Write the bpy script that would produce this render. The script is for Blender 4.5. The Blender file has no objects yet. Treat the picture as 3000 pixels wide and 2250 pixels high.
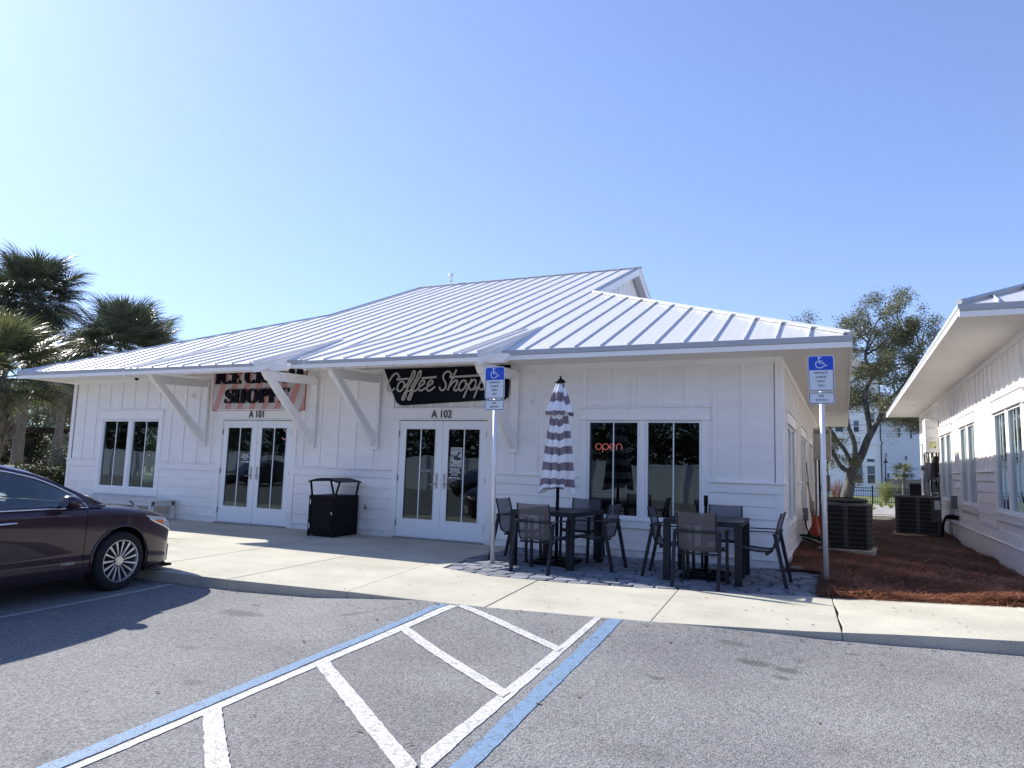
import bpy, math, random
import numpy as np
from mathutils import Vector, Matrix
random.seed(7)
rng = np.random.default_rng(7)
SC = bpy.context.scene
COL = SC.collection
rad = math.radians
PI = math.pi

# ------------------------------------------------------------------ camera
def cam_axes(yaw, pitch, roll):
    cy, sy, cp, sp = math.cos(yaw), math.sin(yaw), math.cos(pitch), math.sin(pitch)
    f = Vector((sy*cp, cy*cp, sp)); r = Vector((cy, -sy, 0)); u = r.cross(f)
    cr, sr = math.cos(roll), math.sin(roll)
    return cr*r + sr*u, -sr*r + cr*u, f
_r, _u, _f = cam_axes(rad(-25.087), rad(6.584), rad(1.776))
cam = bpy.data.cameras.new('camera')
cam.sensor_width = 36; cam.lens = 25.05; cam.clip_end = 2000; cam.clip_start = 0.05
camo = bpy.data.objects.new('camera', cam); COL.objects.link(camo)
camo.matrix_world = Matrix(((_r.x, _u.x, -_f.x, 0), (_r.y, _u.y, -_f.y, -11.0), (_r.z, _u.z, -_f.z, 1.33), (0, 0, 0, 1)))
SC.camera = camo

# ------------------------------------------------------------------ sky, sun, exposure
SUN = Vector((-1.45, 0.29, 1.0)).normalized()
w = bpy.data.worlds.new('World'); SC.world = w; w.use_nodes = True
nt = w.node_tree; nt.nodes.clear()
sky = nt.nodes.new('ShaderNodeTexSky'); sky.sky_type = 'NISHITA'; sky.sun_disc = False
sky.sun_elevation = math.asin(SUN.z); sky.sun_rotation = math.atan2(SUN.x, SUN.y)
sky.air_density = 1.0; sky.dust_density = 0.5; sky.ozone_density = 4.0; sky.altitude = 0
bg = nt.nodes.new('ShaderNodeBackground'); bg.inputs[1].default_value = 0.12
wo = nt.nodes.new('ShaderNodeOutputWorld')
def vmath(op, a, b):
    v = nt.nodes.new('ShaderNodeVectorMath'); v.operation = op
    for i, q in enumerate((a, b)):
        if hasattr(q, 'links'): nt.links.new(q, v.inputs[i])
        else: v.inputs[i].default_value = q
    return v.outputs[0]
# soft shoulder on the sky so that the side towards the sun keeps its colour
_x = vmath('MULTIPLY', sky.outputs[0], (.189, .189, .189))
_s = vmath('DIVIDE', vmath('MULTIPLY', _x, (1.56, 1.39, 1.56)), vmath('ADD', vmath('MULTIPLY', _x, (1.32, .72, .40)), (1, 1, 1)))
nt.links.new(vmath('MULTIPLY', _s, (4.0, 4.0, 4.0)), bg.inputs[0]); nt.links.new(bg.outputs[0], wo.inputs[0])
sl = bpy.data.lights.new('sun', 'SUN'); sl.energy = 4.0; sl.angle = rad(0.55); sl.color = (1.0, 0.955, 0.86)
so = bpy.data.objects.new('sun', sl); COL.objects.link(so); so.rotation_euler = SUN.to_track_quat('Z', 'Y').to_euler(); so.location = (-20, 5, 15)
SC.view_settings.view_transform = 'Standard'; SC.view_settings.look = 'None'
SC.view_settings.gamma = 1; SC.view_settings.use_curve_mapping = False
SC.view_settings.exposure = 1.2
SC.cycles.use_denoising = True
SC.cycles.max_bounces = 10; SC.cycles.diffuse_bounces = 8; SC.cycles.transparent_max_bounces = 24

# ------------------------------------------------------------------ materials
MT = {}
def mat(name, color, rough=0.6, metal=0.0, var=0.0, vscale=5.0, bump=0.0, bscale=40.0, coat=0.0, spec=0.5, color2=None, detail=6.0, island=0.0, emit=None, estr=0.0, stretch=None, alpha=None, trans=None):
    if name in MT: return MT[name]
    m = bpy.data.materials.new(name); m.use_nodes = True
    n, l = m.node_tree.nodes, m.node_tree.links
    b = n['Principled BSDF']
    b.inputs['Base Color'].default_value = (*color, 1); b.inputs['Roughness'].default_value = rough
    b.inputs['Metallic'].default_value = metal; b.inputs['Specular IOR Level'].default_value = spec
    if coat: b.inputs['Coat Weight'].default_value = coat; b.inputs['Coat Roughness'].default_value = 0.03
    if emit: b.inputs['Emission Color'].default_value = (*emit, 1); b.inputs['Emission Strength'].default_value = estr
    tc = n.new('ShaderNodeTexCoord'); src = tc.outputs['Object']
    if stretch:
        mp = n.new('ShaderNodeMapping'); mp.inputs['Scale'].default_value = stretch; l.new(src, mp.inputs[0]); src = mp.outputs[0]
    if var or color2:
        no = n.new('ShaderNodeTexNoise'); no.inputs['Scale'].default_value = vscale; no.inputs['Detail'].default_value = detail; no.inputs['Roughness'].default_value = 0.6
        l.new(src, no.inputs['Vector'])
        rp = n.new('ShaderNodeValToRGB'); c2 = color2 or tuple(max(0, c*(1-var)) for c in color)
        c1 = color if color2 else tuple(min(1, c*(1+var*0.6)) for c in color)
        rp.color_ramp.elements[0].position = 0.35; rp.color_ramp.elements[1].position = 0.68
        rp.color_ramp.elements[0].color = (*c2, 1); rp.color_ramp.elements[1].color = (*c1, 1)
        l.new(no.outputs['Fac'], rp.inputs[0]); out = rp.outputs[0]
    else: out = None
    if island:
        g = n.new('ShaderNodeNewGeometry'); hv = n.new('ShaderNodeHueSaturation')
        mr = n.new('ShaderNodeMapRange'); mr.inputs['To Min'].default_value = 1-island; mr.inputs['To Max'].default_value = 1+island
        l.new(g.outputs['Random Per Island'], mr.inputs[0]); l.new(mr.outputs[0], hv.inputs['Value'])
        if out: l.new(out, hv.inputs['Color'])
        else: hv.inputs['Color'].default_value = (*color, 1)
        out = hv.outputs[0]
    if out: l.new(out, b.inputs['Base Color'])
    if bump:
        nb = n.new('ShaderNodeTexNoise'); nb.inputs['Scale'].default_value = bscale; nb.inputs['Detail'].default_value = 5
        l.new(src, nb.inputs['Vector'])
        bp = n.new('ShaderNodeBump'); bp.inputs['Strength'].default_value = bump; bp.inputs['Distance'].default_value = 0.01
        l.new(nb.outputs['Fac'], bp.inputs['Height']); l.new(bp.outputs[0], b.inputs['Normal'])
    if trans or alpha:
        tr = n.new('ShaderNodeBsdfTransparent') if alpha else n.new('ShaderNodeBsdfTranslucent')
        if trans:
            tr.inputs[0].default_value = (*trans[0], 1)
        mx = n.new('ShaderNodeMixShader'); mx.inputs[0].default_value = alpha if alpha else trans[1]
        l.new(b.outputs[0], mx.inputs[1]); l.new(tr.outputs[0], mx.inputs[2]); l.new(mx.outputs[0], n['Material Output'].inputs[0])
    MT[name] = m
    return m

def glass_mat(name, tint=(0.72, 0.8, 0.78), refl=2.2, gcol=(.78, .92, .95, 1)):
    m = bpy.data.materials.new(name); m.use_nodes = True
    n, l = m.node_tree.nodes, m.node_tree.links
    n.remove(n['Principled BSDF'])
    t = n.new('ShaderNodeBsdfTransparent'); t.inputs[0].default_value = (*tint, 1)
    g = n.new('ShaderNodeBsdfGlossy'); g.inputs['Roughness'].default_value = 0.0; g.inputs[0].default_value = gcol
    fr = n.new('ShaderNodeFresnel'); fr.inputs[0].default_value = 1.5
    mu = n.new('ShaderNodeMath'); mu.operation = 'MULTIPLY'; mu.inputs[1].default_value = refl; mu.use_clamp = True
    mx = n.new('ShaderNodeMixShader')
    tc = n.new('ShaderNodeTexCoord'); no = n.new('ShaderNodeTexNoise'); no.inputs['Scale'].default_value = 1.3; no.inputs['Detail'].default_value = 1
    bp = n.new('ShaderNodeBump'); bp.inputs['Strength'].default_value = 0.12; bp.inputs['Distance'].default_value = 0.03
    l.new(tc.outputs['Object'], no.inputs['Vector']); l.new(no.outputs['Fac'], bp.inputs['Height']); l.new(bp.outputs[0], g.inputs['Normal'])
    l.new(fr.outputs[0], mu.inputs[0]); l.new(mu.outputs[0], mx.inputs[0]); l.new(t.outputs[0], mx.inputs[1]); l.new(g.outputs[0], mx.inputs[2])
    l.new(mx.outputs[0], n['Material Output'].inputs[0])
    MT[name] = m
    return m

SIDING = mat('siding_paint', (0.90, 0.862, 0.832), 0.62, var=0.05, vscale=2.2, bump=0.12, bscale=70, stretch=(1, 1, 3))
TRIM = mat('trim_paint', (0.905, 0.872, 0.845), 0.5, var=0.03, vscale=1.5)
SOFFIT = mat('soffit_paint', (0.84, 0.81, 0.77), 0.7, var=0.03, vscale=1.2)
VINYL = mat('white_vinyl', (0.86, 0.87, 0.88), 0.35)
GUTTER = mat('drip_edge_metal', (0.42, 0.43, 0.44), 0.45, 0.2)
GLASS = glass_mat('window_glass', (0.55, 0.64, 0.62), 1.7)
CARGLASS = glass_mat('car_glass', (0.92, 0.98, 0.95), 2.8, (.92, 1, 1, 1))
CHROME = mat('chrome', (0.8, 0.8, 0.82), 0.12, 1.0)
GALV = mat('galvanised_steel', (0.72, 0.73, 0.76), 0.38, 0.25, var=0.10, vscale=14)
BLACKM = mat('black_metal', (0.006, 0.006, 0.007), 0.5, 0.0, bump=0.05, bscale=120, spec=.12)
ANTHR = mat('anthracite_aluminium', (0.013, 0.0165, 0.024), 0.5, 0.0, var=0.15, vscale=9, spec=.25)
DARK = mat('dark_plastic', (0.02, 0.02, 0.022), 0.5)
BLACKP = mat('black_print', (0.01, 0.01, 0.014), 0.5)
WHITEP = mat('white_print', (0.8, 0.82, 0.84), 0.5)

def roof_metal():
    m = mat('galvalume_roof', (0.70, 0.69, 0.68), 0.38, 0.35)
    n, l = m.node_tree.nodes, m.node_tree.links; b = n['Principled BSDF']
    tc = n['Texture Coordinate']
    sx = n.new('ShaderNodeSeparateXYZ'); l.new(tc.outputs['Object'], sx.inputs[0])
    m1 = n.new('ShaderNodeMath'); m1.operation = 'MULTIPLY'; m1.inputs[1].default_value = 2*PI/0.1375; l.new(sx.outputs[0], m1.inputs[0])
    m2 = n.new('ShaderNodeMath'); m2.operation = 'COSINE'; l.new(m1.outputs[0], m2.inputs[0])
    no = n.new('ShaderNodeTexNoise'); no.inputs['Scale'].default_value = 1.7; no.inputs['Detail'].default_value = 3; l.new(tc.outputs['Object'], no.inputs['Vector'])
    ad = n.new('ShaderNodeMath'); ad.operation = 'ADD'; l.new(m2.outputs[0], ad.inputs[0]); l.new(no.outputs['Fac'], ad.inputs[1])
    bp = n.new('ShaderNodeBump'); bp.inputs['Strength'].default_value = 0.22; bp.inputs['Distance'].default_value = 0.0022
    l.new(ad.outputs[0], bp.inputs['Height']); l.new(bp.outputs[0], b.inputs['Normal'])
    n2 = n.new('ShaderNodeTexNoise'); n2.inputs['Scale'].default_value = 30; l.new(tc.outputs['Object'], n2.inputs['Vector'])
    mr = n.new('ShaderNodeMapRange'); mr.inputs['To Min'].default_value = 0.34; mr.inputs['To Max'].default_value = 0.46
    l.new(n2.outputs['Fac'], mr.inputs[0]); l.new(mr.outputs[0], b.inputs['Roughness'])
    return m
ROOFM = roof_metal()
def splash_dirt(m, zlo=0.0, zhi=0.55, amt=0.35):
    n, l = m.node_tree.nodes, m.node_tree.links; b = n['Principled BSDF']; tc = n['Texture Coordinate']; src = b.inputs['Base Color'].links[0].from_socket
    sp = n.new('ShaderNodeSeparateXYZ'); l.new(tc.outputs['Object'], sp.inputs[0])
    mr = n.new('ShaderNodeMapRange'); mr.inputs['From Min'].default_value = zhi; mr.inputs['From Max'].default_value = zlo; l.new(sp.outputs[2], mr.inputs[0])
    no = n.new('ShaderNodeTexNoise'); no.inputs['Scale'].default_value = 7; no.inputs['Detail'].default_value = 7; no.inputs['Roughness'].default_value = .7; l.new(tc.outputs['Object'], no.inputs['Vector'])
    r = n.new('ShaderNodeValToRGB'); r.color_ramp.elements[0].position = .42; r.color_ramp.elements[1].position = .72; l.new(no.outputs['Fac'], r.inputs[0])
    mp = n.new('ShaderNodeMapping'); mp.inputs['Scale'].default_value = (9, 9, .7); l.new(tc.outputs['Object'], mp.inputs[0])
    n2 = n.new('ShaderNodeTexNoise'); n2.inputs['Scale'].default_value = 1.0; n2.inputs['Detail'].default_value = 4; l.new(mp.outputs[0], n2.inputs['Vector'])
    r2 = n.new('ShaderNodeValToRGB'); r2.color_ramp.elements[0].position = .60; r2.color_ramp.elements[1].position = .80; l.new(n2.outputs['Fac'], r2.inputs[0])
    m1 = n.new('ShaderNodeMath'); m1.operation = 'MULTIPLY'; l.new(mr.outputs[0], m1.inputs[0]); l.new(r.outputs[0], m1.inputs[1])
    m2 = n.new('ShaderNodeMath'); m2.operation = 'MULTIPLY_ADD'; m2.inputs[1].default_value = .30; l.new(r2.outputs[0], m2.inputs[0]); l.new(m1.outputs[0], m2.inputs[2])
    m3 = n.new('ShaderNodeMath'); m3.operation = 'MULTIPLY'; m3.use_clamp = True; m3.inputs[1].default_value = amt; l.new(m2.outputs[0], m3.inputs[0])
    mx = n.new('ShaderNodeMixRGB'); mx.inputs[2].default_value = (.30, .27, .23, 1); l.new(m3.outputs[0], mx.inputs[0]); l.new(src, mx.inputs[1]); l.new(mx.outputs[0], b.inputs['Base Color'])
splash_dirt(SIDING); splash_dirt(TRIM)

# ------------------------------------------------------------------ mesh helpers
class MB:
    def __init__(s): s.v = []; s.f = []
    def poly(s, pts, flip=False):
        b = len(s.v); s.v += [tuple(p) for p in pts]; idx = list(range(b, b+len(pts)))
        s.f.append(idx[::-1] if flip else idx); return s
    def box(s, x0, x1, y0, y1, z0, z1):
        b = len(s.v)
        s.v += [(x0,y0,z0),(x1,y0,z0),(x1,y1,z0),(x0,y1,z0),(x0,y0,z1),(x1,y0,z1),(x1,y1,z1),(x0,y1,z1)]
        for q in ((0,3,2,1),(4,5,6,7),(0,1,5,4),(1,2,6,5),(2,3,7,6),(3,0,4,7)): s.f.append([b+i for i in q])
        return s
    def hexa(s, P):
        b = len(s.v); s.v += [tuple(p) for p in P]
        for q in ((0,3,2,1),(4,5,6,7),(0,1,5,4),(1,2,6,5),(2,3,7,6),(3,0,4,7)): s.f.append([b+i for i in q])
        return s
    def prism(s, pts, off):
        """closed polygon (3d pts) extruded by vector off"""
        b = len(s.v); n = len(pts); o = Vector(off)
        s.v += [tuple(p) for p in pts] + [tuple(Vector(p)+o) for p in pts]
        s.f.append(list(range(b, b+n))); s.f.append([b+n+i for i in range(n)][::-1])
        for i in range(n):
            j = (i+1) % n; s.f.append([b+i, b+n+i, b+n+j, b+j])
        return s
    def tube(s, pts, r, n=8, caps=True, up=None, flat=1.0):
        P = [Vector(p) for p in pts]; R = r if isinstance(r, (list, tuple)) else [r]*len(P)
        b = len(s.v); prev = None
        for i, p in enumerate(P):
            t = (P[min(i+1, len(P)-1)] - P[max(i-1, 0)])
            t = t.normalized() if t.length > 1e-9 else Vector((0,0,1))
            if prev is None:
                a = Vector(up) if up else (Vector((0,0,1)) if abs(t.z) < 0.9 else Vector((1,0,0)))
                x = t.cross(a).normalized()
            else:
                x = (prev - t*prev.dot(t)); x = x.normalized() if x.length > 1e-6 else t.orthogonal().normalized()
            y = t.cross(x); prev = x
            for k in range(n):
                a = 2*PI*k/n
                s.v.append(tuple(p + x*(R[i]*math.cos(a)) + y*(R[i]*flat*math.sin(a))))
        for i in range(len(P)-1):
            for k in range(n):
                k2 = (k+1) % n
                s.f.append([b+i*n+k, b+i*n+k2, b+(i+1)*n+k2, b+(i+1)*n+k])
        if caps:
            s.f.append([b+k for k in range(n)][::-1]); s.f.append([b+(len(P)-1)*n+k for k in range(n)])
        return s
    def bar(s, p0, p1, w, h, up=(0,0,1)):
        p0, p1 = Vector(p0), Vector(p1); t = (p1-p0).normalized(); u = Vector(up)
        x = t.cross(u).normalized(); y = x.cross(t)
        P = []
        for p in (p0, p1):
            for sx, sy in ((-1,-1),(1,-1),(1,1),(-1,1)): P.append(p + x*(sx*w/2) + y*(sy*h/2))
        return s.hexa(P)
    def lathe(s, prof, n=24, c=(0,0,0), a0=0.0):
        b = len(s.v)
        for r, z in prof:
            for k in range(n):
                a = a0+2*PI*k/n; s.v.append((c[0]+r*math.cos(a), c[1]+r*math.sin(a), c[2]+z))
        for i in range(len(prof)-1):
            for k in range(n):
                k2 = (k+1) % n; s.f.append([b+i*n+k, b+i*n+k2, b+(i+1)*n+k2, b+(i+1)*n+k])
        s.f.append([b+k for k in range(n)][::-1]); s.f.append([b+(len(prof)-1)*n+k for k in range(n)])
        return s
    def strip(s, pts, wds, y, th, closed=False):
        """flat ribbon in the xz plane facing -y, thickness th behind y"""
        P = [Vector((p[0], p[1])) for p in pts]; n = len(P); L = []; Rr = []
        W = wds if isinstance(wds, (list, tuple)) else [wds]*n
        for i in range(n):
            if closed: t = P[(i+1) % n] - P[(i-1) % n]
            else: t = P[min(i+1, n-1)] - P[max(i-1, 0)]
            t = t.normalized() if t.length > 1e-9 else Vector((1, 0)); nn = Vector((-t.y, t.x))
            L.append(P[i] + nn*W[i]/2); Rr.append(P[i] - nn*W[i]/2)
        m = n if closed else n-1
        for i in range(m):
            j = (i+1) % n
            q = [L[i], L[j], Rr[j], Rr[i]]
            s.hexa([(a.x, y, a.y) for a in q[::-1]] + [(a.x, y+th, a.y) for a in q[::-1]])
        return s
    def mesh(s, name, m=None, smooth=False):
        me = bpy.data.meshes.new(name); me.from_pydata(s.v, [], s.f); me.update()
        if m: me.materials.append(m)
        if smooth: me.polygons.foreach_set('use_smooth', [True]*len(me.polygons))
        return me
    def build(s, name, m=None, parent=None, smooth=False, bevel=0, seg=2, loc=None):
        me = s.mesh(name, m, smooth); o = obj(name, me, parent)
        if loc: o.location = loc
        if bevel:
            bv = o.modifiers.new('bevel', 'BEVEL'); bv.width = bevel; bv.segments = seg; bv.limit_method = 'ANGLE'; bv.angle_limit = rad(40)
        return o

def obj(name, data, parent=None):
    o = bpy.data.objects.new(name, data); COL.objects.link(o)
    if parent: o.parent = parent
    return o
def tag(o, label=None, cat=None, group=None, kind=None):
    if label: o['label'] = label
    if cat: o['category'] = cat
    if group: o['group'] = group
    if kind: o['kind'] = kind
    return o
def thing(name, label, cat, loc=(0,0,0), rz=0.0, group=None):
    o = bpy.data.objects.new(name, None); COL.objects.link(o); o.location = loc; o.rotation_euler = (0, 0, rz)
    o.empty_display_size = 0.2
    return tag(o, label, cat, group)
def copy_tree(o, parent=None):
    c = o.copy(); COL.objects.link(c); c.parent = parent
    if parent: c.matrix_parent_inverse = o.matrix_parent_inverse.copy()
    for ch in [x for x in o.children]: copy_tree(ch, c)
    return c
def fast_quads(name, V, m, k=4):
    """V: (N,k,3) array -> mesh of separate k-gons"""
    V = np.asarray(V, dtype=np.float32); N = V.shape[0]
    me = bpy.data.meshes.new(name)
    me.vertices.add(N*k); me.vertices.foreach_set('co', V.reshape(-1))
    me.loops.add(N*k); me.loops.foreach_set('vertex_index', np.arange(N*k, dtype=np.int32))
    me.polygons.add(N); me.polygons.foreach_set('loop_start', np.arange(0, N*k, k, dtype=np.int32))
    me.polygons.foreach_set('loop_total', np.full(N, k, dtype=np.int32))
    me.update(calc_edges=True); me.validate()
    if m: me.materials.append(m)
    return me
def text(parent, name, body, size, loc, mt, align='CENTER', rot=(PI/2, 0, 0), ext=0.0008, sx=1.0, bold=0.0, shear=0.0):
    cu = bpy.data.curves.new(name, 'FONT'); cu.body = body; cu.size = size; cu.align_x = align; cu.align_y = 'CENTER'
    cu.extrude = ext; cu.offset = bold; cu.shear = shear; cu.resolution_u = 3
    t = bpy.data.objects.new(name+'_tmp', cu); COL.objects.link(t)
    dg = bpy.context.evaluated_depsgraph_get(); dg.update()
    me = bpy.data.meshes.new_from_object(t.evaluated_get(dg)); me.name = name
    bpy.data.objects.remove(t); me.materials.clear(); me.materials.append(mt)
    o = obj(name, me, parent); o.location = loc; o.rotation_euler = rot; o.scale = (sx, 1, 1)
    return o
def smooth_path(pts, n=4):
    """Catmull-Rom through 2d/3d points"""
    P = [np.array(p, float) for p in pts]; out = []
    for i in range(len(P)-1):
        p0 = P[max(i-1, 0)]; p1 = P[i]; p2 = P[i+1]; p3 = P[min(i+2, len(P)-1)]
        for k in range(n):
            t = k/n
            out.append(0.5*((2*p1)+(-p0+p2)*t+(2*p0-5*p1+4*p2-p3)*t*t+(-p0+3*p1-3*p2+p3)*t**3))
    out.append(P[-1]); return [tuple(float(c) for c in p) for p in out]

# ------------------------------------------------------------------ ground levels
CX = [-60,-7.5,-6.18,-4.67,-3.57,-3.1,-1.59,-1.17,-.05,.5,1.26,2.65,5.25,40]; CY = [-5.6,-5.05,-5.02,-4.87,-4.85,-4.8,-4.55,-4.43,-4.08,-4.0,-3.97,-3.88,-3.1,2]
def rise(x, y): return .055*min(3, max(0, x+.16))*min(1, max(0, (1-y)/2))
def curb_y(x): return float(np.interp(x, CX, CY))
def curb_h(x): return float(np.interp(x, [-6,-5,-3.8,-1.4,-.6,.3,1.3], [.11,.09,0,0,.03,.085,.11]))
def zlot(x, y):
    d = max(0.0, curb_y(x)-y); return -(.12-(.12-curb_h(x))*math.exp(-(d/.8)**2))-0.003+rise(x, y)
# ------------------------------------------------------------------ terrain
def asphalt_mat():
    m = mat('asphalt', (0.2, 0.2, 0.205), 0.9, spec=.2)
    n, l = m.node_tree.nodes, m.node_tree.links; b = n['Principled BSDF']; tc = n['Texture Coordinate']
    v = n.new('ShaderNodeTexVoronoi'); v.inputs['Scale'].default_value = 115; l.new(tc.outputs['Object'], v.inputs['Vector'])
    r1 = n.new('ShaderNodeValToRGB'); r1.color_ramp.elements[0].color = (0.115, 0.117, 0.122, 1); r1.color_ramp.elements[1].color = (0.33, 0.332, 0.336, 1)
    r1.color_ramp.elements[0].position = 0.15; r1.color_ramp.elements[1].position = 0.9
    l.new(v.outputs['Color'], r1.inputs[0])
    n1 = n.new('ShaderNodeTexNoise'); n1.inputs['Scale'].default_value = 0.55; n1.inputs['Detail'].default_value = 9; n1.inputs['Roughness'].default_value = .65; l.new(tc.outputs['Object'], n1.inputs['Vector'])
    r2 = n.new('ShaderNodeValToRGB'); r2.color_ramp.elements[0].color = (0.72, 0.71, 0.72, 1); r2.color_ramp.elements[1].color = (1.08, 1.07, 1.05, 1)
    r2.color_ramp.elements[0].position = 0.3; r2.color_ramp.elements[1].position = 0.7; l.new(n1.outputs['Fac'], r2.inputs[0])
    mx = n.new('ShaderNodeMixRGB'); mx.blend_type = 'MULTIPLY'; mx.inputs[0].default_value = 1; l.new(r1.outputs[0], mx.inputs[1]); l.new(r2.outputs[0], mx.inputs[2])
    # oil stains
    n3 = n.new('ShaderNodeTexNoise'); n3.inputs['Scale'].default_value = 1.7; n3.inputs['Detail'].default_value = 4; n3.inputs['Distortion'].default_value = 0.6
    l.new(tc.outputs['Object'], n3.inputs['Vector'])
    r3 = n.new('ShaderNodeValToRGB'); r3.color_ramp.elements[0].position = 0.68; r3.color_ramp.elements[1].position = 0.76
    r3.color_ramp.elements[0].color = (1, 1, 1, 1); r3.color_ramp.elements[1].color = (0.55, 0.54, 0.53, 1); l.new(n3.outputs['Fac'], r3.inputs[0])
    mx2 = n.new('ShaderNodeMixRGB'); mx2.blend_type = 'MULTIPLY'; mx2.inputs[0].default_value = 1; l.new(mx.outputs[0], mx2.inputs[1]); l.new(r3.outputs[0], mx2.inputs[2])
    # oil drips, a scuff and faint wheel paths at their places in the bays
    cur = mx2.outputs[0]
    n5 = n.new('ShaderNodeTexNoise'); n5.inputs['Scale'].default_value = 16; n5.inputs['Detail'].default_value = 6; n5.inputs['Roughness'].default_value = .7; l.new(tc.outputs['Object'], n5.inputs['Vector'])
    for (sx_, sy_, rx_, ry_, k_) in ((-5.16, -5.81, .42, .16, .5), (-5.3, -5.49, .10, .06, .5), (-3.85, -7.5, .12, .09, .35), (-.85, -4.76, .20, .09, .5), (-.66, -5.12, .22, .12, .55), (-.42, -5.16, .16, .09, .6), (-.44, -5.36, .10, .07, .5), (-1.235, -5.82, .09, .07, .5), (.03, -4.5, .12, .07, .4), (-4.6, -6.9, .14, .1, .3), (.8, -6.6, .2, .15, .3), (-1.0, -7.2, .35, .2, .2)):
        mp = n.new('ShaderNodeMapping'); mp.vector_type = 'TEXTURE'; mp.inputs['Location'].default_value = (sx_, sy_, 0); mp.inputs['Scale'].default_value = (rx_, ry_, 30); l.new(tc.outputs['Object'], mp.inputs[0])
        g = n.new('ShaderNodeTexGradient'); g.gradient_type = 'SPHERICAL'; l.new(mp.outputs[0], g.inputs[0])
        ad = n.new('ShaderNodeMath'); ad.operation = 'MULTIPLY_ADD'; ad.inputs[1].default_value = 1.0; l.new(g.outputs['Fac'], ad.inputs[0]); l.new(n5.outputs['Fac'], ad.inputs[2])
        mr = n.new('ShaderNodeMapRange'); mr.inputs['From Min'].default_value = .72; mr.inputs['From Max'].default_value = 1.15; mr.inputs['To Max'].default_value = k_; l.new(ad.outputs[0], mr.inputs[0])
        gm = n.new('ShaderNodeMath'); gm.operation = 'GREATER_THAN'; gm.inputs[1].default_value = .001; l.new(g.outputs['Fac'], gm.inputs[0])
        mm = n.new('ShaderNodeMath'); mm.operation = 'MULTIPLY'; l.new(mr.outputs[0], mm.inputs[0]); l.new(gm.outputs[0], mm.inputs[1])
        mx3 = n.new('ShaderNodeMixRGB'); mx3.inputs[2].default_value = (.055, .055, .056, 1); l.new(mm.outputs[0], mx3.inputs[0]); l.new(cur, mx3.inputs[1]); cur = mx3.outputs[0]
    l.new(cur, b.inputs['Base Color'])
    bp = n.new('ShaderNodeBump'); bp.inputs['Strength'].default_value = 0.6; bp.inputs['Distance'].default_value = 0.006
    l.new(v.outputs['Distance'], bp.inputs['Height']); l.new(bp.outputs[0], b.inputs['Normal'])
    return m
ASPH = asphalt_mat()
def concrete_mat():
    m = mat('concrete', (0.5, 0.46, 0.39), 0.9, spec=.15)
    n, l = m.node_tree.nodes, m.node_tree.links; b = n['Principled BSDF']; tc = n['Texture Coordinate']
    n1 = n.new('ShaderNodeTexNoise'); n1.inputs['Scale'].default_value = 1.1; n1.inputs['Detail'].default_value = 8; n1.inputs['Roughness'].default_value = 0.62; l.new(tc.outputs['Object'], n1.inputs['Vector'])
    r1 = n.new('ShaderNodeValToRGB'); r1.color_ramp.elements[0].color = (0.39, 0.368, 0.305, 1); r1.color_ramp.elements[1].color = (0.51, 0.485, 0.405, 1)
    r1.color_ramp.elements[0].position = 0.32; r1.color_ramp.elements[1].position = 0.66; l.new(n1.outputs['Fac'], r1.inputs[0])
    n2 = n.new('ShaderNodeTexNoise'); n2.inputs['Scale'].default_value = 90; n2.inputs['Detail'].default_value = 3; l.new(tc.outputs['Object'], n2.inputs['Vector'])
    r2 = n.new('ShaderNodeValToRGB'); r2.color_ramp.elements[0].color = (0.82, 0.82, 0.82, 1); r2.color_ramp.elements[1].color = (1.08, 1.08, 1.08, 1)
    r2.color_ramp.elements[0].position = 0.35; r2.color_ramp.elements[1].position = 0.6; l.new(n2.outputs['Fac'], r2.inputs[0])
    mx = n.new('ShaderNodeMixRGB'); mx.blend_type = 'MULTIPLY'; mx.inputs[0].default_value = 1; l.new(r1.outputs[0], mx.inputs[1]); l.new(r2.outputs[0], mx.inputs[2])
    v = n.new('ShaderNodeTexVoronoi'); v.inputs['Scale'].default_value = 2.6; l.new(tc.outputs['Object'], v.inputs['Vector'])
    r3 = n.new('ShaderNodeValToRGB'); r3.color_ramp.elements[0].color = (0.45, 0.43, 0.42, 1); r3.color_ramp.elements[1].color = (1, 1, 1, 1)
    r3.color_ramp.elements[0].position = 0.028; r3.color_ramp.elements[1].position = 0.05; l.new(v.outputs['Distance'], r3.inputs[0])
    mx2 = n.new('ShaderNodeMixRGB'); mx2.blend_type = 'MULTIPLY'; mx2.inputs[0].default_value = 0.8; l.new(mx.outputs[0], mx2.inputs[1]); l.new(r3.outputs[0], mx2.inputs[2])
    l.new(mx2.outputs[0], b.inputs['Base Color'])
    bp = n.new('ShaderNodeBump'); bp.inputs['Strength'].default_value = 0.3; bp.inputs['Distance'].default_value = 0.003
    l.new(n2.outputs['Fac'], bp.inputs['Height']); l.new(bp.outputs[0], b.inputs['Normal'])
    return m
CONC = concrete_mat()

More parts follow.
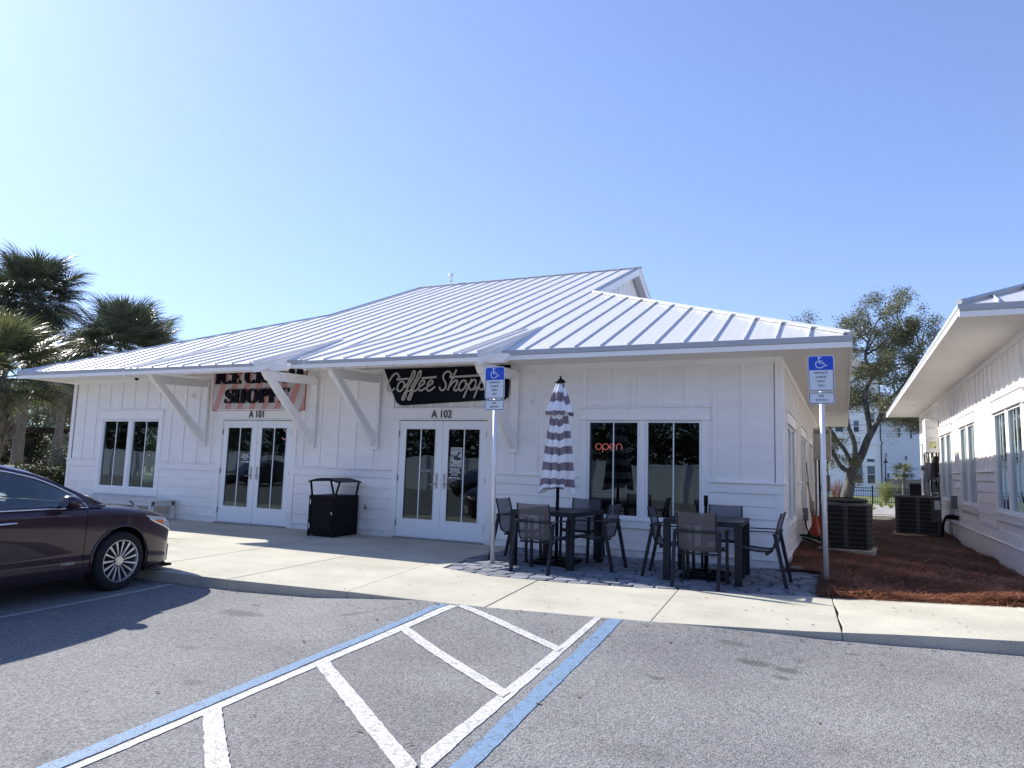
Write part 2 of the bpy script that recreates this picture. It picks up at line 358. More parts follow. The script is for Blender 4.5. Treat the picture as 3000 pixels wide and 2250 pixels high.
def grid_mesh(name, X, fy, D_, fz, m, smooth=True):
    V = []; F = []; nx = len(X); nd = len(D_)
    for x in X:
        for d in D_:
            y = fy(x)-d; V.append((x, y, fz(x, y)))
    for i in range(nx-1):
        for j in range(nd-1):
            a = i*nd+j; F.append([a, a+1, a+nd+1, a+nd])
    me = bpy.data.meshes.new(name); me.from_pydata(V, [], F); me.update(); me.materials.append(m)
    if smooth: me.polygons.foreach_set('use_smooth', [True]*len(me.polygons))
    return me
X = list(np.concatenate([np.arange(-60, -10, 5), np.arange(-10, 3, 0.15), np.arange(3, 41, 3)]))
Dd = [-0.06, 0, .05, .1, .15, .2, .3, .4, .5, .6, .7, .8, 1, 1.2, 1.4, 1.7, 2, 3, 4, 5, 6, 8, 12, 20, 35]
me = grid_mesh('parking_lot', X, curb_y, Dd, zlot, ASPH); me.flip_normals()
tag(obj('parking_lot', me), 'grey weathered asphalt parking lot in front of the shops', kind='structure')
# far ground: one sheet to the horizon, stepped down beneath the lot
GRND = mat('sandy_ground', (0.30, 0.27, 0.21), 0.95, var=0.35, vscale=0.6, bump=0.4, bscale=30, color2=(0.10, 0.13, 0.05))
V = []; F = []
xs = [-600, -200, -80, -40, -18, 0, 5, 20, 60, 200, 600]; ys = [-600, -200, -60, -20, -8, -1.0, 0.3, 5, 16, 17.2, 40, 100, 300, 700]
for x in xs:
    for y in ys: V.append((x, y, -0.35 if y < 0 else (-0.03 if y <= 17.3 else -0.03)))
for i in range(len(xs)-1):
    for j in range(len(ys)-1):
        a = i*len(ys)+j; F.append([a, a+len(ys), a+len(ys)+1, a+1])
me = bpy.data.meshes.new('ground'); me.from_pydata(V, [], F); me.materials.append(GRND)
tag(obj('ground', me), 'sandy planted ground spreading behind the shops', kind='structure')
GRAV = mat('pale_gravel', (0.36, 0.34, 0.31), 0.95, var=0.5, vscale=60, bump=0.8, bscale=90)
m_ = MB(); m_.poly([(-1.2, 16.6, -0.012), (9, 16.6, -0.012), (9, 29.2, -0.012), (-1.2, 29.2, -0.012)])
tag(m_.build('gravel_path', GRAV), 'pale gravel strip between the two shop buildings and the black fence', kind='structure')
LAWN = mat('lawn', (0.12, 0.15, 0.05), 0.95, var=0.4, vscale=8, bump=0.8, bscale=60)
m_ = MB(); m_.poly([(-12, 29.2, -0.008), (14, 29.2, -0.008), (14, 47.5, -0.008), (-12, 47.5, -0.008)])
tag(m_.build('lawn', LAWN), 'strip of lawn behind the black metal fence', kind='structure')
m_ = MB(); m_.box(-0.82, 2.3, 16.9, 17.25, -0.1, 0.03)
tag(m_.build('concrete_edging', CONC, bevel=0.01), 'pale concrete edging strip at the back end of the pine straw bed', kind='structure')

# painted lines
LINEW = mat('white_line_paint', (0.66, 0.66, 0.64), 0.7, color2=(0.36, 0.36, 0.355), vscale=42, bump=0.4, bscale=90, detail=8)
LINEB = mat('blue_line_paint', (0.15, 0.28, 0.46), 0.7, color2=(0.15, 0.20, 0.27), vscale=42, bump=0.4, bscale=90, detail=8)
LINEO = mat('old_line_paint', (0.5, 0.5, 0.5), 0.75, color2=(0.22, 0.22, 0.22), vscale=45, bump=0.4, bscale=90, detail=8)
def crackle(m):
    n, l = m.node_tree.nodes, m.node_tree.links; b = n['Principled BSDF']; tc = n['Texture Coordinate']
    src = b.inputs['Base Color'].links[0].from_socket
    v = n.new('ShaderNodeTexVoronoi'); v.feature = 'DISTANCE_TO_EDGE'; v.inputs['Scale'].default_value = 11
    nz = n.new('ShaderNodeTexNoise'); nz.inputs['Scale'].default_value = 9; nz.inputs['Detail'].default_value = 5
    l.new(tc.outputs['Object'], nz.inputs['Vector'])
    mm = n.new('ShaderNodeMixRGB'); mm.inputs[0].default_value = 0.16; l.new(tc.outputs['Object'], mm.inputs[1]); l.new(nz.outputs['Color'], mm.inputs[2])
    l.new(mm.outputs[0], v.inputs['Vector'])
    r = n.new('ShaderNodeValToRGB'); r.color_ramp.elements[0].color = (0.3, 0.3, 0.3, 1); r.color_ramp.elements[1].color = (1, 1, 1, 1)
    r.color_ramp.elements[0].position = 0.0; r.color_ramp.elements[1].position = 0.035; l.new(v.outputs['Distance'], r.inputs[0])
    mx = n.new('ShaderNodeMixRGB'); mx.blend_type = 'MULTIPLY'; mx.inputs[0].default_value = 0.75; l.new(src, mx.inputs[1]); l.new(r.outputs[0], mx.inputs[2])
    l.new(mx.outputs[0], b.inputs['Base Color'])
crackle(LINEW); crackle(LINEB)
ml = bpy.data.objects.new('parking_markings', None); COL.objects.link(ml); tag(ml, kind='structure'); ml['label'] = 'painted white and blue parking bay lines on the asphalt'
def paint(name, A, B, m, lift=0.004):
    """quad strip between polyline A and polyline B, draped on the lot"""
    def res(P, k):
        P = np.array(P, float); d = np.r_[0, np.cumsum(np.hypot(*np.diff(P, axis=0).T))] if len(P) < 9 else np.arange(len(P)); t = np.linspace(0, d[-1], k)
        return np.c_[np.interp(t, d, P[:, 0]), np.interp(t, d, P[:, 1])]
    k = 30; a = res(A, k); b = res(B, k); V = []; F = []
    for i in range(k):
        for q in range(4):
            t = q/3; x, y = a[i]*(1-t)+b[i]*t
            if q in (0, 3):
                x += random.uniform(-.004, .004); y += random.uniform(-.004, .004)
            V.append((x, y, zlot(x, y)+lift))
    for i in range(k-1):
        for q in range(3): F.append([i*4+q, i*4+q+1, i*4+q+5, i*4+q+4])
    me = bpy.data.meshes.new(name); me.from_pydata(V, [], F); me.materials.append(m); me.update()
    if me.polygons[0].normal.z < 0: me.flip_normals()
    return obj(name, me, ml)
BL =  [[(-3.401, -8.877), (-3.417, -8.722), (-3.435, -8.55), (-3.455, -8.362), (-3.476, -8.153), (-3.5, -7.921), (-3.527, -7.66), (-3.558, -7.366), (-3.592, -7.032), (-3.63, -6.65), (-3.662, -6.225), (-3.655, -5.793), (-3.594, -5.38), (-3.554, -4.868)], [(-3.301, -8.821), (-3.318, -8.666), (-3.336, -8.496), (-3.356, -8.309), (-3.378, -8.103), (-3.403, -7.873), (-3.431, -7.616), (-3.462, -7.326), (-3.497, -6.997), (-3.536, -6.623), (-3.568, -6.207), (-3.563, -5.786), (-3.509, -5.382), (-3.471, -4.892)]]
WL =  [[(-3.28, -8.809), (-3.297, -8.654), (-3.315, -8.485), (-3.335, -8.299), (-3.358, -8.093), (-3.382, -7.864), (-3.41, -7.608), (-3.441, -7.319), (-3.476, -6.992), (-3.515, -6.62), (-3.547, -6.206), (-3.543, -5.788), (-3.491, -5.387), (-3.451, -4.904)], [(-3.228, -8.779), (-3.243, -8.624), (-3.259, -8.455), (-3.277, -8.268), (-3.296, -8.062), (-3.318, -7.833), (-3.343, -7.577), (-3.37, -7.288), (-3.401, -6.962), (-3.435, -6.591), (-3.461, -6.18), (-3.45, -5.767), (-3.394, -5.37), (-3.35, -4.89)]]
WR =  [[(-2.071, -4.647), (-2.069, -5.016), (-2.086, -5.298), (-2.097, -5.568), (-2.096, -5.846), (-2.082, -6.13), (-2.062, -6.402), (-2.041, -6.655), (-2.022, -6.885), (-2.005, -7.095), (-1.989, -7.287), (-1.974, -7.463), (-1.96, -7.625), (-1.947, -7.775)], [(-2.009, -4.633), (-2.002, -5.042), (-2.014, -5.355), (-2.017, -5.662), (-2.004, -5.981), (-1.98, -6.295), (-1.954, -6.586), (-1.929, -6.849), (-1.907, -7.086), (-1.887, -7.3), (-1.869, -7.494), (-1.852, -7.671), (-1.837, -7.833), (-1.823, -7.983)]]
BR =  [[(-1.944, -4.629), (-1.935, -5.044), (-1.944, -5.362), (-1.942, -5.677), (-1.925, -6.003), (-1.899, -6.322), (-1.871, -6.616), (-1.846, -6.88), (-1.823, -7.116), (-1.802, -7.33), (-1.783, -7.524), (-1.766, -7.7), (-1.751, -7.862), (-1.736, -8.01)], [(-1.822, -4.601), (-1.812, -5.013), (-1.821, -5.327), (-1.821, -5.635), (-1.807, -5.955), (-1.783, -6.27), (-1.758, -6.561), (-1.735, -6.823), (-1.713, -7.059), (-1.694, -7.272), (-1.677, -7.466), (-1.661, -7.642), (-1.647, -7.803), (-1.633, -7.951)]]
paint('blue_line', *BL, LINEB); paint('white_line', *WL, LINEW); paint('white_line', *WR, LINEW); paint('blue_line', *BR, LINEB)
for A, B in (([(-3.335,-7.88),(-2.60,-8.52)], [(-3.33,-7.75),(-2.50,-8.46)]), ([(-3.437,-6.80),(-1.86,-8.052)], [(-3.434,-6.66),(-1.90,-7.880)]),
             ([(-3.446,-5.716),(-1.985,-6.76)], [(-3.42,-5.62),(-1.985,-6.635)]), ([(-3.373,-4.905),(-2.055,-5.621)], [(-3.30,-4.845),(-2.055,-5.519)])):
    paint('white_hatch_line', A, B, LINEW, 0.008)
paint('old_white_line', [(-6.70,-8.2),(-6.766,-7.015),(-6.952,-5.12)], [(-6.62,-8.2),(-6.69,-7.015),(-6.86,-5.12)], LINEO)

# sidewalk slabs
side = bpy.data.objects.new('sidewalk', None); COL.objects.link(side); tag(side, kind='structure'); side['label'] = 'pale concrete sidewalk with kerb along the shop fronts'
def offset_poly(P, d):
    n = len(P); out = []
    for i in range(n):
        p0, p1, p2 = Vector(P[i-1]), Vector(P[i]), Vector(P[(i+1) % n])
        e1 = (p1-p0).normalized(); e2 = (p2-p1).normalized(); n1 = Vector((-e1.y, e1.x)); n2 = Vector((-e2.y, e2.x))
        k = (n1+n2); k = k/max(0.35, k.dot(k)/2) if k.length > 1e-6 else n1
        out.append(tuple(p1 + k*d))
    return out
def slab(P):
    area = sum(P[i-1][0]*P[i][1]-P[i][0]*P[i-1][1] for i in range(len(P)))
    if area < 0: P = P[::-1]
    a = offset_poly(P, 0.003); b = offset_poly(P, 0.005); c = offset_poly(P, 0.011)
    n = len(P); s = MB()
    dz = random.uniform(-.0015, .0015)
    for R_, z in ((a, -0.30), (a, -0.010), (b, -0.003), (c, dz)): s.v += [(p[0], p[1], z+rise(p[0], p[1])) for p in R_]
    for r in range(3):
        for i in range(n):
            j = (i+1) % n; s.f.append([r*n+i, r*n+j, (r+1)*n+j, (r+1)*n+i])
    s.f.append([3*n+i for i in range(n)])
    return s.build('concrete_slab', CONC, side)
def curbpts(x0, x1):
    xs = sorted([x for x in np.arange(math.ceil(x0/0.35)*0.35, x1, 0.35) if x0+.05 < x < x1-.05])
    return [(x0, curb_y(x0))] + [(float(x), curb_y(x)) for x in xs] + [(x1, curb_y(x1))]
Lx = [-30, -10, -8.2, -6.5, -4.95]; Ly = [-2.9, -2.69, -2.39, -2.15, -1.9]
def Li(x): return (x, float(np.interp(x, Lx, Ly)))
outer = [(-4.74, -2.8), (-3.95, -3.06), (-3.09, -3.0), (-2.35, -2.84), (-1.75, -2.66), (-1.12, -2.5), (-0.33, -2.21)]
def oy(x): return float(np.interp(x, [p[0] for p in outer], [p[1] for p in outer]))
br = [(-30, -30), (-20, -20), (-16.3, -16.1), (-13.4, -13.2), (-10.0, -9.75), (-7.98, -7.66), (-6.45, -6.18)]
for (a, b), (c, d) in zip(br[:-1], br[1:]):
    slab([Li(c), Li(a)] + curbpts(b, d))
slab([(-5.2, -1.94), Li(-6.45)] + curbpts(-6.18, -4.67))
slab([(-5.2, -1.94), (-4.95, -1.90), (-4.9, -1.84), (-4.74, -2.8), (-3.95, -3.06), (-3.32, oy(-3.32))][::-1] + curbpts(-4.67, -3.11))
slab([(-3.32, oy(-3.32)), (-3.09, -3.0), (-2.35, -2.84), (-1.74, oy(-1.74))][::-1] + curbpts(-3.11, -1.59))
slab([(-1.74, oy(-1.74)), (-1.12, -2.5), (-0.33, -2.21), (-.16, -2.16)][::-1] + curbpts(-1.59, -.05))
crk = [(-.16, -2.16), (-.13, -2.61), (-.085, -2.975), (-.09, -3.322), (-.05, -3.733)]
slab([(1.508, -2.22)] + crk + curbpts(-.05, 1.835))
slab([(4.03, -1.83), (1.508, -2.22)] + curbpts(1.835, 5.0))
slab([(12, 1.0), (4.03, -1.83)] + curbpts(5.0, 13))
bb = [(-30, -30), (-20, -20), (-16.3, -16.3), (-13.4, -13.4), (-10.95, -11.0)]
for (a, b), (c, d) in zip(bb[:-1], bb[1:]): slab([(c, 0.0), (a, 0.0), Li(b), Li(d)])
slab([(-8.45, 0), (-10.95, 0), Li(-11.0), Li(-9.5), Li(-7.98)])
slab([(-6.5, 0), (-8.45, 0), Li(-7.98), Li(-6.45)])
slab([(-4.93, 0), (-6.5, 0), Li(-6.45), (-5.2, -1.94), (-4.95, -1.9)])

# paver patio
PAV = mat('bluestone_paver', (0.185, 0.20, 0.235), 0.85, var=0.3, vscale=16, bump=0.5, bscale=60)
def _objrand(m, lo, hi):
    n, l = m.node_tree.nodes, m.node_tree.links; b = n['Principled BSDF']
    src = b.inputs['Base Color'].links[0].from_socket if b.inputs['Base Color'].links else None
    oi = n.new('ShaderNodeObjectInfo'); mr = n.new('ShaderNodeMapRange'); mr.inputs['To Min'].default_value = lo; mr.inputs['To Max'].default_value = hi
    hv = n.new('ShaderNodeHueSaturation'); l.new(oi.outputs['Random'], mr.inputs[0]); l.new(mr.outputs[0], hv.inputs['Value'])
    if src: l.new(src, hv.inputs['Color'])
    else: hv.inputs['Color'].default_value = b.inputs['Base Color'].default_value
    l.new(hv.outputs[0], b.inputs['Base Color'])
_objrand(PAV, 0.72, 1.35)
patio = bpy.data.objects.new('paver_patio', None); COL.objects.link(patio); tag(patio, kind='structure'); patio['label'] = 'blue grey tumbled paver patio under the tables'
SANDJ = mat('joint_sand', (0.10, 0.10, 0.10), 0.95, var=0.3, vscale=40)
s = MB(); s.poly([(-4.73, -2.78, -0.022)] + [(p[0], p[1]+.02, -0.022) for p in outer[1:]] + [(-0.3, -0.17, -0.022), (-0.78, 0.0, -0.022), (-4.93, 0.0, -0.022), (-4.97, -0.9, -0.022), (-4.9, -1.84, -0.022)])
s.build('joint_sand', SANDJ, patio)
pm = []
for k in range(5):
    n = 12; ring = []
    for i in range(n):
        a = 2*PI*(i+.5)/n; cx = math.copysign(min(1, abs(math.cos(a))*1.18), math.cos(a)); cy = math.copysign(min(1, abs(math.sin(a))*1.18), math.sin(a))
        ring.append((cx*.5+random.uniform(-.02, .02), cy*.5+random.uniform(-.02, .02)))
    s = MB()
    for sc, z in ((1.0, -0.05), (1.0, -0.012), (.965, -0.002), (.90, 0.003)): s.v += [(x*sc, y*sc, z) for x, y in ring]
    for r in range(3):
        for i in range(n): j = (i+1) % n; s.f.append([r*n+i, r*n+j, (r+1)*n+j, (r+1)*n+i])
    s.f.append([3*n+i for i in range(n)])
    pm.append(s.mesh('paver', PAV))
def left_x(y): return float(np.interp(y, [-2.8, -1.84, -.9, 0], [-4.74, -4.9, -4.97, -4.93]))
row = 0; rows = 19; prow = 0.162
while row < rows:
    x = -4.97 + random.uniform(0, .12)
    while x < -0.2:
        w_ = random.choice((.2, .25, .3)) if row else .24
        xc = x+w_/2; fo = oy(min(max(xc, -4.74), -.33)); yb = fo + .085 + row*prow
        ang = math.atan2(oy(min(xc+.1, -.33))-oy(max(xc-.1, -4.74)), .2) if -4.6 < xc < -.4 else 0.15
        lim = -0.05 if xc < -0.8 else -0.25
        x += w_+.004
        if yb > lim or xc-.04 < left_x(yb) or xc > (-.27): continue
        o = bpy.data.objects.new('paver', random.choice(pm)); COL.objects.link(o); o.parent = patio
        o.location = (xc, yb, random.uniform(-.004, .004)); o.scale = (w_*.985, prow*.97, 1); o.rotation_euler = (random.uniform(-.01, .01), random.uniform(-.01, .01), ang+random.uniform(-.03, .03))
    row += 1

# pine straw bed
STRAW = mat('pine_straw', (0.30, 0.115, 0.058), 0.75, island=0.8, color2=(.13, .045, .025), vscale=1.6, spec=0.3)
STRAWB = mat('pine_straw_base', (0.045, 0.015, 0.009), 0.95, var=0.5, vscale=12, bump=1.0, bscale=50)
def bed_z(x, y):
    return 0.03+0.035*math.sin(1.7*x+.6)*math.cos(1.1*y)+0.02*math.sin(5*x+3*y)+0.03*max(0, min(1, (y-1)/6))+ rise(x, y)
def bed_front(x): return float(np.interp(x, [-.27, 1.595, 2.33, 4.03, 6.13], [-2.12, -2.19, -2.15, -1.8, -1.1]))
def in_bed(x, y):
    if y < bed_front(x) or y > 16.9: return False
    if y > -0.0: return -0.83 < x < 2.25
    if x < -0.27: return (y > -0.2 and x > -0.8)
    return x < 7
V = []; F = []; gx = np.arange(-0.85, 7.0, .13); idx = {}
gy = np.concatenate([np.arange(0, 6, .13), np.arange(6, 17, .4)])
for i, x in enumerate(gx):
    for j, t in enumerate(gy):
        y0 = bed_front(max(x, -.27))+0.02; y = y0+t
        if y > 16.9: y = 16.9
        V.append((x, y, bed_z(x, y)+random.uniform(-.012, .012) if t > 0 else rise(x, y)+0.004)); idx[i, j] = len(V)-1
for i in range(len(gx)-1):
    for j in range(len(gy)-1):
        xc = gx[i]+.06; yc = V[idx[i, j]][1]+.06
        if in_bed(xc, yc) or (xc > -.27 and j < 2): F.append([idx[i, j], idx[i+1, j], idx[i+1, j+1], idx[i, j+1]])
me = bpy.data.meshes.new('pine_straw_bed'); me.from_pydata(V, [], F); me.materials.append(STRAWB)
me.polygons.foreach_set('use_smooth', [True]*len(me.polygons))
bed = tag(obj('pine_straw_bed', me), 'bed of reddish brown pine straw between the two shop buildings', 'pine straw', kind='stuff')
N = 60000; Q = []
while len(Q) < N:
    x = random.uniform(-.85, 4.5); y = bed_front(max(x, -.27)) + (abs(random.gauss(0, 2.2)) if random.random() < .75 else random.uniform(0, 18)) - .03
    if not in_bed(x, max(y, bed_front(max(x, -.27))+.001)): continue
    z = bed_z(x, y) + random.uniform(-.005, .035) if y > bed_front(max(x, -.27))+.05 else rise(x, y)+random.uniform(0.0, .03)
    a = random.uniform(0, 2*PI) if random.random() < .5 else random.gauss(0.2, .5); L = random.uniform(.05, .12); ti = random.gauss(0, .22); wd = random.uniform(.0016, .0032)
    dx, dy, dz = math.cos(a)*L, math.sin(a)*L, math.sin(ti)*L
    px, py = -math.sin(a)*wd, math.cos(a)*wd
    Q.append(((x-dx+px, y-dy+py, z-dz), (x-dx-px, y-dy-py, z-dz), (x+dx-px, y+dy-py, z+dz+.003), (x+dx+px, y+dy+py, z+dz+.003)))
o = obj('pine_needles', fast_quads('pine_needles', Q, STRAW), bed); o['kind'] = 'stuff'
# ------------------------------------------------------------------ building walls (local frame: x along the wall, y into the wall, z up)
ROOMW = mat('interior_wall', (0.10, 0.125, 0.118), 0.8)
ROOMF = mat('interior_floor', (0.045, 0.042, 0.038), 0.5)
def make_window(wall, u0, u1, zo=0.0, sx=1.0):
    """paired casement window with casing, header and apron; u0..u1 = casing outer edges"""
    zb, zt = 0.575+zo, 2.11+zo; cw = 0.105; um = (u0+u1)/2
    s = MB()
    win = bpy.data.objects.new('window', None); COL.objects.link(win); win.parent = wall
    for a, b in ((u0, u0+cw), (u1-cw, u1), (um-.045, um+.045)): s = MB(); s.box(a, b, -0.030, 0.06, zb, zt); s.build('casing', TRIM, win, bevel=0.003, seg=1)
    s = MB(); s.box(u0-.012, u1+.012, -0.038, 0.06, zt+.024, zt+.195); s.box(u0-.035, u1+.035, -0.062, 0.06, zt+.195, zt+.218); s.box(u0-.03, u1+.03, -0.056, 0.06, zt, zt+.024)
    s.build('header', TRIM, win, bevel=0.003, seg=1)
    s = MB(); s.box(u0-.01, u1+.01, -0.048, 0.06, zb-.035, zb); s.box(u0+.0, u1-.0, -0.034, 0.06, zb-.14, zb-.035)
    s.build('apron', TRIM, win, bevel=0.003, seg=1)
    for a, b in ((u0+cw+.002, um-.047), (um+.047, u1-cw-.002)):
        f = 0.036; s = MB()
        s.box(a, a+f, -0.016, 0.05, zb+.002, zt-.002); s.box(b-f, b, -0.016, 0.05, zb+.002, zt-.002)
        s.box(a+f, b-f, -0.016, 0.05, zb+.002, zb+.002+f+.006); s.box(a+f, b-f, -0.016, 0.05, zt-.002-f, zt-.002)
        sa = s.build('sash', VINYL, win, bevel=0.003, seg=1)
        c = (a+b)/2
        for p, q in ((a+f, c), (c, b-f)):
            s = MB(); s.poly([(p, 0.018, zb+.03), (q, 0.018, zb+.03), (q, 0.018, zt-.03), (p, 0.018, zt-.03)]); s.build('pane', GLASS, win)
        s = MB(); s.box(c-.0085, c+.0085, 0.008, 0.028, zb+.04, zt-.038); s.build('muntin', VINYL, win)
    return win

def make_doors(wall, u0, u1, closer=False):
    """double glazed door; u0..u1 = outer edges of the two leaves"""
    cw = 0.13; s = MB()
    s.box(u0-cw-.012, u0-.014, -0.032, 0.06, -.02, 2.11); s.box(u1+.014, u1+cw+.012, -0.032, 0.06, -.02, 2.11)
    s.box(u0-.012, u0-.003, -0.012, 0.08, 0.0, 2.098); s.box(u1+.003, u1+.012, -0.012, 0.08, 0.0, 2.098); s.box(u0-.003, u1+.003, -0.012, 0.08, 2.085, 2.098)
    dw = s.build('doorway', TRIM, wall, bevel=0.003, seg=1)
    s = MB(); s.box(u0-cw-.03, u1+cw+.03, -0.040, 0.06, 2.134, 2.305); s.box(u0-cw-.05, u1+cw+.05, -0.066, 0.06, 2.305, 2.328); s.box(u0-cw-.045, u1+cw+.045, -0.058, 0.06, 2.11, 2.134)
    s.build('header', TRIM, dw, bevel=0.003, seg=1)
    s = MB(); s.box(u0-.02, u1+.02, -0.10, 0.06, 0.001, 0.022); s.build('threshold', mat('threshold_metal', (.30, .29, .28), .45, .7), dw, bevel=0.004)
    um = (u0+u1)/2
    for k, (a, b) in enumerate(((u0, um-.002), (um+.002, u1))):
        st = 0.125; g0, g1, z0, z1 = a+st, b-st, 0.335, 1.958; s = MB()
        s.box(a, g0, -.006, .038, .024, 2.084); s.box(g1, b, -.006, .038, .024, 2.084); s.box(g0, g1, -.006, .038, .024, z0); s.box(g0, g1, -.006, .038, z1, 2.084)
        s.box(g0-.0, g0+.012, -.011, -.006, z0, z1)
        s.box(g1-.012, g1, -.011, -.006, z0, z1); s.box(g0+.012, g1-.012, -.011, -.006, z0, z0+.012); s.box(g0+.012, g1-.012, -.011, -.006, z1-.012, z1)
        if k == 0: s.box(b-.02, b+.02, -.020, -.0062, .03, 2.08)
        leaf = s.build('door', VINYL, wall, bevel=0.002, seg=1)
        c = (g0+g1)/2
        for p, q in ((g0, c), (c, g1)):
            s = MB(); s.poly([(p, 0.012, z0-.01), (q, 0.012, z0-.01), (q, 0.012, z1+.01), (p, 0.012, z1+.01)]); s.build('pane', GLASS, leaf)
        s = MB(); s.box(c-.009, c+.009, .003, .022, z0, z1); s.build('muntin', VINYL, leaf)
        hx = b-.075 if k == 0 else a+.075; sg = -1 if k == 0 else 1
        s = MB(); s.box(hx-.019, hx+.019, -.018, -.007, .90, 1.165); s.tube([(hx, -.018, .98), (hx, -.062, .98), (hx+sg*.03, -.068, .978), (hx+sg*.115, -.066, .965)], .009, 8)
        s.tube([(hx, -.014, 1.10), (hx, -.028, 1.10)], .014, 10)
        s.build('handle', mat('satin_nickel', (.42, .40, .38), .32, .9), leaf, bevel=.003)
        ex = a-.006 if k == 0 else b+.006
        for hz in (.26, 1.06, 1.86):
            s = MB(); s.tube([(ex, -.014, hz-.055), (ex, -.014, hz+.055)], .008, 8); s.build('hinge', mat('hinge_bronze', (.12, .10, .09), .45, .8), leaf)
    return dw

def make_wall(parent, name, L, origin, ang, windows=(), doors=(), zo=0.0, ztop=3.08, corner=True, b0=None, near=True, plinth=-0.3, ext=0.0):
    """windows/doors: list of (u0,u1) outer casing extents"""
    zt = ztop
    ops = sorted([(a, b, 0.50+zo, 2.31+zo) for a, b in windows] + [(a-.145, b+.145, -1, 2.31) for a, b in doors])
    s = MB(); x = 0.0
    for a, b, z0, z1 in ops:
        a2, b2 = a+.03, b-.03
        s.box(x, a2, 0, .10, plinth, zt)
        if z0 > 0: s.box(a2, b2, 0, .10, plinth, z0-.0)
        s.box(a2, b2, 0, .10, z1-.05, zt); x = b2
    s.box(x, L, 0, .10, plinth, zt)
    wl = s.build(name, SIDING, parent); wl.location = origin; wl.rotation_euler = (0, 0, ang)
    # free spans between casings
    def spans(lo, hi, keep):
        out = []; x = lo
        for a, b in keep:
            if a-x > .03: out.append((x, a))
            x = max(x, b)
        if hi-x > .03: out.append((x, hi))
        return out
    wk = [(a, b) for a, b in windows]; dk = [(a-.145, b+.145) for a, b in doors]
    allk = sorted(wk+dk); lo, hi = 0.085, L-0.085
    for z0, z1 in ((.858, 1.04), (.675, .858), (.483, .675), (.288, .483), (.122, .288)):
        keep = sorted([k for k in wk if not (z1 <= .44)] + dk)
        for a, b in spans(lo, hi, keep):
            s = MB(); P = [(a, -.024, z0+zo), (b, -.024, z0+zo), (b, -.0005, z0+zo), (a, -.0005, z0+zo), (a, -.010, z1-.001+zo), (b, -.010, z1-.001+zo), (b, -.0005, z1-.001+zo), (a, -.0005, z1-.001+zo)]
            s.hexa(P); s.build('lap_board', SIDING, wl, bevel=.002, seg=1)
    for a, b in spans(-.06*ext, L+.06*ext, allk):
        s = MB(); s.box(a+.001, b-.001, -.055, -.001, 1.182+zo, 1.206+zo); s.build('belt_ledge', TRIM, wl, bevel=.004, seg=1)
    for a, b in spans(-.036*ext, L+.036*ext, allk):
        s = MB(); s.box(a+.001, b-.001, -.030, -.001, 1.042+zo, 1.181+zo); s.build('belt_board', TRIM, wl, bevel=.002, seg=1)
    for a, b in spans(-.05*ext, L+.05*ext, dk):
        s = MB(); s.box(a+.001, b-.001, -.045, -.001, .098+zo, .121+zo); s.box(a+.001, b-.001, -.030, -.001, plinth+.02, .097+zo); s.build('base_board', TRIM, wl, bevel=.004, seg=1)
    for a, b in ((-.026*ext, .084), (L-.084, L+.026*ext)):
        s = MB(); s.box(a, b, -.027, -.0008, .122+zo, 1.041+zo); s.box(a, b, -.027, -.0008, 1.207+zo, zt-.005); s.build('corner_board', TRIM, wl, bevel=.003, seg=1)
    s = MB(); s.box(.086, L-.086, -.022, -.0008, zt-.13, zt-.005); s.build('frieze_board', TRIM, wl, bevel=.003, seg=1)
    x = (b0 if b0 is not None else .42)
    while x < L-.12:
        zlow = 1.207+zo; skip = False
        for a, b in windows:
            if a-.06 < x < b+.06: zlow = 2.33+zo
        for a, b in doors:
            if a-.20 < x < b+.20: zlow = 2.33+zo
        s = MB(); s.box(x-.030, x+.030, -.024, -.0008, zlow, zt-.131); s.build('batten', TRIM, wl, bevel=.003, seg=1)
        x += .4145
    for a, b in windows: make_window(wl, a, b, zo)
    for a, b in doors: make_doors(wl, a, b)
    return wl

# ------------------------------------------------------------------ main shop building
BX0, BX1, BD = -16.70, -0.82, 15.3
shop = thing('shop_building', 'long white board and batten shop with metal roof and both glazed double doors', 'building', (0, 0, 0))
fu = lambda x: x-BX0
FW = make_wall(shop, 'front_wall', BX1-BX0, (BX0, 0, 0), 0.0, windows=[(fu(-15.675), fu(-13.595)), (fu(-3.875), fu(-1.845))], doors=[(fu(-11.77), fu(-9.935)), (fu(-7.378), fu(-5.598))], b0=fu(-16.27), ext=1.0)
RW = make_wall(shop, 'side_wall', BD, (BX1, 0, 0), PI/2, windows=[(.72, 2.78), (4.45, 6.65), (8.1, 10.3)], b0=.30)
make_wall(shop, 'side_wall', BD, (BX0, BD, 0), -PI/2, windows=[(11.5, 13.5)], b0=.30)
s = MB(); s.box(BX0+.01, BX1-.01, BD-.1, BD, -.3, 3.08); s.build('rear_wall', SIDING, shop)
s = MB()   # rooms
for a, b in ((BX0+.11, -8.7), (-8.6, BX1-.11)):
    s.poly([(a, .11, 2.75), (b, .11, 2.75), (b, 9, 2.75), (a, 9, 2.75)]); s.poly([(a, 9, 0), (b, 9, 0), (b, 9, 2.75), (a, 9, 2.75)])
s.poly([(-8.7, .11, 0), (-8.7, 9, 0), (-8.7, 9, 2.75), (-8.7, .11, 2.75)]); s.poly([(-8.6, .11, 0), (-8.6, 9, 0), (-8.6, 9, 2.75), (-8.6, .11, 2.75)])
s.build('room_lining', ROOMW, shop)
s = MB(); s.poly([(BX0+.1, .09, .02), (BX1-.1, .09, .02), (BX1-.1, 9, .02), (BX0+.1, 9, .02)]); s.build('room_floor', ROOMF, shop)
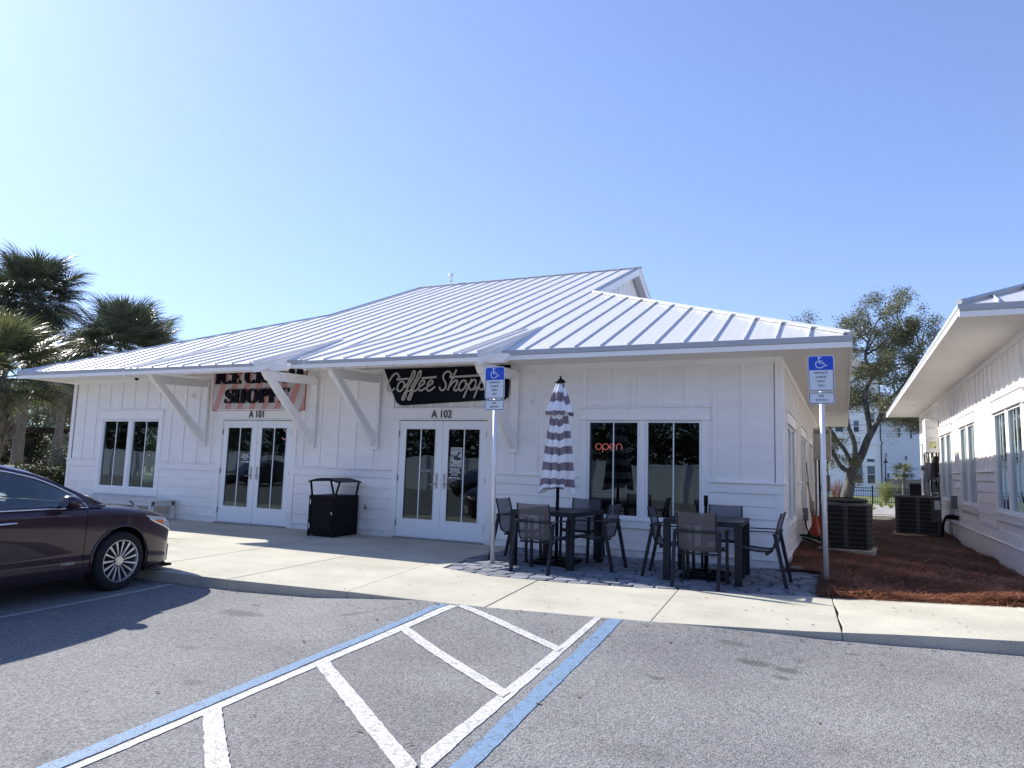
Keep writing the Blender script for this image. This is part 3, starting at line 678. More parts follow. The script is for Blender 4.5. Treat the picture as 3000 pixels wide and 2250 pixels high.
# counters inside
s = MB(); s.box(-6.9, -3.0, 4.2, 4.9, .02, 1.05); s.box(-13.8, -10.2, 3.8, 4.5, .02, 1.1); s.box(-6.9, -3.0, 8.3, 8.7, 1.2, 1.24); s.build('shop_counter', mat('counter', (.12, .11, .10), .5), shop)

# roof of the shop -------------------------------------------------
SL = 5/12; XE0, XE1, YE, ZE = -17.5, 0.12, -0.90, 3.16
YR = 8.45; ZR = ZE+SL*(YR-YE); YB = BD+.9; XR0, XR1 = -12.55, -5.2
TJ1 = XE1-XR1; TJ0 = XR0-XE0                      # where the hips meet the rakes
PS = .3456; PY1, PZ1 = .67, ZE+SL*(.67-YE); PYE = -1.70; PZE = PZ1-PS*(PY1-PYE)
PORCH = [(-12.73, -9.36), (-8.22, -4.93)]
def zf(y): return ZE+SL*(y-YE)
def zp(y): return PZE+PS*(y-PYE)
s = MB(); e = .02
def P(x, y, z): return (x, y, z-e)
z1, z0 = zf(YE+TJ1), zf(YE+TJ0)
s.poly([P(XE0, YE, ZE), P(XE1, YE, ZE), P(XR1, YE+TJ1, z1), P(XR1, YR, ZR), P(XR0, YR, ZR), P(XR0, YE+TJ0, z0)])
bs = (ZR-ZE)/(YB-YR)
yb1, yb0 = YB-(z1-ZE)/bs, YB-(z0-ZE)/bs
s.poly([P(XE1, YB, ZE), P(XE0, YB, ZE), P(XR0, yb0, z0), P(XR0, YR, ZR), P(XR1, YR, ZR), P(XR1, yb1, z1)])
s.poly([P(XE1, YE, ZE), P(XE1, YB, ZE), P(XR1, yb1, z1), P(XR1, YE+TJ1, z1)]); s.poly([P(XE0, YB, ZE), P(XE0, YE, ZE), P(XR0, YE+TJ0, z0), P(XR0, yb0, z0)])
RF = s.build('roof', ROOFM, shop)
# gable ends
def gable(x, sx, ya, yb, zj):
    g = MB(); xi = x-sx*.30
    g.poly([(xi, ya+.02, zj-.02), (xi, yb-.02, zj-.02), (xi, YR, ZR-.06)]); gb = g.build('gable_wall', SIDING, RF)
    g = MB()
    for y in np.arange(ya+.5, yb-.3, .4145):
        zt = ZR-.1-(YR-y)*SL if y < YR else ZR-.1-(y-YR)*bs
        if zt > zj+.1: g.box(min(xi, xi+sx*.02), max(xi, xi+sx*.02), y-.028, y+.028, zj-.01, zt)
    g.build('gable_battens', TRIM, RF)['kind'] = 'stuff'
    g = MB()
    for (y0, za, y1, zb) in ((ya, zj, YR, ZR), (yb, zj, YR, ZR)):
        g.prism([(x-sx*.03, y0, za-.015), (x-sx*.03, y1, zb-.015), (x-sx*.03, y1, zb-.20), (x-sx*.03, y0+(.35 if y0 < y1 else -.35), za-.03)], (sx*.035, 0, 0))
    g.build('rake_board', TRIM, RF)
gable(XR1, 1, YE+TJ1, yb1, z1); gable(XR0, -1, YE+TJ0, yb0, z0)
def panel(parent, x0, x1, ya, yb0_, yb1_, zfun, rib0=True, dz=0.0):
    """one pan of roofing with its standing rib on the left edge"""
    s = MB(); b = len(s.v)
    s.v += [(x0, ya, zfun(ya)+dz), (x1, ya, zfun(ya)+dz), (x1, yb1_, zfun(yb1_)+dz), (x0, yb0_, zfun(yb0_)+dz), (x0, ya, zfun(ya)+dz-.012), (x1, ya, zfun(ya)+dz-.012)]
    s.f += [[0, 1, 2, 3], [4, 5, 1, 0]]
    if rib0 and yb0_-ya > .1:
        r = .008; h = .030
        s.hexa([(x0-r, ya, zfun(ya)+dz), (x0+r, ya, zfun(ya)+dz), (x0+r, yb0_, zfun(yb0_)+dz), (x0-r, yb0_, zfun(yb0_)+dz),
                (x0-r, ya, zfun(ya)+dz+h), (x0+r, ya, zfun(ya)+dz+h), (x0+r, yb0_, zfun(yb0_)+dz+h), (x0-r, yb0_, zfun(yb0_)+dz+h)])
    return s.build('roof_panel', ROOFM, parent)
def ytop(x):
    if XR0 <= x <= XR1: return YR
    return YE+(XE1-x) if x > XR1 else YE+(x-XE0)
pw = .4125; x = -4.106
while x < XE1: x += pw
edges = []
while x > XE0-pw: edges.append(x); x -= pw
edges = sorted(edges + [XE0, XE1, XR0+1e-4, XR1-1e-4] + [p for q in PORCH for p in q])
edges = [e for e in edges if XE0 <= e <= XE1]
ee = [edges[0]]
for v in edges[1:]:
    if v-ee[-1] > .06 or v in (XE1,) or any(abs(v-p) < 1e-6 for q in PORCH for p in q) or abs(v-XR0) < 1e-3 or abs(v-XR1) < 1e-3: ee.append(v)
for a, b in zip(ee[:-1], ee[1:]):
    if b-a < .004: continue
    mid = (a+b)/2; inp = any(q[0] <= mid <= q[1] for q in PORCH); ya = PY1 if inp else YE
    ta, tb = (ytop(a+1e-3), ytop(b-1e-3))
    if mid > XR1: ta, tb = YE+(XE1-a), YE+(XE1-b)
    elif mid < XR0: ta, tb = YE+(a-XE0), YE+(b-XE0)
    ta, tb = max(ta, ya+.001), max(tb, ya+.001)
    rib = min(abs((a+4.106)/pw-round((a+4.106)/pw)), 1) < .02
    panel(RF, a, b, ya, ta, tb, zf, rib0=rib)
# hip and ridge caps
CAPM = mat('cap_metal', (.55, .57, .60), .4, .4)
def cap(p0, p1): s = MB(); s.tube([p0, p1], .055, 6, flat=.55); s.build('ridge_cap', CAPM, RF)
cap((XE1, YE, ZE+.03), (XR1, YE+TJ1, z1+.04)); s = MB(); s.tube([(XE0, YE, ZE+.012), (XR0, YE+TJ0, z0+.012), (XR0, YR, ZR+.012)], .026, 5); s.build('ridge_cap', CAPM, RF); cap((XR0-.06, YR, ZR+.02), (XR1+.06, YR, ZR+.02)); cap((XE1, YB, ZE+.03), (XR1, yb1, z1+.04))
s = MB(); s.tube([(XR1, YE+TJ1, z1+.01), (XR1, YR, ZR+.01)], .03, 4); s.tube([(XR1, YR, ZR+.01), (XR1, yb1, z1+.01)], .03, 4)
s.build('rake_trim', CAPM, RF)
# soffit, fascia and drip edge
for a, b in ((XE0+.02, PORCH[0][0]), (PORCH[0][1], PORCH[1][0]), (PORCH[1][1], XE1-.02)): s = MB(); s.box(a, b, YE+.02, -.001, 3.045, 3.062); s.build('soffit', SOFFIT, shop)
for a, b in PORCH:
    s = MB(); s.box(a, b, .002, .10, 3.075, 3.50); s.build('porch_wall_top', SIDING, shop)
    for x_ in (a, b-.02): s = MB(); s.box(x_, x_+.02, YE+.02, -.001, 3.045, 3.14); s.build('soffit_return', SOFFIT, shop)
for a, b in ((BX1+.001, XE1-.02), (XE0+.02, BX0-.001)): s = MB(); s.box(a, b, .0, YB-.02, 3.045, 3.062); s.build('soffit', SOFFIT, shop)
SEAM = mat('soffit_vent', (.35, .34, .32), .8)
def fascia(parent, x0, x1, y, zt, hd=.085, hb=.075):
    s = MB(); s.box(x0, x1, y, y+.02, zt-hd-hb, zt-hd); s.build('fascia', TRIM, parent, bevel=.003, seg=1)
    s = MB(); s.box(x0, x1, y-.012, y+.02, zt-hd+.002, zt-.002); s.build('drip_edge', GUTTER, parent, bevel=.004, seg=1)
fascia(RF, XE0, PORCH[0][0], YE, ZE); fascia(RF, PORCH[0][1], PORCH[1][0], YE, ZE); fascia(RF, PORCH[1][1], XE1-.0, YE, ZE)
s = MB(); s.box(XE1-.02, XE1, YE+.021, YB, ZE-.125, ZE-.05); s.box(XE0, XE0+.02, YE+.021, YB, ZE-.125, ZE-.05); s.build('side_fascia', TRIM, RF, bevel=.003, seg=1)
s = MB(); s.box(XE1-.02, XE1+.012, YE-.01, YB, ZE-.048, ZE+.005); s.box(XE0-.012, XE0+.02, YE-.01, YB, ZE-.048, ZE+.005); s.build('side_drip_edge', GUTTER, RF)

# porch roofs, brackets
BRX = [[-12.31, -9.39], [-7.905, -5.066]]
def scroll(y, z, d, h, n=7):
    """curved timber end profile going forward (-y) and down"""
    out = []
    for i in range(n+1):
        a = PI/2*i/n; out.append((y - d*math.sin(a)*.5, z - h*.5 + (h*.5)*math.cos(a) - h*.5*0))
    return out
for (px0, px1), bxs in zip(PORCH, BRX):
    pr_ = MB(); pr_.hexa([(px0, PYE, PZE-.035), (px1, PYE, PZE-.035), (px1, PY1, PZ1-.035), (px0, PY1, PZ1-.035), (px0, PYE, PZE-.008), (px1, PYE, PZE-.008), (px1, PY1, PZ1-.008), (px0, PY1, PZ1-.008)])
    pr = pr_.build('porch_roof', SOFFIT, shop)
    xs_ = [px0]+[v for v in edges if px0+.05 < v < px1-.05]+[px1]
    for a, b in zip(xs_[:-1], xs_[1:]): panel(pr, a, b, PYE-.01, PY1, PY1, zp, rib0=True)
    s = MB(); r = .012
    s.hexa([(px1-r, PYE-.01, PZE), (px1, PYE-.01, PZE), (px1, PY1, PZ1), (px1-r, PY1, PZ1), (px1-r, PYE-.01, PZE+.045), (px1, PYE-.01, PZE+.045), (px1, PY1, PZ1+.045), (px1-r, PY1, PZ1+.045)]); s.build('rake_rib', ROOFM, pr)
    fascia(pr, px0, px1, PYE, PZE, .06, .07)
    for x, sg in ((px0, -1), (px1, 1)):
        # rake board and metal trim, closing down to the main roof
        s = MB(); t = .018*sg
        s.prism([(x, PYE, zp(PYE)-.065), (x, PY1, zp(PY1)-.065), (x, PY1, zp(PY1)-.10), (x, -.95, zp(-.95)-.185), (x, PYE, zp(PYE)-.175)], (t, 0, 0)); s.build('rake_board', TRIM, pr)
        s = MB(); t = .024*sg
        s.prism([(x, PYE-.012, zp(PYE)-.0635), (x, PY1, zp(PY1)-.0635), (x, PY1, zp(PY1)+.004), (x, PYE-.012, zp(PYE)+.004)], (t, 0, 0)); s.build('rake_trim', mat('rake_trim_metal', (.66, .67, .70), .4, .35), pr)
    # rafters with curved tails
    k = 0; xr = px0+.10
    nr = 7; step = (px1-px0-.2)/(nr-1)
    for i in range(nr):
        x = px0+.1+i*step; tail = [(x, PYE+.03, zp(PYE+.03)-.045)]
        for a in range(7):
            t = a/6*PI/2; tail.append((x, PYE+.03+.10*math.sin(t), zp(PYE+.1)-.075-.10*(1-math.cos(t))))
        tail += [(x, 0.0, zp(0)-.20), (x, 0.0, zp(0)-.045)]
        s = MB(); s.prism([(x-.02, p[1], p[2]) for p in tail], (.04, 0, 0)); s.build('rafter', TRIM, pr)
    zb = 2.90; yb_ = -1.30
    s = MB(); s.box(bxs[0]-.24, bxs[1]+.38, yb_-.055, yb_+.055, zb, zb+.135); s.build('porch_beam', TRIM, pr, bevel=.006)
    for ex, sg in ((bxs[1]+.38, 1), (bxs[0]-.24, -1)):
        pts = [(0, .135), (.075, .135), (.075, .085), (.06, .075), (.06, .06), (.045, .035), (.02, .012), (0, 0)]
        s = MB(); P_ = [(ex+sg*p[0], yb_-.055, zb+p[1]) for p in pts]; s.prism(P_, (0, .11, 0)); s.build('beam_end', TRIM, pr)
    for x in bxs:
        s = MB(); s.box(x-.07, x+.07, -.075, -.020, 1.56, 2.93); br_ = s.build('bracket', TRIM, shop, bevel=.005)
        zt = zb-.003; s = MB()
        prof = [(-.076, zt+.06), (-.076, zt-.10), (-1.30, zt-.165), (-1.345, zt-.155), (-1.37, zt-.12), (-1.405, zt-.085), (-1.415, zt-.06), (-1.44, zt-.04), (-1.44, zt)]
        s.prism([(x-.055, p[0], p[1]) for p in prof], (.11, 0, 0)); s.build('bracket_beam', TRIM, br_, bevel=.004)
        s = MB(); s.prism([(x-.045, -1.31, zt-.155), (x-.045, -1.13, zt-.145), (x-.045, -.076, 1.83), (x-.045, -.076, 1.65), (x-.045, -.12, 1.63)], (.09, 0, 0)); s.build('brace', TRIM, br_, bevel=.004)

# ------------------------------------------------------------------ second shop building on the right
ZB = .29
shop2 = thing('shop_building', 'second white board and batten shop at the right edge with a sunlit side wall', 'building', (2.2, 0, 0))
B2 = 15.0
W2 = make_wall(shop2, 'side_wall', B2, (0, B2, 0), -PI/2, windows=[(B2-2.72, B2-.52), (B2-6.46, B2-4.40), (B2-9.82, B2-7.60), (B2-14.7, B2-13.2)], zo=ZB, ztop=3.08+ZB, b0=.30)
s = MB(); s.box(0.01, 16, 0, .1, -.3, 3.37); s.build('front_wall', SIDING, shop2)
s = MB(); s.box(0.01, 16, B2-.1, B2-.01, -.3, 3.37); s.box(15.9, 16, .1, B2-.1, -.3, 3.37); s.build('rear_wall', SIDING, shop2)
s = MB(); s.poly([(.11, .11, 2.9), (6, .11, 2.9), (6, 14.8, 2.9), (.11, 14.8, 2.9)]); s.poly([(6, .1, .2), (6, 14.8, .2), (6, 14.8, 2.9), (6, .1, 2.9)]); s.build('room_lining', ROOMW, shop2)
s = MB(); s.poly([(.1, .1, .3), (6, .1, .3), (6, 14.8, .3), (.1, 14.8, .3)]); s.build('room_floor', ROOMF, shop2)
xe, ye, ze, yb2 = -.90, -1.0, 3.46, B2+.9
s = MB(); s.box(xe+.02, .02, ye+.02, yb2-.02, 3.345, 3.362); s.box(.02, 16.9, ye+.02, .02, 3.345, 3.362); s.build('soffit', SOFFIT, shop2)
s = MB(); D2 = (yb2-ye)/2; e = .02
s.poly([(xe, ye, ze-e), (17, ye, ze-e), (17-D2, ye+D2, ze+SL*D2-e), (xe+D2, ye+D2, ze+SL*D2-e)]); s.poly([(xe, yb2, ze-e), (xe, ye, ze-e), (xe+D2, ye+D2, ze+SL*D2-e)])
s.poly([(17, ye, ze-e), (17, yb2, ze-e), (17-D2, ye+D2, ze+SL*D2-e)]); s.poly([(17, yb2, ze-e), (xe, yb2, ze-e), (xe+D2, ye+D2, ze+SL*D2-e), (17-D2, ye+D2, ze+SL*D2-e)])
RF2 = s.build('roof', ROOFM, shop2)
zf2 = lambda y: ze+SL*(y-ye)
x = xe; k = 0
while x < 7:
    b = x+pw; mx_ = ye+D2
    panel(RF2, x, b, ye, min(mx_, ye+max(x-xe, .001)), min(mx_, ye+(b-xe)), zf2, rib0=True); x = b
y = ye; s = MB()
while y < ye+D2*2-.4:      # west slope ribs
    d = min(y-ye, yb2-y)
    if d > .1: s.hexa([(xe, y-.009, ze), (xe+d, y-.009, ze+SL*d), (xe+d, y+.009, ze+SL*d), (xe, y+.009, ze), (xe, y-.009, ze+.04), (xe+d, y-.009, ze+SL*d+.04), (xe+d, y+.009, ze+SL*d+.04), (xe, y+.009, ze+.04)])
    y += pw
o = s.build('roof_ribs', ROOFM, RF2); o['kind'] = 'stuff'
s = MB(); s.tube([(xe, ye, ze+.03), (xe+D2, ye+D2, ze+SL*D2+.03)], .055, 6, flat=.55); s.build('ridge_cap', MT['cap_metal'], RF2)
fascia(RF2, xe, 17, ye, ze); 
s = MB(); s.box(xe, xe+.02, ye+.021, yb2, ze-.125, ze-.05); s.build('side_fascia', TRIM, RF2, bevel=.003, seg=1)
s = MB(); s.box(xe-.012, xe+.02, ye-.01, yb2, ze-.048, ze+.005); s.build('side_drip_edge', GUTTER, RF2)
# soffit lights (small round) on both
for par, x, y, z in ((shop2, -.45, 11.5, 3.344), (shop, -.35, 9.5, 3.044)):
    s = MB(); s.lathe([(.07, -.004), (.075, 0)], 18, (x, y, z)); s.build('recessed_light', mat('recessed_trim', (.5, .5, .48), .5), par)
# rooftop weather gadget behind the ridge
wv = thing('roof_vent', 'small round sensor on a short post behind the roof ridge', 'vent', (-11.45, YR+.1, ZR-.05))
s = MB(); s.tube([(0, 0, 0), (0, 0, .32)], .02, 8); s.lathe([(.05, .2), (.055, .24), (.03, .27)], 12); s.build('post', GALV, wv)
s = MB(); s.lathe([(.0, .33), (.06, .34), (.085, .40), (.06, .46), (0, .47)], 14); s.build('sensor_head', GALV, wv, smooth=True)
# ------------------------------------------------------------------ signs
NAVY = mat('navy_letter', (0.004, 0.005, 0.014), 0.5, spec=.15)
SILVER = mat('brushed_letter', (0.52, 0.51, 0.48), 0.5, 0.1)
SIGNBLK = mat('gloss_black_sign', (0.004, 0.005, 0.010), 0.15, spec=.2)
def stripe_sign_mat():
    m = mat('pink_striped_print', (0.55, 0.5, 0.5), 0.4)
    n, l = m.node_tree.nodes, m.node_tree.links; b = n['Principled BSDF']; tc = n['Texture Coordinate']
    sp = n.new('ShaderNodeSeparateXYZ'); l.new(tc.outputs['Object'], sp.inputs[0])
    a = n.new('ShaderNodeMath'); a.operation = 'MULTIPLY_ADD'; a.inputs[1].default_value = -0.356; l.new(sp.outputs[2], a.inputs[0]); l.new(sp.outputs[0], a.inputs[2])
    d = n.new('ShaderNodeMath'); d.operation = 'DIVIDE'; d.inputs[1].default_value = 0.336; l.new(a.outputs[0], d.inputs[0])
    f = n.new('ShaderNodeMath'); f.operation = 'FRACT'; l.new(d.outputs[0], f.inputs[0])
    g = n.new('ShaderNodeMath'); g.operation = 'LESS_THAN'; g.inputs[1].default_value = 0.47; l.new(f.outputs[0], g.inputs[0])
    mx = n.new('ShaderNodeMixRGB'); mx.inputs[1].default_value = (0.60, 0.555, 0.56, 1); mx.inputs[2].default_value = (0.60, 0.29, 0.27, 1)
    l.new(g.outputs[0], mx.inputs[0]); l.new(mx.outputs[0], b.inputs['Base Color'])
    return m
ice = thing('shop_sign', 'pink and white striped sign board reading ICE CREAM SHOPPE above the left double door', 'sign', (-12.10, -0.035, 2.31))
s = MB(); s.box(0, 2.47, -.012, .012, 0, .90); s.build('sign_board', stripe_sign_mat(), ice, bevel=.002, seg=1)
s = MB(); s.box(-.012, 0, -.014, .014, -.012, .912); s.box(2.47, 2.482, -.014, .014, -.012, .912); s.box(0, 2.47, -.014, .014, -.012, 0); s.build('sign_edge', mat('rose_edge', (.32, .10, .10), .4), ice)
def glyph(ch):
    """heavy didone capitals: list of (points, widths, closed) in unit height, plus advance width"""
    G = []; R_ = lambda x0, x1, z0, z1: G.append(([((x0+x1)/2, z0), ((x0+x1)/2, z1)], x1-x0, False))
    bar = lambda x0, x1, z, t=.045: G.append(([(x0, z), (x1, z)], t, False))
    def ring(cx, cz, rx, rz, a0, a1, thick, thin, n=28, closed=False):
        P = []; W = []
        for i in range(n+(0 if closed else 1)):
            a = a0+(a1-a0)*i/n; P.append((cx+rx*math.cos(a), cz+rz*math.sin(a))); W.append(thin+(thick-thin)*abs(math.cos(a))**1.5)
        G.append((P, W, closed))
    if ch == 'I': R_(.10, .36, 0, 1); bar(0, .46, .022); bar(0, .46, .978); return G, .50
    if ch == 'H': R_(.08, .34, 0, 1); R_(.56, .82, 0, 1); bar(.34, .56, .5); bar(0, .42, .022); bar(0, .42, .978); bar(.48, .9, .022); bar(.48, .9, .978); return G, .94
    if ch == 'E':
        R_(.08, .34, 0, 1); bar(0, .72, .022); bar(0, .70, .978); bar(.3, .52, .5)
        G.append(([(.72, .01), (.66, .30)], [.11, .02], False)); G.append(([(.69, .99), (.65, .72)], [.10, .02], False)); G.append(([(.52, .38), (.52, .62)], .05, False)); return G, .76
    if ch == 'P': R_(.08, .34, 0, 1); bar(0, .42, .022); bar(0, .42, .978); ring(.36, .74, .25, .235, -PI/2, PI/2, .24, .045); return G, .74
    if ch == 'R':
        R_(.08, .34, 0, 1); bar(0, .42, .022); bar(0, .42, .978); ring(.36, .76, .24, .215, -PI/2, PI/2, .22, .045)
        G.append(([(.50, .52), (.60, .40), (.68, .15), (.82, .03)], [.14, .22, .22, .05], False)); return G, .84
    if ch == 'O': ring(.45, .5, .33, .475, 0, 2*PI, .25, .045, closed=True); return G, .92
    if ch == 'C':
        ring(.47, .5, .34, .475, rad(48), rad(312), .26, .045); G.append(([(.74, .99), (.72, .66)], [.11, .02], False)); G.append(([(.76, .02), (.72, .28)], [.09, .02], False)); return G, .84
    if ch == 'S':
        P = smooth_path([(.62, .80), (.52, .95), (.33, .97), (.15, .86), (.14, .70), (.32, .55), (.52, .42), (.60, .24), (.50, .06), (.30, .025), (.12, .08), (.06, .24)], 4)
        W = [.04+.20*max(0, math.sin(PI*min(1, max(0, (i/len(P)-.18)/.58))))**1.2 for i in range(len(P))]
        G.append((P, W, False)); G.append(([(.64, .99), (.61, .66)], [.10, .02], False)); G.append(([(.05, .01), (.07, .32)], [.10, .02], False)); return G, .72
    if ch == 'A': G.append(([(.08, 0), (.42, 1)], .05, False)); G.append(([(.38, 1), (.70, 0)], .25, False)); bar(.20, .56, .32); bar(0, .24, .022); bar(.50, .92, .022); return G, .94
    if ch == 'M': R_(.08, .13, 0, 1); G.append(([(.14, 1), (.46, .03)], .24, False)); G.append(([(.46, .03), (.76, 1)], .05, False)); R_(.74, 1.0, 0, 1); bar(0, .22, .022); bar(0, .24, .978); bar(.66, 1.08, .022); bar(.78, 1.08, .978); return G, 1.12
    return G, .35
def word(parent, txt, x0, x1, z0, h, y, m, th=.035):
    tot = sum(glyph(c)[1] for c in txt); k = (x1-x0)/tot; x = x0
    for c in txt:
        G, adv = glyph(c)
        if G:
            s = MB()
            for i, (P_, W_, cl) in enumerate(G):
                Pp = [(x+p[0]*k, z0+p[1]*h) for p in P_]; Wp = [w_*k*1.25 for w_ in W_] if isinstance(W_, list) else W_*(k*1.15 if abs(P_[0][0]-P_[-1][0]) < abs(P_[0][1]-P_[-1][1]) else h)
                s.strip(Pp, Wp, y-.0004*i, th, cl)
            s.build('letter', m, parent)
        x += adv*k
word(ice, 'ICE CREAM', .05, 2.43, .55, .285, -.055, NAVY)
word(ice, 'SHOPPE', .355, 2.10, .145, .285, -.055, NAVY)

cof = thing('shop_sign', 'black sign board with silver script reading Coffee Shoppe above the right double door', 'sign', (-6.5, -0.05, 2.7))
O_ = (-6.5, 2.7)
out = [(-7.80, 3.06), (-7.765, 3.052), (-7.708, 2.929), (-7.64, 2.78), (-7.573, 2.642), (-7.507, 2.505), (-7.457, 2.426), (-7.385, 2.382), (-7.316, 2.375), (-5.636, 2.45), (-5.25, 2.467), (-5.20, 2.50), (-5.19, 2.54), (-5.17, 3.06)]
s = MB(); s.prism([(p[0]-O_[0], .02, p[1]-O_[1]) for p in out], (0, -.025, 0)); s.build('sign_board', SIGNBLK, cof, bevel=.002, seg=1)
CSP = [[(-7.43,2.859),(-7.417,2.908),(-7.451,2.965),(-7.499,2.964),(-7.566,2.912),(-7.619,2.834),(-7.655,2.747),(-7.65,2.669),(-7.607,2.637),(-7.55,2.652),(-7.495,2.695)],[(-7.464,2.852),(-7.205,2.864)],[(-7.329,2.813),(-7.386,2.805),(-7.428,2.743),(-7.435,2.665),(-7.388,2.635),(-7.332,2.663),(-7.291,2.74),(-7.3,2.798),(-7.329,2.813)],[(-7.299,2.788),(-7.269,2.749),(-7.201,2.762)],[(-7.266,2.701),(-7.183,2.834),(-7.117,2.977),(-7.088,3.001),(-7.067,2.981),(-7.095,2.89),(-7.178,2.757),(-7.24,2.652),(-7.303,2.547),(-7.322,2.489),(-7.285,2.477),(-7.246,2.556),(-7.228,2.633),(-7.161,2.641),(-7.107,2.698)],[(-7.141,2.698),(-7.053,2.831),(-6.988,2.974),(-6.959,2.999),(-6.936,2.977),(-6.966,2.887),(-7.049,2.754),(-7.11,2.65),(-7.172,2.545),(-7.194,2.49),(-7.155,2.478),(-7.116,2.554),(-7.098,2.63),(-7.037,2.639),(-6.978,2.695)],[(-6.989,2.686),(-6.886,2.751),(-6.853,2.793),(-6.888,2.826),(-6.944,2.79),(-6.976,2.714),(-6.965,2.652),(-6.919,2.639),(-6.86,2.669),(-6.811,2.692)],[(-6.816,2.683),(-6.721,2.748),(-6.677,2.789),(-6.713,2.822),(-6.767,2.787),(-6.801,2.711),(-6.798,2.654),(-6.753,2.632),(-6.689,2.662),(-6.631,2.708)],[(-6.92,2.863),(-6.607,2.88)],[(-6.326,2.876),(-6.312,2.927),(-6.351,2.966),(-6.416,2.963),(-6.469,2.903),(-6.461,2.837),(-6.415,2.77),(-6.409,2.704),(-6.444,2.648),(-6.497,2.637),(-6.534,2.673),(-6.533,2.706)],[(-6.341,2.871),(-6.261,2.872),(-5.402,2.894)],[(-6.203,3.004),(-6.281,2.842),(-6.368,2.632)],[(-6.333,2.702),(-6.257,2.78),(-6.195,2.812),(-6.177,2.769),(-6.226,2.691),(-6.238,2.644),(-6.197,2.627),(-6.13,2.67)],[(-6.047,2.808),(-6.098,2.781),(-6.137,2.708),(-6.134,2.643),(-6.091,2.625),(-6.03,2.669),(-6.0,2.742),(-6.015,2.796),(-6.047,2.808)],[(-6.013,2.761),(-5.985,2.728),(-5.929,2.741)],[(-5.89,2.823),(-5.958,2.686),(-6.043,2.493)],[(-5.933,2.731),(-5.859,2.808),(-5.806,2.795),(-5.815,2.711),(-5.867,2.638),(-5.914,2.643),(-5.937,2.685)],[(-5.867,2.638),(-5.801,2.655),(-5.731,2.718)],[(-5.692,2.823),(-5.755,2.682),(-5.833,2.49)],[(-5.734,2.732),(-5.663,2.809),(-5.609,2.796),(-5.618,2.711),(-5.668,2.639),(-5.718,2.644),(-5.738,2.686)],[(-5.668,2.639),(-5.595,2.651),(-5.566,2.678)],[(-5.571,2.669),(-5.482,2.727),(-5.453,2.767),(-5.484,2.8),(-5.534,2.764),(-5.564,2.692),(-5.559,2.637),(-5.513,2.621),(-5.444,2.667)]]
grp = [('letter', [0, 1]), ('letter', [2, 3]), ('letter', [4]), ('letter', [5]), ('letter', [6, 8]), ('letter', [7]), ('letter', [9, 10]), ('letter', [11, 12]), ('letter', [13, 14]), ('letter', [15, 16, 17]), ('letter', [18, 19, 20]), ('letter', [21])]
q = 0
for nm, ids in grp:
    s = MB()
    for i in ids:
        P_ = [(p[0]-O_[0], p[1]-O_[1]) for p in CSP[i]]; st = len(P_) < 4
        P_ = P_ if st else smooth_path(P_, 4); s.strip(P_, .036 if i in (1, 8, 10) else .031, -.035-.0004*q, .012); q += 1
    s.build(nm, SILVER, cof)
s = MB()
for i in (0, 4, 5, 7, 9, 11, 13, 16, 19):
    p = CSP[i][1]; s.lathe([(.006, 0), (.006, .012)], 8, (0, 0, 0)) if False else s.tube([(p[0]-O_[0]+.02, -.03, p[1]-O_[1]), (p[0]-O_[0]+.02, .0, p[1]-O_[1])], .006, 6)
s.build('standoff_pins', GALV, cof)

for body, x, z, nm in (('A 101', -10.842, 2.216, 'left'), ('A 102', -6.49, 2.208, 'right')):
    t = text(None, 'door_number', body, .20, (x, -.052, z), BLACKP, ext=.006, sx=.86)
    tag(t, 'black door number %s on the white header over the %s double door' % (body, nm), 'number')

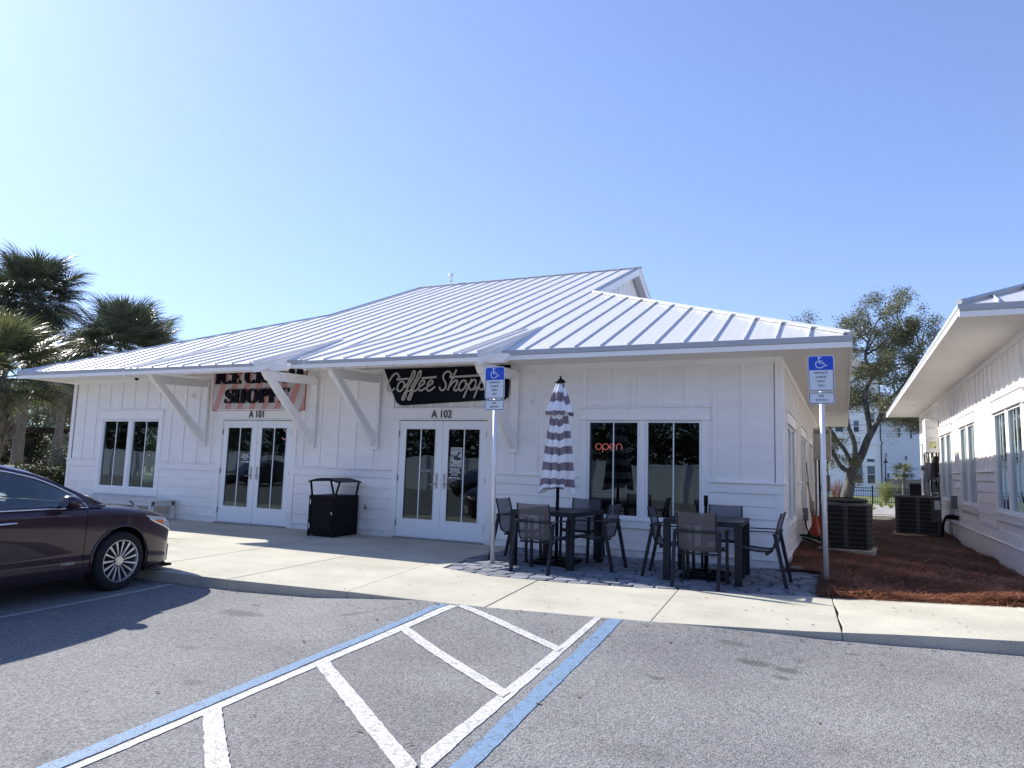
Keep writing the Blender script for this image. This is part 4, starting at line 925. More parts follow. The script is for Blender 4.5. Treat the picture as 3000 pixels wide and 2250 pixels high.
# parking signs
BLUE = mat('sign_blue', (0.012, 0.07, 0.52), 0.35); SIGNW = mat('sign_white', (0.62, 0.66, 0.74), 0.35)
def rrect(x0, x1, z0, z1, r, n=6):
    P_ = []
    for cx, cz, a0 in ((x1-r, z1-r, 0), (x0+r, z1-r, 90), (x0+r, z0+r, 180), (x1-r, z0+r, 270)):
        for i in range(n+1): a = rad(a0+90*i/n); P_.append((cx+r*math.cos(a), cz+r*math.sin(a)))
    return P_
def parking_sign(x, y, zb, zsub, label, lean=0.0):
    """zb = bottom of the upper plate, zsub = bottom of the lower plate"""
    t = thing('parking_sign', label, 'sign', (x, y, 0), group='disabled parking signs on steel posts')
    s = MB(); s.tube([(0, .034, -.05), (0, .034, zb+.40)], .0305, 20); s.build('post', GALV, t, smooth=False)
    for p in t.children[0].data.polygons: p.use_smooth = len(p.vertices) == 4
    w = .154; H = .457
    s = MB(); s.prism([(p[0], .002, p[1]) for p in rrect(-w, w, zb, zb+H, .035)][::-1], (0, -.002, 0)); pl = s.build('sign_plate', SIGNW, t)
    inn = rrect(-w+.010, w-.010, zb+.010, zb+H-.010, .027)
    zs = zb+.27
    top = [p for p in inn if p[1] > zs]
    s = MB(); s.prism([(p[0], -.0004, p[1]) for p in top + [(-w+.010, zs), (w-.010, zs)]][::-1], (0, -.0008, 0)); s.build('blue_field', BLUE, pl)
    bot = [p for p in inn if p[1] < zs]
    s = MB(); path = [(-w+.013, zs)] + [(p[0]*.98, p[1]+.003) for p in bot] + [(w-.013, zs)]; s.strip(path, .007, -.0012, .0008); s.build('border', NAVY, pl)
    c = zb+.27+.095; s = MB(); X0 = -.012
    s.strip([(X0-.012, c+.057), (X0-.008, c-.005), (X0+.045, c-.006), (X0+.062, c-.045), (X0+.085, c-.035)], .012, -.0022, .0008)
    s.strip([(X0-.010, c+.020), (X0+.032, c+.020)], .010, -.0026, .0008)
    arc = [(X0+.0+.048*math.cos(rad(a)), c-.020+.048*math.sin(rad(a))) for a in range(120, 345, 12)]; s.strip(arc, .010, -.0030, .0008)
    hd = [(X0-.010+.011*math.cos(2*PI*i/14), c+.064+.011*math.sin(2*PI*i/14)) for i in range(14)]; s.prism([(p[0], -.0014, p[1]) for p in hd][::-1], (0, -.0022, 0))
    s.build('wheelchair_symbol', SIGNW if False else mat('sign_symbol_white', (.70, .74, .82), .35), pl)
    for k, ln in enumerate(('PARKING BY', 'DISABLED', 'PERMIT', 'ONLY')):
        text(pl, 'lettering', ln, .037, (0, -.0012, zb+.235-k*.054), NAVY, ext=.0006, sx=.78)
    zt = zsub+.152
    s = MB(); s.prism([(p[0], .002, p[1]) for p in rrect(-w, w, zsub, zt, .03)][::-1], (0, -.002, 0)); p2 = s.build('sign_plate', SIGNW, t)
    s = MB(); s.strip([(p[0], p[1]) for p in rrect(-w+.011, w-.011, zsub+.011, zt-.011, .022)], .007, -.0012, .0008, closed=True); s.build('border', NAVY, p2)
    text(p2, 'lettering', 'FINE', .034, (0, -.0012, zsub+.103), NAVY, ext=.0006, sx=.9)
    text(p2, 'lettering', '$250 MAX', .034, (0, -.0012, zsub+.052), NAVY, ext=.0006, sx=.9)
    for zz in (zb+.428, zb+.04, zsub+.128, zsub+.022):
        s = MB(); s.tube([(0, .0, zz), (0, -.006, zz)], .008, 8); s.build('bolt', GALV, t)
    t.rotation_euler = (0, lean, rad(0.5))
parking_sign(-4.402, -2.087, 2.259, 2.098, 'disabled parking sign on a steel post in front of the coffee sign', rad(-0.9))
parking_sign(-.232, -1.292, 2.385, 2.224, 'disabled parking sign on a steel post beside the pine straw bed', rad(-0.35))

# notices on the doors, neon signs
NBLK = mat('notice_black', (.012, .014, .016), .4)
def door_notice(x, z, w, label, arrow, tiny=False):
    t = thing('door_notice', label, 'notice', (x, -.002, z)); h = w*.62*1.05 if not tiny else w*.72
    s = MB(); s.prism([(p[0], .012, p[1]) for p in rrect(-w/2, w/2, -h/2, h/2, .012)][::-1], (0, -.002, 0)); s.build('card', NBLK, t)
    s = MB(); s.strip(rrect(-w/2+.006, w/2-.006, -h/2+.006, h/2-.006, .009), .004, .0085, .0008, closed=True)
    s.strip([(-w*.36, -h*.36), (w*.36, -h*.36)], .010, .0082, .0008)
    ax = w*.40*arrow; s.prism([(ax, .009, -h*.36), (ax-arrow*.035, .009, -h*.36+.018), (ax-arrow*.035, .009, -h*.36-.018)][::(-1 if arrow < 0 else 1)], (0, -.001, 0))
    s.build('border_and_arrow', WHITEP, t)
    for k, (ln, sz) in enumerate((('PLEASE', .062), ('USE OTHER', .046), ('DOOR', .046))):
        text(t, 'lettering', ln, sz*w/.30, (0, .0085, h*.34-k*h*.22), WHITEP, ext=.0004, sx=.95, bold=.0008)
    return t
door_notice(-11.135, 1.325, .275, 'small black please use other door notice with right arrow on the ice cream shop door', 1)
door_notice(-6.21, 1.17, .30, 'black please use other door notice with left arrow on the coffee shop door', -1)
def poster_mat():
    m = mat('poster_print', (.35, .37, .35), .5); n, l = m.node_tree.nodes, m.node_tree.links; b = n['Principled BSDF']; tc = n['Texture Coordinate']
    v = n.new('ShaderNodeTexVoronoi'); v.inputs['Scale'].default_value = 14; l.new(tc.outputs['Object'], v.inputs['Vector'])
    r = n.new('ShaderNodeValToRGB'); r.color_ramp.elements[0].color = (.03, .035, .035, 1); r.color_ramp.elements[1].color = (.5, .53, .5, 1); r.color_ramp.elements[0].position = .35; r.color_ramp.elements[1].position = .6
    l.new(v.outputs['Color'], r.inputs[0]); l.new(r.outputs[0], b.inputs['Base Color']); return m
t = thing('poster', 'pale flyer with a dark photo taped inside the coffee shop door above the notice', 'poster', (-6.19, .010, 1.46))
s = MB(); s.box(-.115, .115, -.001, .001, -.17, .17); s.build('sheet', mat('paper', (.42, .46, .44), .7), t)
s = MB(); s.box(-.10, .10, -.003, -.0015, -.11, .09); s.build('picture', poster_mat(), t)
text(t, 'lettering', 'AUTO RESTORATION', .030, (0, -.002, .128), BLACKP, ext=.0004, sx=.70)
text(t, 'lettering', 'CALL OR TEXT', .020, (0, -.002, -.14), BLACKP, ext=.0004, sx=.9)
t = thing('window_sticker', 'small white opening hours sticker on the left coffee shop door pane', 'sticker', (-6.80, .010, 1.20))
s = MB(); s.box(-.12, .12, -.0006, .0006, -.035, .035); s.build('film', mat('sticker_film', (.10, .11, .11), .5), t)
text(t, 'lettering', 'Mon-Fri 7AM-5PM', .028, (0, -.001, 0), WHITEP, ext=.0003, sx=.9)
t = thing('hours_panel', 'dark business hours panel in the bottom left corner of the window behind the tables', 'sign', (-3.55, .030, .90))
s = MB(); s.box(-.17, .20, -.002, .002, -.03, .07); s.box(-.17, .20, -.006, .004, .07, .085); s.build('panel', mat('teal_dark', (.03, .05, .055), .5), t)
text(t, 'lettering', 'BUSINESS HOURS', .042, (.012, -.003, .03), mat('pale_print', (.25, .32, .32), .5), ext=.0004, sx=.95)
def neon(name, label, loc, S, m, mirror=False, r=.006, cat='neon sign'):
    """the word open in bent tube"""
    t = thing(name, label, cat, loc); k = -1 if mirror else 1
    def arc(cx, cz, rr, a0, a1, n=16): return [(cx+rr*math.cos(rad(a0+(a1-a0)*i/n)), cz+rr*math.sin(rad(a0+(a1-a0)*i/n))) for i in range(n+1)]
    L_ = [arc(0, 0, .5, 0, 360), [(.72, -.95)]+arc(1.2, 0, .48, 180, -150), arc(2.35, 0, .5, -20, 0, 1)[:0]+[(1.9, -.12), (2.78, .22)]+arc(2.35, 0, .5, 26, 320), [(3.05, -.5)]+arc(3.5, .03, .45, 180, 0)+[(3.95, -.5)]]
    for P_ in L_:
        s = MB(); s.tube([(k*p[0]*S, 0, p[1]*S) for p in P_], r, 6); s.build('neon_tube', m, t)
    return t
NEON = mat('red_neon', (.9, .25, .25), .4, emit=(1.0, .22, .22), estr=.38)
NEOND = mat('unlit_neon', (.02, .02, .02), .4)
neon('neon_sign', 'red neon open sign lit inside the window behind the tables', (-3.60, .06, 1.69), .098, NEON, r=.0045)
neon('neon_sign', 'small dark unlit open sign seen from behind in the right pane of the patio window', (-2.28, .9, 1.66), .052, NEOND, True, r=.005)
neon('neon_sign', 'dark unlit open sign seen from behind in the leftmost window', (-14.28, .07, 1.62), .075, NEOND, True, r=.006)
PK = mat('pink_neon', (.8, .4, .6), .4, emit=(.75, .32, .5), estr=.55)
t = thing('neon_sign', 'pink script neon sign hanging inside the right leaf of the ice cream shop door', 'neon sign', (-10.22, .10, 1.74))
for P_ in ([(.10,.20),(.04,.25),(-.02,.20),(.05,.12),(.08,.04),(.0,-.02),(-.05,.03)], [(.14,.10),(.12,.0),(.16,-.02),(.20,.06)], [(.05,.26),(.02,.32),(.10,.36),(.16,.30)]):
    s = MB(); s.tube([(p[0], 0, p[1]) for p in smooth_path(P_, 5)], .004, 6); s.build('neon_tube', PK, t)

# wall lamps, camera, spigot
for x, z, lb in ((-12.743, 2.621, 'round white wall fitting beside the left timber bracket of the ice cream porch'), (-4.766, 2.42, 'round white wall fitting on the wall between the coffee sign and the umbrella')):
    t = thing('wall_fitting', lb, 'light', (x, 0, z), group='round white wall fittings')
    s = MB()
    s.tube([(0, 0, 0), (0, -.025, 0)], .075, 20); s.build('plate', VINYL, t, bevel=.004)
    s = MB(); s.tube([(0, -.025, 0), (0, -.055, -.005)], [.05, .035], 16); s.build('cap', TRIM, t)
t = thing('security_camera', 'small dark dome camera under the roof overhang at the left window', 'camera', (-14.545+.35, -.30, 3.045))
s = MB(); s.lathe([(.055, 0), (.06, -.02), (.05, -.03)][::-1], 18); s.build('mount', VINYL, t)
s = MB(); s.lathe([(0.004, -.085), (.03, -.075), (.045, -.05), (.048, -.03)], 18); s.build('dome', BLACKM, t, smooth=True)
t = thing('hose_bib', 'small brass hose tap low on the wall right of the trash bin', 'tap', (-8.03+.0, -.02, .49))
s = MB(); s.tube([(0, 0, 0), (0, -.06, 0), (.03, -.08, -.03)], .012, 8); s.lathe([(.028, .045), (.028, .052)], 10, (0, -.05, 0)); s.tube([(0, -.05, 0), (0, -.05, .05)], .006, 6); s.build('valve', mat('old_brass', (.25, .22, .15), .45, .8), t)
# ------------------------------------------------------------------ patio furniture
SLING = mat('sling_mesh_fabric', (0.085, 0.085, 0.10), 0.75, bump=0.15, bscale=400, alpha=0.20, spec=.3)
def make_table(label):
    t = thing('patio_table', label, 'table', group='dark slatted patio tables'); W, Dp, H, lg = .465, .565, .742, .085
    for sx in (-1, 1):
        for sy in (-1, 1):
            s = MB(); x0, y0 = sx*(W-lg/2)-lg/2, sy*(Dp-lg/2)-lg/2; s.box(x0, x0+lg, y0, y0+lg, 0, H-.062); s.build('leg', ANTHR, t, bevel=.004)
    s = MB(); f = .07
    s.box(-W, W, -Dp, -Dp+f, H-.06, H); s.box(-W, W, Dp-f, Dp, H-.06, H); s.box(-W, -W+f, -Dp+f+.001, Dp-f-.001, H-.06, H); s.box(W-f, W, -Dp+f+.001, Dp-f-.001, H-.06, H); s.build('table_frame', ANTHR, t, bevel=.003)
    n = 7; sp = (2*W-2*f)/n
    for i in range(n):
        x0 = -W+f+i*sp
        if i == 3:
            s = MB(); s.box(x0+.004, x0+sp-.004, -Dp+f+.003, -.035, H-.022, H-.003); s.box(x0+.004, x0+sp-.004, .035, Dp-f-.003, H-.022, H-.003)
            s.box(x0+.004, x0+sp/2-.032, -.035, .035, H-.022, H-.003); s.box(x0+sp/2+.032, x0+sp-.004, -.035, .035, H-.022, H-.003)
        else: s = MB(); s.box(x0+.004, x0+sp-.004, -Dp+f+.003, Dp-f-.003, H-.022, H-.003)
        s.build('slat', ANTHR, t, bevel=.002, seg=1)
    return t
def make_chair(label):
    """faces -y in local space: seat front at -y, back at +y"""
    t = thing('patio_chair', label, 'chair', group='dark sling patio chairs')
    hw = .225
    prof = smooth_path([(-.24, .435), (-.23, .425), (-.05, .405), (.10, .40), (.175, .425), (.205, .50), (.235, .68), (.285, .865)], 4)
    s = MB(); b = 0; th = .004
    for x in np.linspace(-hw, hw, 7):
        sag = -.010*(1-(x/hw)**2)
        for y, z in prof: s.v.append((float(x), y, z+sag*.8))
    m_ = len(prof)
    for i in range(6):
        for j in range(m_-1): a = i*m_+j; s.f.append([a, a+1, a+m_+1, a+m_])
    s.build('seat_sling', SLING, t, smooth=True)
    for sx in (-1, 1):
        s = MB(); s.tube([(sx*hw, y, z) for y, z in prof], .011, 6); s.build('sling_rail', ANTHR, t, smooth=True)
        s = MB(); s.prism([(sx*.262-.020, .19, .625), (sx*.262-.020, .235, .625), (sx*.262-.020, .36, 0), (sx*.262-.020, .32, 0)], (.040 if False else .036, 0, 0)); s.build('leg', ANTHR, t, bevel=.003)
        s = MB(); s.prism([(sx*.262-.018, -.235, .625), (sx*.262-.018, -.195, .625), (sx*.262-.018, -.215, 0), (sx*.262-.018, -.25, 0)], (.034, 0, 0)); s.build('leg', ANTHR, t, bevel=.003)
        s = MB(); s.hexa([(sx*.262-.027, -.265, .628), (sx*.262+.027, -.265, .628), (sx*.262+.027, .245, .636), (sx*.262-.027, .245, .636), (sx*.262-.027, -.265, .640), (sx*.262+.027, -.265, .640), (sx*.262+.027, .245, .650), (sx*.262-.027, .245, .650)])
        s.build('armrest', ANTHR, t, bevel=.004)
    s = MB(); s.box(-.262, .262, .238, .252, .618, .645); s.build('back_crossbar', ANTHR, t, bevel=.003)
    for q_ in ((-.235, -.205, .385, .412), (.10, .13, .36, .385)): s = MB(); s.box(-.25, .25, *q_); s.build('seat_crossbar', ANTHR, t, bevel=.003)
    return t
def make_umb_base(parent):
    s = MB(); w_, h_ = .24, .30
    s.box(-.27, .27, -.33, -.27, .004, .055); s.box(-.27, .27, .27, .33, .004, .055); s.box(-.27, -.21, -.269, .269, .004, .055); s.box(.21, .27, -.269, .269, .004, .055); s.box(-.209, .209, -.03, .03, .004, .05); s.box(-.03, .03, -.269, -.031, .006, .048); s.box(-.03, .03, .031, .269, .006, .048)
    s.build('base', BLACKM, parent, bevel=.004)
T1c = (-3.665, -1.50); T2c = (-1.61, -1.50)
tb1 = make_table('dark slatted patio table with the closed striped umbrella through its middle'); tb1.location = (*T1c, .003); tb1.rotation_euler.z = rad(-3.5)
tb2 = copy_tree(tb1); tag(tb2, 'dark slatted patio table with a bare pole stub and no umbrella, near the building corner'); tb2.location = (*T2c, .003); tb2.rotation_euler.z = rad(2)
ch0 = make_chair('x')
first = True
for x, y, a, lb in ((-3.585, -2.29, 180-4, 'patio chair with its back to the parking lot at the umbrella table'), (-4.27, -1.47, 90, 'patio chair at the left end of the umbrella table, nearest the coffee shop door'), (-3.09, -1.56, -90-4, 'patio chair at the right end of the umbrella table facing left'), (-3.62, -.62, 4, 'patio chair between the umbrella table and the shop wall'),
                    (-1.575, -2.19, 180-2, 'patio chair with its back to the parking lot at the table without umbrella'), (-2.03, -1.63, 90+3, 'patio chair at the left end of the table without umbrella'), (-.98, -1.56, -90-2, 'rightmost patio chair, at the building corner end of the table without umbrella'), (-1.55, -.58, 3, 'patio chair between the table without umbrella and the shop wall')):
    c = ch0 if first else copy_tree(ch0); first = False
    c['label'] = lb; c.location = (x, y, .004); c.rotation_euler = (0, 0, rad(a))
ub = thing('patio_umbrella', 'closed patio umbrella in faded purple and white stripes standing through a table', 'umbrella', (T1c[0]-.03, T1c[1]+.03, .003))
s = MB(); s.tube([(0, 0, .0), (0, 0, 2.58)], .024, 14); s.build('pole', BLACKM, ub, smooth=True)
make_umb_base(ub)
def umb_fabric():
    m = mat('striped_canvas', (.7, .7, .72), .85, bump=.2, bscale=300)
    n, l = m.node_tree.nodes, m.node_tree.links; b = n['Principled BSDF']; uv = n.new('ShaderNodeUVMap')
    sp = n.new('ShaderNodeSeparateXYZ'); l.new(uv.outputs[0], sp.inputs[0])
    f = n.new('ShaderNodeMath'); f.operation = 'FRACT'; l.new(sp.outputs[1], f.inputs[0])
    g = n.new('ShaderNodeMath'); g.operation = 'LESS_THAN'; g.inputs[1].default_value = .5; l.new(f.outputs[0], g.inputs[0])
    no = n.new('ShaderNodeTexNoise'); no.inputs['Scale'].default_value = 2.5; l.new(n['Texture Coordinate'].outputs['Object'], no.inputs['Vector'])
    mx0 = n.new('ShaderNodeMixRGB'); mx0.inputs[1].default_value = (.26, .19, .235, 1); mx0.inputs[2].default_value = (.17, .165, .19, 1); l.new(no.outputs['Fac'], mx0.inputs[0])
    mx = n.new('ShaderNodeMixRGB'); mx.inputs[1].default_value = (.80, .80, .84, 1); l.new(g.outputs[0], mx.inputs[0]); l.new(mx0.outputs[0], mx.inputs[2]); l.new(mx.outputs[0], b.inputs['Base Color'])
    return m
FAB = umb_fabric()
def pleats(name, prof, folds, amp, v0, v1, wob, nA=112, nZ=44, ph=0.0, zj=0.0):
    """pleated cloth tube: prof = [(t, z, r)], stripes follow v along the cloth; each gore sags by its own amount"""
    T = [p[0] for p in prof]; V = []; F = []; UV = []
    gl = [random.uniform(-1, 1) for _ in range(folds+1)]
    for i in range(nZ+1):
        t = i/nZ; z = float(np.interp(t, T, [p[1] for p in prof])); r = float(np.interp(t, T, [p[2] for p in prof]))
        for k in range(nA):
            a = 2*PI*k/nA; g = (a/(2*PI)*folds) % folds; gi = int(g); fr = g-gi
            w_ = math.cos(2*PI*fr+ph)+.35*math.cos(4*PI*fr+1.3*gl[gi]); A = amp*min(1, t*2.2+.12)
            rr = r*(1+A*w_*(1+.35*gl[gi]))+wob*t*gl[gi]*.4; aa = a+.28*A*math.sin(2*PI*fr+ph*1.4)*(1 if gi % 2 else .5)+.06*math.sin(3*t+gl[gi])
            dz = -zj*t*t*(.5+.5*gl[gi])*(.4+.6*abs(math.cos(PI*fr)))
            V.append((rr*math.cos(aa), rr*math.sin(aa), z+dz))
            UV.append((k/nA, v0+(v1-v0)*t+.05*math.cos(2*PI*fr)+.16*gl[gi]))
    for i in range(nZ):
        for k in range(nA): k2 = (k+1) % nA; F.append([i*nA+k, (i+1)*nA+k, (i+1)*nA+k2, i*nA+k2])
    me = bpy.data.meshes.new(name); me.from_pydata(V, [], F); me.update(); me.materials.append(FAB)
    ul = me.uv_layers.new(name='UVMap'); vi = np.zeros(len(me.loops), dtype=np.int32); me.loops.foreach_get('vertex_index', vi)
    ul.data.foreach_set('uv', np.array([UV[i] for i in vi], dtype=np.float32).reshape(-1))
    me.polygons.foreach_set('use_smooth', [True]*len(me.polygons)); return me
can = obj('canopy', pleats('canopy', [(0, 2.46, .045), (.12, 2.28, .085), (.3, 2.0, .110), (.6, 1.6, .150), (.9, 1.16, .185), (1, 1.06, .20)], 8, .26, 0.2, 6.9, .05, zj=.13), ub)
vent = obj('vent_flap', pleats('vent_flap', [(0, 2.545, .035), (.15, 2.52, .055), (.6, 2.30, .115), (.92, 2.15, .165), (1, 2.12, .155)], 8, .20, .1, 2.1, .03, nZ=20, zj=.07), ub)
s = MB(); s.lathe([(.075, 2.545), (.08, 2.555), (.05, 2.59), (.02, 2.605), (.022, 2.625), (.004, 2.645)], 16); s.build('finial', BLACKM, ub, smooth=True)
us = thing('umbrella_stub', 'bare black umbrella pole stub and base in the table near the building corner', 'umbrella base', (T2c[0]-.03, T2c[1]+.03, .003))
s = MB(); s.tube([(0, 0, 0), (0, 0, .90)], .022, 12); s.tube([(0, 0, .90), (0, 0, 1.03)], .027, 12); s.build('pole', BLACKM, us, smooth=True); make_umb_base(us)

# trash bin
tr = thing('trash_bin', 'black slatted metal trash bin with a curved hood beside the coffee shop doors', 'trash bin', (-8.38, -.52, 0), rad(4))
w2, d2, H = .28, .36, .715
s = MB(); s.box(-w2+.015, w2-.015, -d2+.015, d2-.015, .02, H-.03); s.build('inner_box', mat('bin_inner', (.004, .004, .004), .7), tr)
s = MB()
for sx in (-1, 1):
    for sy in (-1, 1): x0, y0 = sx*w2-(.035 if sx > 0 else 0), sy*d2-(.035 if sy > 0 else 0); s.box(x0, x0+.035, y0, y0+.035, .0, H)
s.box(-w2+.036, w2-.036, -d2+.001, -d2+.034, H-.05, H); s.box(-w2+.036, w2-.036, d2-.034, d2-.001, H-.05, H); s.box(-w2+.001, -w2+.034, -d2+.036, d2-.036, H-.05, H); s.box(w2-.034, w2-.001, -d2+.036, d2-.036, H-.05, H)
s.box(-w2+.036, w2-.036, -d2+.002, -d2+.03, .02, .06); s.box(w2-.03, w2-.002, -d2+.036, d2-.036, .02, .06); s.build('frame', BLACKM, tr, bevel=.003)
for i in range(9):
    z0 = .072+i*.0655
    s = MB(); s.hexa([(w2-.012, -d2+.038, z0), (w2-.001, -d2+.038, z0), (w2-.001, d2-.038, z0), (w2-.012, d2-.038, z0), (w2-.022, -d2+.038, z0+.056), (w2-.010, -d2+.038, z0+.056), (w2-.010, d2-.038, z0+.056), (w2-.022, d2-.038, z0+.056)]); s.build('slat', BLACKM, tr)
    s = MB(); s.hexa([(-w2+.038, -d2-.004, z0), (w2-.038, -d2-.004, z0), (w2-.038, -d2+.008, z0), (-w2+.038, -d2+.008, z0), (-w2+.038, -d2+.006, z0+.056), (w2-.038, -d2+.006, z0+.056), (w2-.038, -d2+.018, z0+.056), (-w2+.038, -d2+.018, z0+.056)]); s.build('slat', BLACKM, tr)
    s = MB(); s.box(-w2+.002, -w2+.012, -d2+.038, d2-.038, z0, z0+.056); s.build('slat', BLACKM, tr)
s = MB(); s.strip([(-w2+.045, .10), (-w2+.045, H-.06), (w2-.045, H-.06), (w2-.045, .10)], .022, -d2-.0125, .006, closed=True); s.build('door_frame', BLACKM, tr)
s = MB(); s.tube([(w2-.06, -d2-.012, .42), (w2-.06, -d2-.035, .42)], .012, 8); s.tube([(w2-.06, -d2-.03, .42), (w2-.045, -d2-.032, .39)], .006, 6)
for z in (.18, .60): s.box(-w2+.036, -w2+.05, -d2-.018, -d2-.012, z-.045, z+.045)
s.build('latch', GALV, tr)
s = MB(); s.box(-w2+.02, w2-.02, -d2+.02, d2-.02, H-.012, H+.004); s.build('rim', BLACKM, tr, bevel=.004)
for sx in (-1, 1):
    for sy in (-1, 1): s = MB(); s.bar((sx*(w2-.035), sy*(d2-.035), H), (sx*(w2+.025), sy*(d2-.06), H+.245), .018, .04, up=(0, 1, 0)); s.build('post', BLACKM, tr)
s = MB(); n = 14; P_ = [(-(w2+.045)+2*(w2+.045)*i/n, H+.235+.062*math.sin(PI*i/n)) for i in range(n+1)]
s.prism([(p[0], -d2-.0, p[1]) for p in P_]+[(p[0], -d2-.0, p[1]+.012) for p in P_[::-1]], (0, 2*d2, 0)); s.build('hood', BLACKM, tr, bevel=.002, seg=1)
s = MB()
for sy in (-1, 1): s.prism([(p[0], sy*(d2-.008), p[1]-.016) for p in P_]+[(p[0], sy*(d2-.008), p[1]-.0005) for p in P_[::-1]], (0, .015*-sy, 0))
s.build('hood_rim', BLACKM, tr)

# white timber table under the left window
WP = mat('old_white_timber', (.66, .65, .63), .65, var=.12, vscale=7)
bt = thing('timber_bench', 'low white painted timber bench under the leftmost window', 'bench', (-14.35, -.36, 0))
for i in range(5): s = MB(); s.box(-1.45, 1.45, -.30+i*.122, -.30+i*.122+.115, .375, .40); s.build('top_plank', WP, bt, bevel=.003)
s = MB(); s.box(-1.40, 1.40, -.285, -.262, .28, .374); s.box(-1.40, 1.40, .262, .285, .28, .374); s.box(1.377, 1.40, -.26, .26, .28, .374); s.box(-1.40, -1.377, -.26, .26, .28, .374); s.build('apron', WP, bt, bevel=.003)
for x in (-1.36, 0, 1.36):
    for y in (-.25, .25): s = MB(); s.box(x-.04, x+.04, y-.04, y+.04, 0, .374); o = s.build('leg', WP, bt, bevel=.004)
for sx in (-1, 1): s = MB(); s.bar((sx*1.30, -.25, .06), (sx*.75, -.25, .36), .03, .07, up=(0, 1, 0)); s.build('brace', WP, bt)
# ------------------------------------------------------------------ parked car (local: x = forward along the car from the front axle, y = to the left side, z up; right flank at y = 0 side)
def car_paint():
    m = mat('dark_plum_car_paint', (0.016, 0.006, 0.012), 0.32, 0.15, coat=0.75, spec=.3)
    n, l = m.node_tree.nodes, m.node_tree.links; b = n['Principled BSDF']; tc = n['Texture Coordinate']
    v = n.new('ShaderNodeTexVoronoi'); v.inputs['Scale'].default_value = 700; l.new(tc.outputs['Object'], v.inputs['Vector'])
    r = n.new('ShaderNodeValToRGB'); r.color_ramp.elements[0].color = (0.012, 0.005, 0.010, 1); r.color_ramp.elements[1].color = (0.06, 0.024, 0.042, 1); l.new(v.outputs['Color'], r.inputs[0]); l.new(r.outputs[0], b.inputs['Base Color'])
    return m
PAINT = car_paint(); TYRE = mat('tyre_rubber', (.010, .010, .011), .85, bump=.3, bscale=90); ALLOY = mat('alloy_wheel', (.55, .56, .58), .28, .85); LINER = mat('wheel_liner', (.004, .004, .004), .9)
SEATM = mat('car_seat', (.26, .24, .20), .7); DASH = mat('dashboard', (.03, .03, .032), .5)
car = thing('parked_car', 'dark plum sedan parked nose to the kerb at the left edge', 'car', (-7.955, -5.744, -.115), rad(95.4))
HW = .895
SK = [-3.86,-3.80,-3.6,-3.2,-2.8,-2.3,-1.8,-1.2,-.6,-.3,0,.25,.5,.65,.78,.88,.94,.965]
WK = [.55,.66,.78,.845,.875,.89,.895,.895,.893,.889,.883,.872,.845,.81,.75,.62,.46,.34]
ZT = [.86,.93,.97,.985,.955,.935,.93,.93,.925,.925,.905,.875,.825,.79,.745,.69,.62,.58]     # centre height of lower body
ZS = [.82,.89,.93,.94,.91,.90,.895,.893,.890,.885,.868,.835,.775,.735,.68,.62,.55,.50]      # height at shoulder
ZL = [.34,.28,.25,.22,.20,.20,.20,.20,.20,.20,.195,.185,.175,.165,.16,.165,.19,.22]
def cv(K, s_): return float(np.interp(s_, SK, K))
def sm(K, s_):
    return sum(cv(K, min(max(s_+d, -3.86), .965))*w_ for d, w_ in ((-.08, .25), (0, .5), (.08, .25))) if s_ < .84 else cv(K, s_)
RING = [(0, 1.0), (.3, .998), (.55, .985), (.72, .955), (.83, .90), (.90, .82), (.945, .70), (.972, .56), (.990, .40), (.998, .22), (1.0, .05), (1.0, -.12), (.997, -.30), (.990, -.48), (.985, -.62), (.992, -.74), (.990, -.86), (.965, -.96), (.93, -1.0)]
def ring_pt(s_, k):
    """half section: k in RING; positive v: between shoulder and centre top; below: shoulder to sill"""
    W_, zt, zs, zl = sm(WK, s_), sm(ZT, s_), sm(ZS, s_), sm(ZL, s_); a, v = RING[k]
    zz = zs-.10 + (zt-(zs-.10))*v if v >= 0 else (zs-.10) + ((zs-.10)-zl)*v
    return W_*a, zz
def body_u(s_, z):
    pts = [ring_pt(s_, k) for k in range(3, len(RING))]
    zs_ = [p[1] for p in pts][::-1]; us = [p[0] for p in pts][::-1]
    return float(np.interp(z, zs_, us))
seams = [-2.62, -1.50, -.455]
S_ = sorted(set([round(float(x), 3) for x in np.arange(-3.86, .80, .045)] + [.80, .83, .86, .885, .905, .925, .94, .95, .96, .965]))
S_ = [x for x in S_ if all(abs(x-q) > .02 for q in seams)] + [q+d for q in seams for d in (-.0035, .0035)]; S_ = sorted(S_)
AX = (0.0, -2.72); AR = .365; AZ = .315
def side_grid(sgn):
    V = []; nr = len(RING); fine = []
    rr = []
    for k in range(nr-1):
        sub = 1 if k < 4 else 3
        for q in range(sub): rr.append(k+q/sub)
    rr.append(nr-1)
    for s_ in S_:
        base = [ring_pt(s_, k) for k in range(nr)]
        for t in rr:
            k = int(t); f = t-k
            u, z = base[k] if f == 0 else (base[k][0]*(1-f)+base[k+1][0]*f, base[k][1]*(1-f)+base[k+1][1]*f)
            for ax in AX:
                if t > 5:
                    d = math.hypot(s_-ax, z-AZ)
                    if AR-.028 < d < AR+.024 and (z > .17):
                        pass
            V.append([s_, sgn*u, z])
    return V, rr
V, rr = side_grid(-1); nr_ = len(rr)
body = MB(); doors = [MB(), MB()]; 
def add(mb, mp, idx, sgn):
    out = []
    for i in idx:
        key = (i, sgn)
        if key not in mp: mp[key] = len(mb.v); v = V[i]; mb.v.append((v[0], v[1]*(1 if sgn < 0 else -1), v[2]))
        out.append(mp[key])
    if sgn > 0: out = out[::-1]
    mb.f.append(out)
